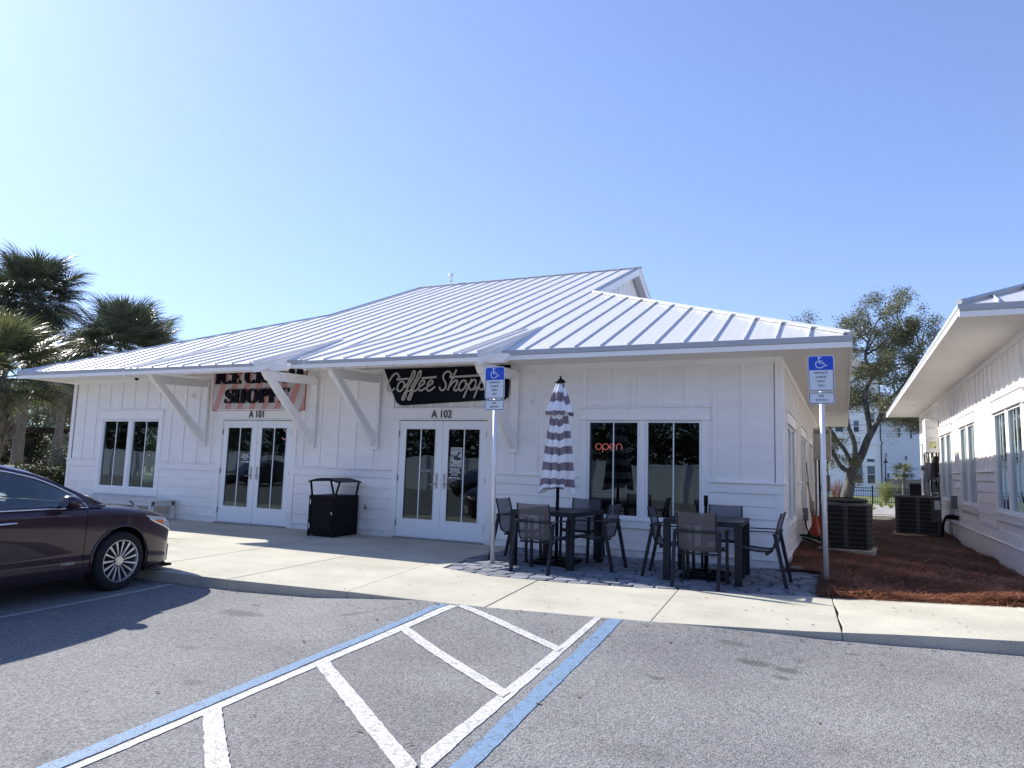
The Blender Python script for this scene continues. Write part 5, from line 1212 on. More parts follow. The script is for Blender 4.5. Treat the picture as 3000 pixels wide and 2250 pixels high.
# snap vertices near the arch circles
for v in V:
    for ax in AX:
        if v[2] < .80 and abs(v[1]) > .5:
            d = math.hypot(v[0]-ax, v[2]-AZ)
            if AR-.026 < d < AR+.022: k = AR/d; v[0] = ax+(v[0]-ax)*k; v[2] = AZ+(v[2]-AZ)*k
bm_, dm = {}, [{}, {}]
for i in range(len(S_)-1):
    gap = abs(S_[i+1]-S_[i]) < .008
    for j in range(nr_-1):
        a = i*nr_+j; idx = [a, a+1, a+nr_+1, a+nr_]
        sc = sum(V[q][0] for q in idx)/4; zc = sum(V[q][2] for q in idx)/4; uc = abs(sum(V[q][1] for q in idx)/4)
        if rr[j] > 4.5 and any(math.hypot(sc-ax, zc-AZ) < AR-.002 for ax in AX): continue
        if gap and rr[j] > 4.9 and zc > .30: continue
        for sgn in (-1, 1):
            if rr[j] >= 5.6 and zc > .30 and seams[1] < sc < seams[2]: add(doors[0] if sgn < 0 else doors[1], dm[0 if sgn < 0 else 1], idx, sgn)
            else: add(body, bm_, idx, sgn)
# nose and tail closing
for i_, sg in ((0, -1), (len(S_)-1, 1)):
    ringv = [(S_[i_], -abs(V[i_*nr_+j][1]), V[i_*nr_+j][2]) for j in range(nr_)] ; full = ringv + [(p[0], -p[1], p[2]) for p in ringv[::-1][:-1]]
    body.poly(full if sg > 0 else full[::-1])
bo = body.build('body', PAINT, car, smooth=True); md = bo.modifiers.new('weighted', 'WEIGHTED_NORMAL'); md.keep_sharp = True
for m_, d in enumerate(doors):
    if d.f:
        dd = d.build('door', PAINT, car, smooth=True)
        sg = -1 if m_ == 0 else 1
        s = MB(); y = sg*(body_u(-1.29, .775)+.012)
        s.tube([(-1.42, y-sg*.02, .775), (-1.40, y+sg*.02, .778), (-1.32, y+sg*.028, .781), (-1.22, y+sg*.02, .782), (-1.19, y-sg*.02, .782)], [.010, .014, .015, .014, .010], 8, flat=.7)
        s.build('handle', CHROME if True else PAINT, dd, smooth=True)
        if m_ == 0:
            t = text(dd, 'hybrid_badge', 'HYBRID', .042, (-.63, -(body_u(-.63, .345)+.002), .345), mat('badge_metal', (.45, .45, .47), .35, .8), ext=.0015, sx=1.05, shear=.3, bold=.0006)
# arches, liners, floor
for ax in AX:
    for sg in (-1, 1):
        P_ = []; s = MB()
        for i in range(25):
            a = rad(-22+(224)*i/24); x, z = ax+AR*math.cos(a), AZ+AR*math.sin(a); x = min(x, .93); P_.append((x, sg*(body_u(x, max(z, .2))+.001), z))
        s.tube(P_, .013, 6, flat=1); s.build('arch_lip', PAINT, car, smooth=True)
s = MB()
for ax in AX:
    n = 20
    for i in range(n):
        a0, a1 = rad(-25+230*i/n), rad(-25+230*(i+1)/n); R_ = AR+.004
        for sg in (-1, 1):
            s.poly([(ax+R_*math.cos(a0), sg*.875, AZ+R_*math.sin(a0)), (ax+R_*math.cos(a1), sg*.875, AZ+R_*math.sin(a1)), (ax+R_*math.cos(a1), sg*.52, AZ+R_*math.sin(a1)), (ax+R_*math.cos(a0), sg*.52, AZ+R_*math.sin(a0))])
    for sg in (-1, 1): s.poly([(ax+(AR+.004)*math.cos(rad(t)), sg*.52, AZ+(AR+.004)*math.sin(rad(t))) for t in range(-25, 206, 10)])
s.box(-3.6, .80, -.80, .80, .165, .19); s.box(-2.33, -.40, -.855, .855, .19, .80); s.build('underbody', LINER, car)
# greenhouse
GS = [-3.42,-3.25,-3.0,-2.7,-2.4,-2.0,-1.6,-1.2,-.93,-.75,-.6,-.45,-.33,-.22]; GZ = [.965,1.03,1.135,1.25,1.315,1.355,1.358,1.325,1.262,1.195,1.120,1.045,.985,.935]
def gz(s_): return float(np.interp(s_, GS, GZ))
GX = [float(x) for x in np.linspace(-3.42, -.22, 66)]
def gsec(s_, q):
    """q: 0 belt, 1 glass foot, 2 glass top, 3 roof edge, 4 roof shoulder, 5 roof, 6 centre"""
    z = gz(s_); zb = .905; wb = sm(WK, s_)-.035; h = z-zb; k = min(1, max(0, h/.42)); wr = wb - .245*k - .03*(1-k)
    if s_ > -.9: wr = wb-.245*k-.05*(1-k)
    return [(wb, zb-.02), (wb-.008, zb+.006), (wr+.030*k+.004, zb+.006+max(0, (h-.075))*.98 if h > .09 else zb+.007), (wr, z-.030*k-.004), (wr-.06, z-.008*k), (wr*.55, z+.012*k), (0, z+.022*k)][q]
def gpatch(name, m, rows, smin, smax, off=0.0, parent=car, sgs=(-1, 1)):
    s = MB(); xs_ = [x for x in GX if smin-1e-6 <= x <= smax+1e-6]
    for sg in sgs:
        for a, b in zip(xs_[:-1], xs_[1:]):
            for q in rows:
                p = []
                for x_, qq in ((a, q), (b, q), (b, q+1), (a, q+1)):
                    u, z = gsec(x_, qq); p.append((x_, sg*(u+off), z+off*.4))
                s.poly(p if sg < 0 else p[::-1])
    return s.build(name, m, parent, smooth=True)
gpatch('windscreen', CARGLASS, (4, 5), -1.12, -.22)
gpatch('rear_window', CARGLASS, (4, 5), -3.42, -2.60)
gpatch('roof_panel', PAINT, (4, 5), -2.62, -1.10)
for q_ in ((-1,), (1,)):
    gpatch('pillar', PAINT, (2, 3), -3.42, -.22, sgs=q_)
    gpatch('side_window', CARGLASS, (1,), -2.95, -.55, sgs=q_)
    gpatch('quarter_panel', DASH, (1,), -.56, -.22, sgs=q_); gpatch('quarter_panel', PAINT, (1,), -3.42, -2.90, sgs=q_)
    gpatch('belt_panel', PAINT, (0,), -3.42, -.22, sgs=q_)
for sg in (-1, 1):
    s = MB(); P_ = []
    for x_ in np.linspace(-2.95, -.50, 24): u, z = gsec(float(x_), 2); P_.append((float(x_), sg*(u+.004), z+.004))
    u, z = gsec(-.43, 1); P_.append((-.44, sg*(u+.012), .888)); P_ += [(x_, sg*(gsec(x_, 0)[0]+.012), .892) for x_ in (-.8, -1.4, -2.0, -2.6, -2.95)]
    s.tube(P_, .0105, 6, flat=.8); s.build('window_chrome', CHROME, car, smooth=True)
    s = MB(); s.bar((-1.52, sg*(gsec(-1.52, 1)[0]+.001), .905), (-1.60, sg*(gsec(-1.6, 2)[0]+.002), gsec(-1.6, 2)[1]), .055, .008, up=(0, 1, 0)); s.build('door_pillar', BLACKM, car)
    # mirror
    y0 = sg*.87; s = MB(); n = 10
    prof = [(-.03, .03), (.0, .075), (.04, .088), (.09, .084), (.13, .06), (.155, .02)]
    b = len(s.v); cx, cz = -.73, .962
    for i, (dx, r) in enumerate(prof):
        for k in range(14): a = 2*PI*k/14; s.v.append((cx-.055+dx, y0+sg*.115+sg*r*1.15*math.cos(a)*.95, cz+r*.80*math.sin(a)-.1*dx))
    for i in range(len(prof)-1):
        for k in range(14): k2 = (k+1) % 14; s.f.append([b+i*14+k, b+i*14+k2, b+(i+1)*14+k2, b+(i+1)*14+k] if sg > 0 else [b+i*14+k2, b+i*14+k, b+(i+1)*14+k, b+(i+1)*14+k2])
    s.f.append([b+k for k in range(14)]); s.f.append([b+5*14+k for k in range(14)])
    mi = s.build('mirror', PAINT, car, smooth=True)
    s = MB(); s.prism([(cx-.05, y0, .90), (cx+.04, y0, .90), (cx+.03, y0+sg*.10, .945), (cx-.04, y0+sg*.10, .945)], (0, 0, .018)); s.build('mirror_foot', BLACKM, mi)
    s = MB(); s.lathe([(.0005, .0), (.07, .0)], 14); g_ = s.build('mirror_glass', CHROME, mi); g_.rotation_euler = (0, -PI/2, 0); g_.location = (cx-.088, y0+sg*.115, cz); g_.scale = (.8, 1, 1)
    # headlight
    def hl(name, m, pts, off, nn=8):
        s = MB(); top, bot = pts; s0 = top[0][0]; N_ = 12
        for i in range(N_+1):
            t = i/N_; xs2 = [p[0] for p in top]; x_ = xs2[0]+(xs2[-1]-xs2[0])*t
            z1 = float(np.interp(x_, xs2, [p[1] for p in top])); z0 = float(np.interp(x_, [p[0] for p in bot], [p[1] for p in bot]))
            for q in range(6): z = z0+(z1-z0)*q/5; s.v.append((x_+off*.5, sg*(body_u(x_, z)+off), z+off*.2))
        for i in range(N_):
            for q in range(5): a = i*6+q; f_ = [a, a+6, a+7, a+1]; s.f.append(f_ if sg < 0 else f_[::-1])
        return s.build(name, m, car, smooth=True)
    h_ = hl('headlight', mat('headlight_bowl', (.62, .64, .68), .25, .35, coat=1), ([(.30, .776), (.50, .750), (.72, .708), (.84, .655)], [(.30, .762), (.43, .700), (.60, .640), (.74, .590), (.84, .565)]), .004)
    hl('indicator_lens', mat('amber_lens', (.75, .20, .03), .25), ([(.46, .715), (.60, .700)], [(.46, .698), (.60, .655)]), .007)
    s = MB(); s.tube([(x_, sg*(body_u(x_, z)+.012), z) for x_, z in ((.30, .777), (.36, .73), (.43, .698), (.60, .638), (.74, .588), (.84, .563))], .006, 6); s.build('headlight_trim', CHROME, car)
    s = MB(); s.prism([(.83, sg*.68, .40), (.925, sg*.50, .42), (.935, sg*.48, .28), (.90, sg*.55, .19), (.84, sg*.66, .21)], (.010, sg*.010, 0)); s.build('fog_lamp_bezel', mat('bezel_satin', (.5, .5, .52), .3, .8), car, bevel=.004)
s = MB(); s.box(.955, .975, -.30, .30, .46, .60); s.box(.93, .968, -.33, .33, .24, .38); s.build('grille', BLACKM, car)
s = MB()
for z in (.49, .525, .56): s.box(.974, .98, -.29, .29, z, z+.008)
s.build('grille_bars', CHROME, car)
s = MB(); s.tube([(.45, -.83, .180), (.62, -.79, .178), (.78, -.68, .182), (.87, -.50, .19), (.90, 0, .20), (.87, .50, .19), (.78, .68, .182), (.62, .79, .178), (.45, .83, .180)], [.010, .018, .022, .022, .022, .022, .022, .018, .010], 8, flat=.6); s.build('front_lip', PAINT, car, smooth=True)
s = MB(); s.box(-.30, -.20, -.62, .62, .93, .94); s.build('cowl_grille', BLACKM, car)
# interior
s = MB(); s.box(.0, .001, 0, .001, .2, .201) if False else None
s = MB(); s.box(-.95, -.45, -.76, .76, .66, .92); s.build('dashboard', DASH, car, bevel=.03)
for x_, y_ in ((-1.55, -.38), (-1.55, .38)):
    s = MB(); s.hexa([(x_-.08, y_-.24, .45), (x_+.10, y_-.24, .45), (x_+.10, y_+.24, .45), (x_-.08, y_+.24, .45), (x_-.30, y_-.21, 1.00), (x_-.16, y_-.21, 1.00), (x_-.16, y_+.21, 1.00), (x_-.30, y_+.21, 1.00)]); s.box(x_-.29, x_-.19, y_-.12, y_+.12, 1.03, 1.17); s.box(x_, x_+.45, y_-.24, y_+.24, .40, .50)
    s.build('seat', SEATM, car, bevel=.04)
s = MB(); s.box(-2.9, -2.55, -.62, .62, .5, 1.0); s.build('rear_seat', SEATM, car, bevel=.05)
s = MB(); s.tube([(-1.0+.05*math.sin(a), .38+.18*math.cos(a), .93+.17*math.sin(a)) for a in np.linspace(0, 2*PI, 25)], .014, 6); s.build('steering_wheel', DASH, car)
# wheels
WR = .310
def wheel(ax, sg):
    s = MB(); prof = [(.215, -.10), (.245, -.108), (.285, -.105), (.303, -.09), (WR, -.06), (WR, .06), (.303, .09), (.285, .105), (.245, .108), (.215, .10)]
    b = 0; n = 44
    for r, y in prof:
        for k in range(n): a = 2*PI*k/n; s.v.append((r*math.cos(a), y, r*math.sin(a)))
    for i in range(len(prof)-1):
        for k in range(n): k2 = (k+1) % n; s.f.append([i*n+k, i*n+k2, (i+1)*n+k2, (i+1)*n+k])
    w_ = s.build('wheel', TYRE, car, smooth=True)
    w_.location = (ax, sg*.785, WR-.003); w_.rotation_euler = (0, 0, 0 if sg < 0 else PI)
    s = MB()
    for r0, y0, r1, y1 in ((.222, -.104, .214, -.104), (.214, -.104, .206, -.085), (.206, -.085, .203, .09)):
        b = len(s.v)
        for k in range(n): a = 2*PI*k/n; s.v += [(r0*math.cos(a), y0, r0*math.sin(a)), (r1*math.cos(a), y1, r1*math.sin(a))]
        for k in range(n): k2 = (k+1) % n; s.f.append([b+2*k, b+2*k+1, b+2*k2+1, b+2*k2])
    s.build('rim', ALLOY, w_, smooth=True)
    s = MB(); pts = [(.205*math.cos(2*PI*k/n), .035, .205*math.sin(2*PI*k/n)) for k in range(n)]; s.poly(pts); s.build('brake_shadow_disc', mat('brake_metal', (.05, .05, .052), .5, .6), w_)
    s = MB()
    for k in range(15):
        a = 2*PI*k/15+.1; tw = .10
        for da, wd in ((0, .011),):
            d = Vector((math.cos(a), 0, math.sin(a))); e_ = Vector((math.cos(a+tw), 0, math.sin(a+tw))); q = Vector((-math.sin(a), 0, math.cos(a)))
            p0 = d*.045+Vector((0, -.078, 0)); p1 = e_*.208+Vector((0, -.098, 0)); wd0, wd1 = .008, .0165 if k % 3 else .014
            s.hexa([p0-q*wd0+Vector((0, .022, 0)), p0+q*wd0+Vector((0, .022, 0)), p1+q*wd1+Vector((0, .022, 0)), p1-q*wd1+Vector((0, .022, 0)), p0-q*wd0*.7, p0+q*wd0*.7, p1+q*wd1*.8, p1-q*wd1*.8])
    s.build('spokes', ALLOY, w_, bevel=.002, seg=1)
    s = MB(); s.tube([(0, -.05, 0), (0, -.084, 0)], .052, 20); o = s.build('hub', ALLOY, w_, bevel=.003)
    s = MB()
    for k in range(5): a = 2*PI*k/5+.6; s.tube([(.055*math.cos(a), -.06, .055*math.sin(a)), (.055*math.cos(a), -.088, .055*math.sin(a))], .009, 8)
    s.build('lug_nut_caps', mat('lug_dark', (.08, .08, .085), .35, .8), w_)
    s = MB()
    for rx, rz in ((.026, .018), (.010, .018), (.018, .008)):
        s.tube([(rx*math.cos(a), -.086, rz*math.sin(a)) for a in np.linspace(0, 2*PI, 19)], .0022, 5)
    s.build('wheel_emblem', CHROME, w_)
for ax in AX:
    for sg in (-1, 1): wheel(ax, sg)
# fender garnish below the mirror line


for k_, (x_, a_, lb_) in enumerate(((-15.2, 92, 'second dark sedan across the lot, mirrored in the coffee shop door'), (-29.0, 90, 'third dark sedan across the lot, mirrored in the ice cream shop door'))):
    c_ = copy_tree(car); c_['label'] = lb_; c_.location = (x_, -17.6, -.115); c_.rotation_euler = (0, 0, rad(a_))
    for o_ in (car, c_): o_['group'] = 'dark parked sedans'
# ------------------------------------------------------------------ service yard between the buildings
ACG = mat('condenser_paint', (.060, .060, .060), .5, var=.15, vscale=5); ACD = mat('condenser_coil', (.006, .006, .006), .7); ACT = mat('condenser_top', (.10, .098, .095), .5)
def condenser(x, y, rz, label, W=.80, Dp=.80, H=.82, panelside=False):
    t = thing('air_conditioner', label, 'air conditioner', (x, y, .02), rz, group='dark condenser units on the pine straw')
    s = MB(); s.box(-W/2-.06, W/2+.06, -Dp/2-.06, Dp/2+.06, -.03, .05); s.build('pad', CONC, t, bevel=.01)
    z0, z1 = .07, H
    s = MB(); s.box(-W/2+.03, W/2-.03, -Dp/2+.03, Dp/2-.03, z0, z1-.03); s.build('coil', ACD, t)
    c = .055
    for sx in (-1, 1):
        for sy in (-1, 1): s = MB(); s.prism([(sx*W/2, sy*(Dp/2-c), z0), (sx*(W/2-c), sy*Dp/2, z0), (sx*(W/2-c-.03), sy*(Dp/2-.02), z0), (sx*(W/2-.02), sy*(Dp/2-c-.03), z0)], (0, 0, z1-z0-.02)); s.build('corner_post', ACG, t)
    s = MB(); s.box(-.035, .035, -Dp/2, -Dp/2+.02, z0, z1-.03)
    s.build('centre_post', ACG, t)
    nb = 8
    s = MB()
    for i in range(nb+1):
        z = z0+.02+(z1-z0-.09)*i/nb
        P_ = [(-W/2, -Dp/2+c, z), (-W/2+c, -Dp/2, z), (W/2-c, -Dp/2, z), (W/2, -Dp/2+c, z), (W/2, Dp/2-c, z), (W/2-c, Dp/2, z), (-W/2+c, Dp/2, z), (-W/2, Dp/2-c, z), (-W/2, -Dp/2+c, z)]
        s.tube(P_, .0055, 4)
    s.build('guard_wires', ACT, t)
    s = MB(); n = 26
    for i in range(n):
        x_ = -W/2+c+.02+(W-2*c-.04)*i/(n-1); s.box(x_-.0016, x_+.0016, -Dp/2+.010, -Dp/2+.013, z0, z1-.05)
        s.box(W/2-.013, W/2-.010, x_-.0016, x_+.0016, z0, z1-.05)
    o = s.build('grille_slats', ACG, t); o['kind'] = 'stuff'
    s = MB(); s.prism([(-W/2-.008, -Dp/2+c, z1-.03), (-W/2+c, -Dp/2-.008, z1-.03), (W/2-c, -Dp/2-.008, z1-.03), (W/2+.008, -Dp/2+c, z1-.03), (W/2+.008, Dp/2-c, z1-.03), (W/2-c, Dp/2+.008, z1-.03), (-W/2+c, Dp/2+.008, z1-.03), (-W/2-.008, Dp/2-c, z1-.03)][::1], (0, 0, .045)); s.build('top_cover', ACT, t, bevel=.006)
    s = MB()
    for r in np.linspace(.06, W*.40, 7): s.tube([(r*math.cos(a), r*math.sin(a), z1+.022) for a in np.linspace(0, 2*PI, 25)], .004, 4)
    s.build('fan_guard', BLACKM, t)
    if panelside:
        s = MB(); s.box(W/2-.20, W/2+.002, -Dp/2-.006, -Dp/2+.02, z0+.25, z1-.04); p = s.build('service_panel', ACG, t, bevel=.004)
        s = MB(); s.box(W/2-.13, W/2-.02, -Dp/2-.009, -Dp/2-.0065, z1-.27, z1-.07); s.build('rating_label', mat('label_white', (.55, .57, .60), .5), p)
    return t
condenser(.02, 3.42, rad(-4), 'nearest dark condenser unit, behind the right parking sign post')
condenser(-.02, 5.15, rad(2), 'dark condenser unit half hidden behind the nearest one at the left wall', H=.86)
condenser(1.52, 8.35, rad(-3), 'dark condenser unit with a white rating label beside the second building', W=.92, Dp=.85, H=.90, panelside=True)
BOXG = mat('grey_enamel', (.16, .17, .18), .5); PVC = mat('grey_pipe', (.26, .27, .28), .5); PVCW = mat('white_pipe', (.68, .66, .62), .5); RUB = mat('black_foam', (.012, .012, .012), .9, bump=.4, bscale=60)
for y, z, k in ((4.75, .43, 'nearer'), (8.15, .46, 'farther')):
    t = thing('disconnect_box', '%s small grey electric box with a black cable on the first building side wall' % k, 'electric box', (BX1+.03, y, z), group='electric boxes on the first side wall')
    s = MB(); s.box(0, .10, -.07, .07, 0, .25); s.build('box', BOXG, t, bevel=.006)
    s = MB(); s.tube(smooth_path([(.05, 0, 0), (.06, 0, -.12), (.16, -.08, -.30), (.42, -.5, -.36)], 5), .016, 8); s.build('cable', RUB, t, smooth=True)
t = thing('disconnect_box', 'grey electric box with conduit on the second building side wall', 'electric box', (2.13, 7.25, .58+.13))
s = MB(); s.box(-.05, .05, -.12, .12, 0, .28); s.build('box', BOXG, t, bevel=.006)
s = MB(); s.tube(smooth_path([(0, 0, 0), (-.02, .0, -.12), (-.10, .12, -.25), (-.12, .3, -.28)], 5), .014, 8); s.build('cable', PVC, t, smooth=True)
t = thing('refrigerant_lines', 'black insulated refrigerant lines at the foot of the first side wall', 'pipes', (BX1, 3.9, .0))
for k, z in enumerate((.20, .16, .12)):
    s = MB(); s.tube(smooth_path([(-.0, .1*k, z), (.16, .08*k-.05, z-.01), (.35, -.05-.05*k, z-.06), (.55, -.12-.06*k, .06)], 6), .022-.004*k, 8); s.build('line', RUB if k != 1 else PVCW, t, smooth=True)
t = thing('refrigerant_lines', 'black insulated lines curling down from the second building wall to the ground', 'pipes', (2.16, 6.9, 0))
for k in range(3):
    s = MB(); s.tube(smooth_path([(.0, 0, .56-.03*k), (-.18, .15+.05*k, .56-.03*k), (-.24, .35+.08*k, .38), (-.26, .55+.1*k, .10), (-.4, .8+.1*k, .05)], 6), .026-.004*k, 8); s.build('line', RUB, t, smooth=True)
t = thing('coiled_hose', 'thin dark hose lying loosely across the pine straw', 'hose', (0, 0, .075))
s = MB(); s.tube([(p[0], p[1], bed_z(p[0], p[1])-.035) for p in smooth_path([(.30, 2.9), (.56, 3.52), (1.34, 3.5), (1.32, 3.05), (1.28, 2.65), (.99, 1.70)], 8)], .007, 6)
s.tube([(p[0], p[1], bed_z(p[0], p[1])-.035) for p in smooth_path([(.45, 2.75), (.9, 2.55), (1.28, 2.45), (1.44, 1.3), (1.46, .885), (1.30, .66), (1.08, .603)], 8)], .007, 6); s.build('hose', mat('hose_rubber', (.07, .05, .045), .6), t, smooth=True)
# louvred cabinet, pipes and leaning poles on the first side wall
t = thing('louvred_cabinet', 'beige louvred wall cabinet high on the far end of the first side wall', 'cabinet', (BX1+.02, 11.2, 1.78))
s = MB(); s.box(0, .46, -.3, .3, 0, .88); cb = s.build('cabinet_box', mat('beige_enamel', (.42, .40, .36), .55), t, bevel=.006)
for k in range(9): s = MB(); s.box(.02, .44, -.312, -.301, .05+k*.068, .05+k*.068+.045); s.build('louvre', MT['beige_enamel'], t, bevel=.003, seg=1)
s = MB(); s.box(.04, .20, -.309, -.301, .72, .82); s.box(.25, .42, -.309, -.301, .72, .82); s.build('vent_grille', mat('vent_grey', (.20, .20, .20), .6), t)
t = thing('meter_cluster', 'grey meters and pipes under the beige louvred cabinet', 'pipes', (BX1+.02, 11.2, 0))
for k, (x_, m_) in enumerate(((.05, PVC), (.14, RUB), (.26, PVC), (.36, BOXG))):
    s = MB(); s.tube([(x_, -.1+.05*k, 0), (x_, -.1+.05*k, 1.79)], .03-.004*k, 8); s.build('pipe', m_, t, smooth=True)
s = MB(); s.box(.18, .42, -.22, -.05, .9, 1.35); s.build('meter_box', BOXG, t, bevel=.01)
s = MB(); s.box(.22, .36, -.2, -.08, 1.45, 1.62); s.build('yellow_valve', mat('yellow_valve', (.5, .38, .08), .5), t)
for k, (x_, y_, h_) in enumerate(((.12, 5.95, 1.62), (.20, 6.1, 1.45), (.27, 6.0, 1.2))):
    t = thing('leaning_pole', ('tallest', 'middle', 'shortest')[k]+' pale pole leaning on the first side wall behind the traffic cones', 'pole', (BX1+x_, y_, 0), group='poles leaning on the first side wall')
    s = MB(); s.tube([(.06, 0, .02), (-x_+.05, .15, h_)], .014, 8); s.build('pole', mat('bare_wood', (.42, .36, .28), .7) if k != 1 else PVCW, t, smooth=True)
ORG = mat('cone_orange', (.55, .06, .015), .45)
for k, (x_, y_) in enumerate(((-.60, 5.75), (-.50, 6.05))):
    t = thing('traffic_cone', ('nearer', 'farther')[k]+' orange traffic cone squeezed between the wall and the nearest condenser units', 'traffic cone', (x_, y_, .03), group='orange traffic cones')
    s = MB(); s.lathe([(.125, .02), (.115, .03), (.03, .46), (.026, .46)], 20); s.build('cone', ORG, t, smooth=True)
    s = MB(); s.box(-.16, .16, -.16, .16, 0, .02); s.build('base', ORG, t, bevel=.006)
# tankless water heater and pipework on the second building
HT = mat('heater_enamel', (.80, .80, .79), .35)
t = thing('water_heater', 'white wall mounted water heater box on the second building', 'water heater', (1.87, 10.0, 2.0))
s = MB(); s.box(0, .32, 0, .50, 0, .86); hb = s.build('casing', HT, t, bevel=.03, seg=3)
s = MB(); s.box(.05, .28, -.004, -.0005, .08, .70); s.build('front_panel', mat('heater_panel', (.74, .74, .72), .4), t, bevel=.002, seg=1)
s = MB(); s.box(.08, .24, -.007, -.0045, .60, .66); s.box(.09, .22, -.007, -.0045, .34, .39); s.build('blank_label', mat('pale_label', (.60, .60, .58), .5), t)
s = MB(); s.box(.09, .25, -.007, -.0045, .12, .28); s.build('yellow_label', mat('yellow_label', (.62, .62, .30), .5), t)
s = MB(); s.box(.20, .235, -.009, -.0075, .12, .155); s.box(.10, .25, -.009, -.0075, .265, .272); s.box(.11, .15, -.009, -.0075, .22, .226); s.build('label_print', BLACKP, t)
t = thing('pipework', 'grey and black pipes and small boxes under the white water heater', 'pipes', (1.87, 10.2, 0))
for k, (x_, y_, r, z0_, m_) in enumerate(((.05, .1, .018, .75, PVC), (.10, .15, .022, .80, PVC), (.15, .0, .012, .70, RUB), (.20, .2, .02, .75, PVCW), (.26, .05, .022, 1.15, RUB), (.30, -.05, .012, .55, RUB), (.02, .3, .024, .8, PVC))):
    s = MB(); s.tube(smooth_path([(x_, y_, 2.0), (x_+.01, y_, 1.6), (x_-.02, y_, 1.2), (x_, y_, z0_)], 4), r, 8); s.build('pipe', m_, t, smooth=True)
s = MB(); s.tube([(-.06, .3, 1.62), (.30, .3, 1.62)], .065, 12); s.build('duct', PVC, t, smooth=True)
s = MB(); s.box(.12, .30, .05, .2, 1.0, 1.28); s.box(.14, .26, -.1, .02, .78, .98); s.box(.02, .26, .02, .22, 1.30, 1.75); s.build('junction_boxes', BOXG, t, bevel=.01)
s = MB(); s.box(.20, .30, -.05, .08, 1.38, 1.92); s.build('black_filter', RUB, t, bevel=.02)
t = thing('foundation_vent', 'small louvred vent low on the first side wall behind the patio corner', 'vent', (BX1+.035, 1.0, .0))
for k in range(5): s = MB(); s.box(0, .015, -.22, .22, .005+k*.02, .018+k*.02); s.build('slat', TRIM, t)
# stones by the wall corner
t = thing('stone', 'pale broken stone at the foot of the building corner beside the patio', 'stone', (-.66, -.05, .02))
s = MB(); s.lathe([(.02, -.02), (.075, -.01), (.085, .02), (.05, .045), (.01, .05)], 9); o = s.build('stone_body', mat('pale_stone', (.40, .38, .35), .9, bump=.6, bscale=30), t, bevel=.01); o.scale = (1.3, .8, .8)
# ------------------------------------------------------------------ palms
FRG = mat('palm_frond_green', (0.090, 0.104, 0.070), 0.40, island=.4, trans=((.06, .08, .03), .22), spec=.6)  # paler green: the hazy veil over the left palms is put into the colour
FRY = mat('palm_frond_light', (0.085, 0.10, 0.045), 0.45, island=.35, trans=((.13, .15, .06), .3), spec=.6)
FRD = mat('palm_frond_dead', (0.20, 0.175, 0.155), 0.8, island=.3)
BARK = mat('palm_bark', (0.20, 0.17, 0.14), 0.9, var=.45, vscale=6, bump=.9, bscale=18, stretch=(1, 1, 5))
BOOT = mat('palm_boots', (0.17, 0.145, 0.12), 0.9, var=.4, vscale=9, bump=.6, bscale=30)
def frond_mesh(name, m, pet, rad_, droop, n=52, spread=125, limp=.45, fold=.25):
    """costapalmate fan leaf: petiole along +x then narrow drooping leaflets"""
    V = []; F = []
    def strip(P, W, nrm):
        b = len(V)
        for p, w_ in zip(P, W): p = Vector(p); V.append(tuple(p+nrm*w_)); V.append(tuple(p-nrm*w_))
        for i in range(len(P)-1): F.append([b+2*i, b+2*i+1, b+2*i+3, b+2*i+2])
    arch = lambda x: -droop*.25*x*x
    strip([(pet*t, 0, arch(pet*t)) for t in (0, .33, .66, 1)], [.022, .017, .013, .01], Vector((0, 1, 0)))
    strip([(pet*t, 0, arch(pet*t)) for t in (0, .33, .66, 1)], [.012, .012, .01, .01], Vector((0, 0, 1)))
    for i in range(n):
        a = rad(-spread+2*spread*i/(n-1)+random.uniform(-1.5, 1.5)); L = rad_*(1-.22*(abs(a)/rad(spread))**2)*random.uniform(.9, 1.08)
        root = pet+.34*rad_*max(0, math.cos(a))**1.0*.8; hub = Vector((root, 0, arch(root)*1.15)); d = Vector((math.cos(a), math.sin(a), 0)); up = fold*abs(math.sin(a))
        P = []; W = []; dr = limp*random.uniform(.9, 2.0)
        for t in (0, .3, .55, .78, 1.0):
            r = L*t; fall = droop*.20*r + dr*(max(0, t-.38)**1.7)*L
            P.append(hub + d*(r*(1-.22*dr*max(0, t-.4))) + Vector((0, 0, up*r*(1-t*.5)-fall))); W.append((.012, .019, .017, .010, .002)[len(P)-1])
        sd = Vector((-d.y, d.x, .25*(1 if i % 2 else -1))).normalized(); strip(P, W, sd)
    me = bpy.data.meshes.new(name); me.from_pydata(V, [], F); me.materials.append(m); me.update(); return me
FM = {k: [frond_mesh('palm_frond', m, *a) for a in lst] for k, m, lst in (
    ('g', FRG, [(.95, .95, .5), (1.05, 1.0, .8), (.9, .9, .35), (1.0, 1.0, 1.0)]), ('y', FRY, [(.95, .95, .35), (.9, .9, .5)]), ('d', FRD, [(.9, .8, 1.3, 36, 80, .9), (.95, .85, 1.6, 36, 70, 1.0)]))}
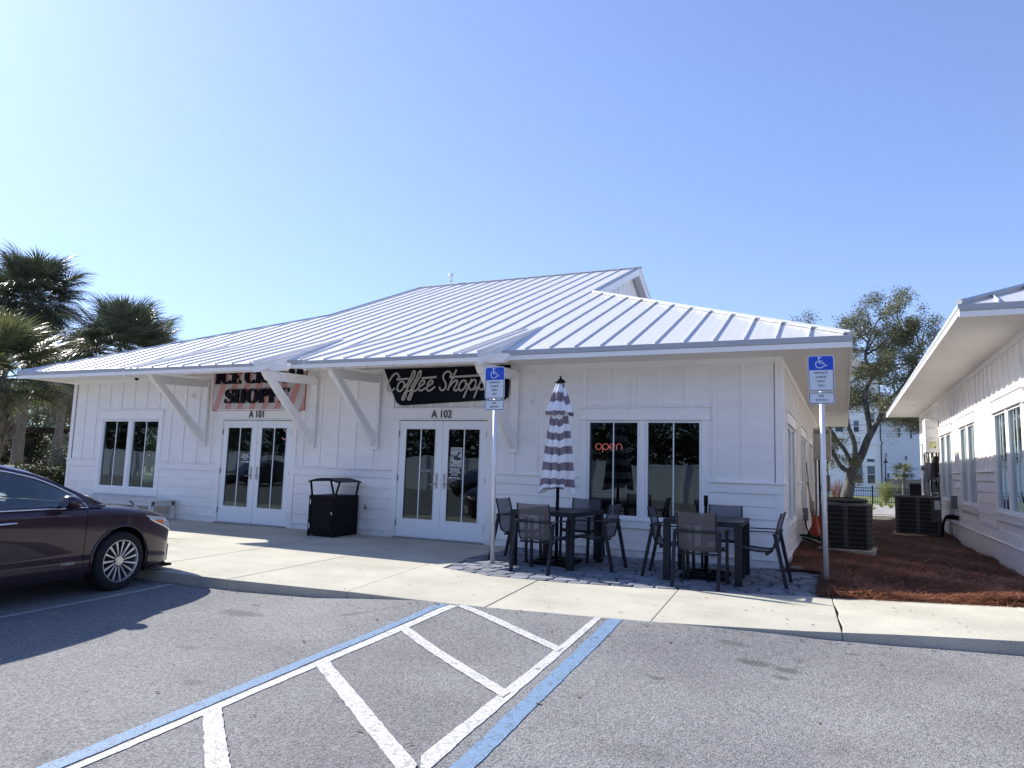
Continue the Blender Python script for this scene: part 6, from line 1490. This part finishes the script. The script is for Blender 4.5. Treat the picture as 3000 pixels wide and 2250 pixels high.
def palm(x, y, h, label, rt=.19, R_=1.0, n=44, kind='g', dead=10, lean=(0, 0), boots=0, zb=-.05, name='palm_tree', emin=-38):
    t = thing(name, label, 'palm tree', (x, y, zb)); s = MB(); P = []; W = []
    for i in range(13):
        q = i/12; P.append((lean[0]*q*q, lean[1]*q*q, h*q)); W.append(rt*(1.22-.3*min(1, q*5)+.06*math.sin(9*q)+random.uniform(-.015, .015)))
    s.tube(P, W, 16); s.build('trunk', BARK, t, smooth=True)
    cx, cy = lean
    if boots:
        s = MB()
        for k in range(boots):
            z = h-.05-1.7*k/boots; a = k*2.4; q = z/h; c = Vector((lean[0]*q*q, lean[1]*q*q, z)); d = Vector((math.cos(a), math.sin(a), 0)); e_ = Vector((-d.y, d.x, 0))
            s.hexa([c+d*rt*.8-e_*.07-Vector((0, 0, .1)), c+d*rt*.8+e_*.07-Vector((0, 0, .1)), c+d*rt*1.05+e_*.07-Vector((0, 0, .1)), c+d*rt*1.05-e_*.07-Vector((0, 0, .1)), c+d*(rt*1.15)-e_*.035+Vector((0, 0, .22)), c+d*(rt*1.15)+e_*.035+Vector((0, 0, .22)), c+d*(rt*1.6)+e_*.03+Vector((0, 0, .20)), c+d*(rt*1.6)-e_*.03+Vector((0, 0, .20))])
        s.build('boots', BOOT, t)
    for k in range(n+dead):
        dd = k >= n; q = (k+.5)/n if not dd else 1
        el = rad(82-(82-emin)*(q**.85)+random.uniform(-7, 7)) if not dd else rad(random.uniform(-78, -50)); az = k*2.39996+random.uniform(-.3, .3)
        me = random.choice(FM['d' if dd else kind]); o = bpy.data.objects.new('palm_frond', me); COL.objects.link(o); o.parent = t
        sc = R_*random.uniform(.88, 1.1)
        M = Matrix.Translation((cx+.10*math.cos(az), cy+.10*math.sin(az), h-.05+.25*math.sin(max(0, el))*R_)) @ Matrix.Rotation(az, 4, 'Z') @ Matrix.Rotation(-el, 4, 'Y') @ Matrix.Rotation(random.uniform(-.35, .35), 4, 'X') @ Matrix.Scale(sc, 4)
        o.matrix_local = M
    return t
palm(-28.9, 6.0, 7.45, 'tall dark palm with a large shaggy crown and brown skirt at the left edge', rt=.20, R_=.92, n=74, dead=34)
palm(-31.6, 6.6, 7.3, 'palm crown cut by the left picture edge behind the tall shaggy palm', rt=.20, R_=.92, n=56, dead=24)
palm(-28.0, 6.9, 4.9, 'palm with leftover leaf boots standing close beside the tall shaggy palm', rt=.17, R_=.85, n=26, dead=6, boots=26, lean=(.3, 0))
palm(-31.2, 9.0, 4.6, 'slim palm trunk next to the building corner, farther back behind the hedge', rt=.19, R_=.95, n=34, dead=6)
palm(-20.65, 4.0, 4.62, 'round dark palm crown rising behind the left end of the metal roof', rt=.19, R_=.84, n=92, dead=10, emin=-62)
palm(-19.55, -.1, 3.25, 'near light green palm with rough leaf boots at the left picture edge', rt=.20, R_=.92, n=50, kind='y', dead=6, boots=30, lean=(-.1, 0), emin=-30)
palm(-27.6, 10.2, 5.55, 'distant palm whose leaf tips only just show above the metal roof', rt=.18, R_=1.0, n=24, dead=0)
palm(2.92, 34, 1.75, 'small palm with a spiralled trunk in front of the white houses', rt=.10, R_=.30, n=34, kind='y', dead=0, name='palm_tree', zb=-.05, boots=0)
# bare twigs by the near palm
TWIG = mat('grey_twig', (.16, .14, .12), .8)
t = thing('bare_shrub', 'leafless grey twigs sprawling under the near palm at the left edge', 'shrub', (-18.9, -.2, 0))
s = MB()
for k in range(26):
    a = random.uniform(-.9, .7); e_ = random.uniform(.3, 1.2); L = random.uniform(.8, 2.0); p = Vector((random.uniform(-.5, .2), random.uniform(-.5, .5), random.uniform(1.2, 2.2)))
    d = Vector((math.cos(a)*math.cos(e_), math.sin(a)*.5, math.sin(e_))); P = [p]
    for q in range(4): d = (d+Vector((random.gauss(0, .12), random.gauss(0, .12), random.gauss(-.02, .1)))).normalized(); P.append(P[-1]+d*L/4)
    s.tube(P, [.010, .008, .006, .004, .002], 4)
s.tube([(-.3, 0, 0), (-.25, 0, 1.2), (-.3, 0, 2.0)], [.05, .04, .02], 6)
s.build('twigs', TWIG, t)

# ------------------------------------------------------------------ leafy trees
LEAFO = mat('oak_leaf', (0.125, 0.130, 0.070), 0.5, island=.6, trans=((.16, .17, .07), .3), spec=.4)
LEAFD = mat('dark_leaf', (0.042, 0.054, 0.026), 0.55, island=.55, trans=((.06, .08, .015), .2))
LEAFM = mat('grey_green_leaf', (0.11, 0.12, 0.085), 0.6, island=.5, trans=((.12, .13, .06), .25))
OAKB = mat('oak_bark', (0.125, 0.122, 0.112), 0.9, color2=(.04, .036, .032), var=.5, vscale=7, bump=1.0, bscale=22, stretch=(1, 1, .35))
def leaves(C_, size, jitter, n, up=.4, seed=0):
    """n leaf quads scattered round centres C_ (k,3) with per-centre radius"""
    r = np.random.default_rng(seed); C_ = np.asarray(C_, float); k = r.integers(0, len(C_), n); rr_ = C_[k, 3] if C_.shape[1] > 3 else jitter
    off = r.normal(0, 1, (n, 3)); off /= np.linalg.norm(off, axis=1)[:, None]; off *= (np.atleast_1d(rr_)*r.random(n)**.45)[:, None] if np.ndim(rr_) else rr_*(r.random(n)**.45)[:, None]
    c = C_[k, :3]+off
    d = r.normal(0, 1, (n, 3)); d[:, 2] *= .6; d /= np.linalg.norm(d, axis=1)[:, None]; e_ = r.normal(0, 1, (n, 3)); e_ = np.cross(d, e_); e_ /= np.linalg.norm(e_, axis=1)[:, None]
    L = size*(0.7+.7*r.random(n))[:, None]; Wd = L*.42
    return np.stack([c-d*L*.5, c+e_*Wd*.5, c+d*L*.5, c-e_*Wd*.5], axis=1)
def grow(s, p, d, L, r, depth, ends, curl=.25, up=.1):
    P = [Vector(p)]; R_ = [r]; d = Vector(d).normalized(); n = 4
    for i in range(n):
        d = (d+Vector((random.gauss(0, curl), random.gauss(0, curl), random.gauss(up, curl)))*.5).normalized(); P.append(P[-1]+d*L/n); R_.append(r*(1-.5*(i+1)/n))
        if depth <= 2: ends.append((*P[-1], depth))
    s.tube(P, R_, 6 if r > .03 else 4, caps=False)
    if depth > 0:
        for k in range(random.choice((2, 3, 3))):
            i = random.choice((2, 3, 4)); a = Vector((random.gauss(0, 1), random.gauss(0, 1), random.gauss(0, .7))).normalized()
            grow(s, P[i], (d*1.0+a*.85), L*random.uniform(.58, .8), R_[i]*.68, depth-1, ends, curl, up)
def limb(s, pts, r0, r1, sub=4):
    P = smooth_path(pts, sub); R_ = [r0+(r1-r0)*(i/(len(P)-1)) for i in range(len(P))]; s.tube(P, R_, 10); return P
oak = thing('oak_tree', 'spreading live oak with forked mossy trunk and bare upper twigs behind the gap', 'tree', (0, 0, 0))
s = MB(); E_ = []; oy_ = 19.0
def o3(pts, dy0=0, dy1=0):
    n = len(pts); return [(p[0], oy_+dy0+(dy1-dy0)*i/(n-1), p[1]) for i, p in enumerate(pts)]
trunk = limb(s, o3([(-.06, -.1), (.04, .55), (.16, 1.1), (.24, 1.62)]), .26, .17)
L1 = limb(s, o3([(.25, 1.55), (.42, 1.85), (.62, 2.25), (.80, 2.75), (1.02, 3.18)], 0, .2), .165, .12)
L1b = limb(s, o3([(1.0, 3.1), (1.22, 3.55), (1.40, 4.05), (1.62, 4.35), (1.95, 4.6)], .2, .8), .10, .05)
L1c = limb(s, o3([(.90, 3.0), (.82, 3.7), (.76, 4.5), (1.00, 5.2), (.80, 5.8), (.90, 6.4), (1.10, 6.9)], .2, -.2), .11, .03)
L1d = limb(s, o3([(.98, 5.15), (1.35, 5.7), (1.55, 6.2), (1.8, 6.7), (2.1, 7.1)], -.1, .6), .06, .02)
L2 = limb(s, o3([(.26, 1.7), (.36, 2.25), (.32, 2.7), (.16, 3.2), (.12, 3.8), (.25, 4.6), (.05, 5.5), (-.3, 6.3)], 0, -.6), .105, .03)
L3 = limb(s, o3([(.26, 1.75), (.05, 2.25), (-.20, 2.65), (-.48, 3.15), (-.7, 3.9), (-.9, 4.9), (-1.2, 5.9), (-1.3, 6.5)], 0, .5), .085, .03)
L4 = limb(s, o3([(.20, 1.55), (-.05, 1.62), (-.25, 1.9), (-.50, 2.45), (-.95, 3.0), (-1.5, 3.4)], 0, -.4), .10, .04)
L5 = limb(s, o3([(1.22, 3.45), (1.6, 3.52), (2.05, 3.48), (2.45, 3.35), (2.75, 3.1)], .4, -.5), .04, .015)
L6 = limb(s, o3([(1.5, 4.2), (2.1, 4.9), (2.5, 5.7), (2.75, 6.3)], .5, 1.2), .06, .02)
for P_, i0, n_, L_, r_, dp in ((L1c, 10, 10, .95, .040, 3), (L1d, 5, 9, .85, .03, 3), (L2, 12, 9, .85, .03, 3), (L3, 9, 8, .8, .026, 3), (L4, 9, 6, .6, .024, 2), (L5, 5, 13, .48, .014, 2), (L6, 4, 10, .85, .032, 3), (L1b, 6, 7, .9, .03, 3), (L1c, 18, 6, .9, .022, 2)):
    for k in range(n_):
        i = random.randrange(min(i0, len(P_)-2), len(P_)); p = Vector(P_[i]); a = Vector((random.gauss(0, 1), random.gauss(0, .9), random.gauss(.35, .6))).normalized()
        grow(s, p, a, L_*random.uniform(.7, 1.1), r_, dp, E_)
for P_, n_ in ((L4, 8), (L3, 6)):
    for k in range(n_):
        i = random.randrange(6, len(P_)); grow(s, Vector(P_[i]), Vector((random.gauss(0, 1), random.gauss(0, .8), random.gauss(-.5, .5))).normalized(), .55, .016, 2, E_, .25, -.12)
s.build('trunk', OAKB, oak, smooth=True)
C_ = []
for e_ in E_:
    bare = (e_[2] > 7.3 and e_[0] < .6) or (e_[0] < -.6 and e_[2] > 7.0)
    if random.random() < (.22 if bare else .72) and e_[2] < 8.5 and -2.4 < e_[0] < 3.6: C_.append((e_[0], e_[1], e_[2], .22))
obj('crown', fast_quads('crown', leaves([(c[0], c[1], c[2], .25) for c in C_], .078, .25, 56000, seed=3), LEAFO), oak)
# ground shrubs at the back
def shrub(name, label, x, y, w_, h_, m, n, size, stems=10, cat='shrub', z=0.0, fill=.8, seed=1, flat=.8):
    t = thing(name, label, cat, (x, y, z)); s = MB(); C2 = []
    for k in range(stems):
        a = random.uniform(0, 2*PI); e_ = Vector((math.cos(a)*w_*.5*random.random(), math.sin(a)*w_*.5*flat*random.random(), h_*random.uniform(.45, .95))); P_ = [(0, 0, 0), tuple(e_*.5+Vector((0, 0, .1*h_))), tuple(e_)]
        s.tube(P_, [.02, .012, .004], 4); C2 += [(e_.x, e_.y, e_.z, w_*.22), (e_.x*.7, e_.y*.7, e_.z*.65, w_*.22)]
    s.build('stems', TWIG, t)
    if n: obj('foliage', fast_quads('foliage', leaves(C2, size, .3, n, seed=seed), m), t)
    return t
LEAFY = mat('yellow_green_leaf', (.17, .20, .05), .6, island=.4, trans=((.3, .34, .08), .35))
shrub('shrub', 'airy yellow green shrub beside the black fence in front of the houses', 1.72, 28.0, 1.1, 1.15, LEAFY, 3500, .05, stems=34)
t = shrub('shrub', 'leafless reddish twiggy shrub left of the oak trunk', -.35, 24.0, .9, 1.35, LEAFY, 0, .05, stems=70)
t.children[0].data.materials.clear(); t.children[0].data.materials.append(mat('reddish_twig', (.22, .13, .11), .8))
t = thing('shrub', 'leafless twiggy shrub between the street lamp and the small palm', 'shrub', (2.45, 33.0, 0)); s = MB(); E2 = []
for k in range(9): grow(s, (0, 0, .5), (random.gauss(0, .5), random.gauss(0, .5), 1), .5, .012, 2, E2)
s.build('stems', TWIG, t)
def agave(x, y, r, label, z=0.0, m=None, n=26):
    t = thing('agave', label, 'plant', (x, y, z), group='spiky rosettes on the gravel')
    V_ = []
    for k in range(n):
        a = k*2.4; e_ = rad(random.uniform(20, 80)); L = r*random.uniform(.8, 1.15); d = Vector((math.cos(a)*math.cos(e_), math.sin(a)*math.cos(e_), math.sin(e_))); sd = Vector((-math.sin(a), math.cos(a), 0))*.028
        p0 = Vector((0, 0, .02)); p1 = p0+d*L*.55; p2 = p0+d*L+Vector((0, 0, -.15*L)); V_.append((p0+sd, p1+sd*1.1, p1-sd*1.1, p0-sd)); V_.append((p1+sd*1.1, p2, p2, p1-sd*1.1))
    s = MB()
    for q in V_: s.poly(q[:3]+((q[3],) if q[0] != q[3] else ()) if q[1] != q[2] else (q[0], q[1], q[3]))
    s.build('rosette', m or LEAFY, t); return t
for x, y, r, lb in ((.30, 22.5, .30, 'spiky green rosette right behind the nearer condenser units'), (.95, 21.6, .34, 'larger spiky rosette at the back edge of the pine straw'), (.85, 26.5, .36, 'spiky rosette on the gravel near the black fence'), (1.45, 25.5, .30, 'yellowish spiky rosette on the gravel beside the second building condenser'), (1.8, 25.0, .3, 'spiky rosette partly hidden behind the second building condenser')):
    agave(x, y, r, lb, z=-.01)

# black fence, bin, lamp, houses
def picket_fence(x0, x1, y, h, label):
    t = thing('picket_fence', label, 'fence', (0, y, -.01)); s = MB(); s.box(x0, x1, -.012, .012, h-.05, h-.02); s.box(x0, x1, -.012, .012, h-.20, h-.17); s.box(x0, x1, -.012, .012, .10, .13); s.build('rail', BLACKM, t)
    x = x0+.10; me = None
    while x < x1:
        if me is None: s = MB(); s.box(-.0085, .0085, -.0135, .0135, .04, h); me = s.mesh('picket', BLACKM)
        o = bpy.data.objects.new('picket', me); COL.objects.link(o); o.parent = t; o.location = (x, 0, 0); x += .105
    for xp in np.arange(x0, x1+.1, 2.2):
        s = MB(); s.box(xp-.032, xp+.032, -.032, .032, 0, h+.06); s.box(xp-.04, xp+.04, -.04, .04, h+.06, h+.08); s.build('post', BLACKM, t)
picket_fence(-3.15, 5.85, 30.0, .84, 'black metal picket fence across the gap in front of the houses')
t = thing('wheelie_bin', 'black wheeled bin standing behind the fence at the second building corner', 'bin', (3.28, 31.5, 0))
s = MB(); s.hexa([(-.24, -.26, .05), (.24, -.26, .05), (.24, .26, .05), (-.24, .26, .05), (-.30, -.32, 1.0), (.30, -.32, 1.0), (.30, .32, 1.0), (-.30, .32, 1.0)]); s.build('bin_body', BLACKM, t, bevel=.02)
s = MB(); s.hexa([(-.32, -.35, 1.0), (.32, -.35, 1.0), (.32, .35, 1.0), (-.32, .35, 1.0), (-.28, -.28, 1.09), (.28, -.28, 1.09), (.28, .30, 1.09), (-.28, .30, 1.09)]); s.build('lid', BLACKM, t, bevel=.02)
t = thing('street_lamp', 'black gooseneck street lamp in front of the white house wall', 'street lamp', (2.13, 36, 0))
s = MB(); s.tube([(0, 0, 0), (0, 0, 2.32)], [.05, .03], 10); s.tube(smooth_path([(0, 0, 2.3), (-.0, 0, 2.62), (.05, 0, 2.76), (.09, 0, 2.66), (.06, 0, 2.45)], 5), .018, 6); s.build('pole', BLACKM, t, smooth=True)
s = MB(); s.lathe([(.15, 2.20), (.14, 2.23), (.05, 2.32), (.03, 2.46)], 16, (.02, 0, 0)); s.build('lamp_shade', BLACKM, t, smooth=True)
HW_ = mat('white_house_siding', (.92, .90, .88), .7); HT_ = mat('house_trim', (.80, .82, .85), .6); HGL = mat('house_glass', (.05, .06, .07), .15, spec=.8); HRF = mat('house_shingle', (.16, .16, .18), .9, var=.2, vscale=4)
def lap_house(name, label, x0, x1, y, z1, sp, depth=9):
    t = thing(name, label, 'house', (0, y, -.05)); s = MB(); s.box(x0, x1, .06, depth, 0, z1); w_ = s.build('wall', HW_, t)
    n = int(z1/sp)
    for i in range(n):
        z = i*sp; s = MB(); s.hexa([(x0, 0, z), (x1, 0, z), (x1, .06, z), (x0, .06, z), (x0, .045, z+sp-.004), (x1, .045, z+sp-.004), (x1, .06, z+sp-.004), (x0, .06, z+sp-.004)]); s.build('lap_board', HW_, w_)
    return t
def hwin(t, x0, x1, z0, z1, double=True, blinds=True):
    s = MB(); f = .07
    s.box(x0-f, x0, -.05, .05, z0-f, z1+f); s.box(x1, x1+f, -.05, .05, z0-f, z1+f); s.box(x0, x1, -.05, .05, z0-f, z0); s.box(x0, x1, -.05, .05, z1, z1+f)
    if double: s.box(x0, x1, -.035, .02, (z0+z1)/2-.02, (z0+z1)/2+.02)
    w_ = s.build('window', HT_, t); s = MB(); s.poly([(x0, -.012, z0), (x1, -.012, z0), (x1, -.012, z1), (x0, -.012, z1)]); s.build('pane', HGL, w_)
    if blinds:
        s = MB(); z = (z0+z1)/2+.06
        while z < z1-.03: s.box(x0+.02, x1-.02, -.016, -.013, z, z+.025); z += .06
        o = s.build('blind', mat('blind_slats', (.30, .34, .36), .6), w_); o['kind'] = 'stuff'
H1 = lap_house('white_house', 'three storey white lap sided house behind the oak with dark windows', -9.0, 2.46, 48, 9.2, .145)
hwin(H1, 1.50, 1.99, .95, 2.22); hwin(H1, .72, 1.18, .95, 2.22); hwin(H1, 1.50, 1.98, 2.52, 2.72, False, False); hwin(H1, .66, 1.0, 4.72, 5.55); hwin(H1, 1.78, 2.04, 5.4, 6.1, True, True); hwin(H1, -.6, -.1, 4.72, 5.55)
s = MB(); s.box(-9.02, 2.49, -.06, -.001, 3.76, 3.86); s.box(-9.02, 2.49, -.05, -.001, 2.60+.1, 2.78) if False else None; s.build('belt_trim', HT_, H1)
s = MB(); s.tube([(2.44, -.10, .2), (2.44, -.10, 3.7), (2.50, -.10, 3.82), (2.50, -.10, 4.0), (2.42, -.10, 4.1), (2.42, -.10, 9.0)], .045, 8); s.build('downspout', mat('dark_spout', (.05, .055, .06), .5), H1)
s = MB(); s.hexa([(-9.4, -.4, 9.2), (2.8, -.4, 9.2), (2.8, 9.4, 9.2), (-9.4, 9.4, 9.2), (-7, 3, 11), (.5, 3, 11), (.5, 6, 11), (-7, 6, 11)]); s.build('roof', HRF, H1)
H2 = lap_house('white_house', 'white house with narrow windows and a grey roof edge behind the small palm', 2.6, 12, 56, 6.1, .13, 8)
for a, b, z0, z1 in ((4.02, 4.20, 4.78, 5.48), (4.90, 5.06, 4.68, 5.42), (4.50, 4.64, 2.88, 3.2), (3.16, 3.30, 1.36, 1.76), (4.86, 5.02, 1.40, 1.76)): hwin(H2, a, b, z0, z1, b-a > .15, False)
s = MB(); s.box(2.58, 12.02, -.05, -.001, 2.24, 2.30); s.build('belt_trim', HT_, H2)
s = MB(); s.hexa([(2.2, -.5, 6.1), (12.4, -.5, 6.1), (12.4, 8.4, 6.1), (2.2, 8.4, 6.1), (2.6, 3.2, 7.9), (9.5, 3.2, 7.9), (9.5, 4.6, 7.9), (2.6, 4.6, 7.9)]); s.build('roof', HRF, H2)
t = thing('timber_fence', 'brown horizontal board fence behind the small palm', 'fence', (0, 50, -.05)); TB = mat('weathered_board', (.30, .24, .16), .85, var=.3, vscale=3)
for k in range(8): s = MB(); s.box(2.7, 7.5, -.01-.002*(k % 2), .012, .05+k*.16, .05+k*.16+.15); s.build('board', TB, t)
for x in (2.75, 3.9, 5.05, 6.2, 7.4): s = MB(); s.box(x-.05, x+.05, -.06, -.015, 0, 1.40); s.build('post', TB, t)
t = thing('overhead_wires', 'three thin overhead wires crossing behind the oak tree', 'wires', (0, 40, 0))
for z in (5.9, 5.45, 4.65): s = MB(); s.tube([(-14, 0, z+.5), (-6, 0, z+.1), (2, 0, z), (10, 0, z+.1), (18, 0, z+.5)], .012, 4); s.build('wire', BLACKM, t)
t = thing('overhead_wires', 'two low wires in front of the narrow windowed house', 'wires', (0, 44, 0))
for z in (4.35, 4.52): s = MB(); s.tube([(-2, 0, z), (12, 0, z-.02)], .008, 4); s.build('wire', BLACKM, t)

# ------------------------------------------------------------------ left background: hedge, pavilion, woodland, bollard
hedge = thing('hedge', 'clipped dark green hedge beside the left building corner', 'hedge', (0, 0, 0))
r = np.random.default_rng(5); N_ = 16000; c = np.c_[r.uniform(-24.2, -20.2, N_), r.uniform(2.4, 4.2, N_), r.uniform(0, .86, N_)]
f_ = r.integers(0, 3, N_); c[f_ == 0, 1] = 2.4+r.normal(0, .05, (f_ == 0).sum()); c[f_ == 1, 2] = .86+r.normal(0, .04, (f_ == 1).sum())
q_ = leaves(np.c_[c, np.full(N_, .02)], .06, .02, N_, seed=9)
s = MB(); s.box(-24.1, -20.3, 2.5, 4.1, 0, .80); s.build('inner_growth', mat('hedge_core', (.010, .014, .006), .9), hedge); obj('foliage', fast_quads('foliage', q_, LEAFD), hedge)
shrub('shrub', 'loose light green bush poking up behind the hedge', -24.2, 5.2, 2.2, 1.5, LEAFM, 3500, .10, stems=26, seed=4)
t = thing('pavilion', 'dark timber pavilion frame among the trees at the left edge', 'pavilion', (-37.5, 10, 0)); PVD = mat('dark_timber', (.03, .025, .025), .6)
s = MB(); s.hexa([(-2.6, -2, 2.25), (2.2, -2, 2.25), (2.2, 2, 2.25), (-2.6, 2, 2.25), (-2.8, -2.2, 2.5), (2.4, -2.2, 2.5), (2.4, 2.2, 2.5), (-2.8, 2.2, 2.5)]); s.build('roof', PVD, t)
for x in (-2.3, -.2, 1.75):
    for y in (-1.8, 1.8): s = MB(); s.box(x-.09, x+.09, y-.09, y+.09, 0, 2.25); s.build('post', PVD, t)
s = MB(); s.box(-2.2, 1.7, -1.82, -1.72, 1.95, 2.1); s.build('beam', PVD, t)
t = thing('bollard', 'short white post with a flat cap behind the parked car', 'post', (-22.4, 2.0, 0)); s = MB(); s.tube([(0, 0, 0), (0, 0, .84)], .10, 14); s.tube([(0, 0, .84), (0, 0, .90)], .125, 14); s.build('post', VINYL, t)
def tree(name, label, x, y, h, w_, m, n, size, seed, trunkr=.2, cat='tree', low=.25):
    t = thing(name, label, cat, (x, y, -.05), group='trees in the left background'); s = MB(); E3 = []
    s.tube([(0, 0, 0), (.1, 0, h*.3), (0, .1, h*.55)], [trunkr, trunkr*.8, trunkr*.5], 8); rr__ = random.Random(seed); C3 = []
    for k in range(16):
        a = rr__.uniform(0, 2*PI); zz = h*(low+(1-low)*rr__.random()**.8); q = math.sin(PI*min(.97, max(.12, (zz/h-low*.6)/(1-low*.6))))**.6; rd = w_*.5*q*rr__.uniform(.35, 1); p = (rd*math.cos(a), rd*math.sin(a), zz)
        s.tube([(0, 0, zz*.5), (p[0]*.5, p[1]*.5, zz*.8), p], [trunkr*.35, trunkr*.2, .02], 5); C3.append((*p, w_*.17)); 
        for _ in range(3): C3.append((p[0]+rr__.gauss(0, w_*.09), p[1]+rr__.gauss(0, w_*.09), p[2]+rr__.gauss(0, w_*.07), w_*.10))
    s.build('trunk', OAKB, t, smooth=True); obj('crown', fast_quads('crown', leaves(C3, size, .5, n, seed=seed), m), t)
for k, (x, y, h, w_, m, n, lb) in enumerate(((-36, 20, 5.6, 6, LEAFM, 9000, 'hazy grey green tree between the palm trunks under the roof corner'), (-41, 17, 5.2, 5.5, LEAFM, 8000, 'rounded grey green tree behind the dark pavilion'), (-47, 22, 5.0, 6.5, LEAFD, 7000, 'dark tree in the far left background beyond the pavilion'),
        (-31.5, 21, 6.4, 6, LEAFD, 9000, 'dark tree just left of the building corner, tallest under the roof overhang'), (-29.5, 15, 3.6, 4.6, LEAFD, 8000, 'low dark tree directly beside the left building corner behind the hedge'), (-34.5, 14, 3.2, 5.0, LEAFD, 8000, 'low dark bushy tree behind the palm trunks'))):
    tree('background_tree', lb, x, y, h, w_, m, n, .15, 20+k, low=.08)

# what the windows mirror: fence and trees across the lot, behind the camera
mf = thing('vinyl_fence', 'white vinyl privacy fence across the lot, mirrored in the windows', 'fence', (0, -24, -.3))
me = None
for i in range(52):
    if me is None:
        s = MB(); s.box(-1.15, 1.15, -.02, .02, .1, 1.85); s.box(-1.15, 1.15, -.03, .03, 1.85, 1.95)
        me = s.mesh('panel', VINYL); s = MB(); s.box(-.065, .065, -.065, .065, 0, 2.02); mp = s.mesh('post', VINYL)
    o = obj('panel', me, mf); o.location = (-96+i*2.44, 0, 0); o = obj('post', mp, mf); o.location = (-96+i*2.44+1.22, 0, 0)
wood = bpy.data.objects.new('woodland', None)
r = np.random.default_rng(11); C4 = []
for k in range(760): C4.append((r.uniform(-125, 30), r.uniform(-38, -28), r.uniform(.0, 6.8), r.uniform(1.2, 2.4)))
o = obj('woodland', fast_quads('woodland', leaves(C4, .42, 1, 120000, seed=12), LEAFD)); tag(o, 'dense dark woodland across the lot, mirrored in the windows', 'woodland', kind='stuff')
bpy.data.objects.remove(wood)
for k, (x, y, h, w_, m, n, lb) in enumerate(((-52, 30, 7.2, 9, LEAFM, 9000, 'wide hazy grey green tree far behind the palms at the left edge'), (-62, 27, 6.2, 10, LEAFD, 8000, 'far dark tree behind the pavilion, cut by the left picture edge'), (-44, 33, 7.4, 8, LEAFM, 9000, 'tall hazy tree far behind the slim palm trunk'), (-39, 12, 2.3, 5, LEAFD, 5000, 'low dark shrubby tree underneath the dark pavilion'))):
    tree('background_tree', lb, x, y, h, w_, m, n, .19, 40+k, low=.02)
r = np.random.default_rng(17); C5 = [(r.uniform(-150, -42), r.uniform(48, 62), r.uniform(0, 7.5), r.uniform(1.5, 3)) for k in range(330)]
o = obj('woodland', fast_quads('woodland', leaves(C5, .75, 1, 30000, seed=13), LEAFM)); tag(o, 'far hazy woodland seen under the roof corner at the left edge', 'woodland', kind='stuff')
# leaf litter and gum spots on the walk and the lot
LIT = mat('dry_leaf_litter', (.10, .07, .045), .9, island=.6)
r = np.random.default_rng(21); Q = []
for k in range(420):
    if r.random() < .45: x, y = r.uniform(-14, 3), 0; y = curb_y(x)-abs(r.normal(0, .10))-.02; z = zlot(x, y)+.006
    elif r.random() < .5: x, y = r.uniform(-10, 2.5), r.uniform(-9.5, -4.5); y = min(y, curb_y(x)-.1); z = zlot(x, y)+.006
    else: x = r.uniform(-14, 3); y = r.uniform(curb_y(x)+.1, -.1 if x < -5 else -2.4); z = rise(x, y)+.004
    if x > -.3 and y > -2.2: continue
    a = r.uniform(0, 6.28); L = r.uniform(.008, .026); W_ = L*r.uniform(.25, .6); dx, dy = math.cos(a), math.sin(a)
    Q.append(((x-dx*L, y-dy*L, z), (x+dy*W_, y-dx*W_, z+.004), (x+dx*L, y+dy*L, z+.002), (x-dy*W_, y+dx*W_, z+.003)))
tag(obj('leaf_litter', fast_quads('leaf_litter', Q, LIT)), 'scattered dry leaf scraps on the concrete walk and asphalt', 'leaf litter', kind='stuff')
# extra straw strays over the edge of the walk
Q = []
for k in range(900):
    x = r.uniform(-.35, 3.0); y = bed_front(max(x, -.27))-abs(r.normal(0, .05)); z = rise(x, y)+.006; a = r.uniform(0, 6.28); L = r.uniform(.03, .08); wd = .0016; dx, dy = math.cos(a)*L, math.sin(a)*L; px, py = -math.sin(a)*wd, math.cos(a)*wd
    Q.append(((x-dx+px, y-dy+py, z), (x-dx-px, y-dy-py, z), (x+dx-px, y+dy-py, z+.008), (x+dx+px, y+dy+py, z+.008)))
o = obj('stray_needles', fast_quads('stray_needles', Q, STRAW), bed); o['kind'] = 'stuff'
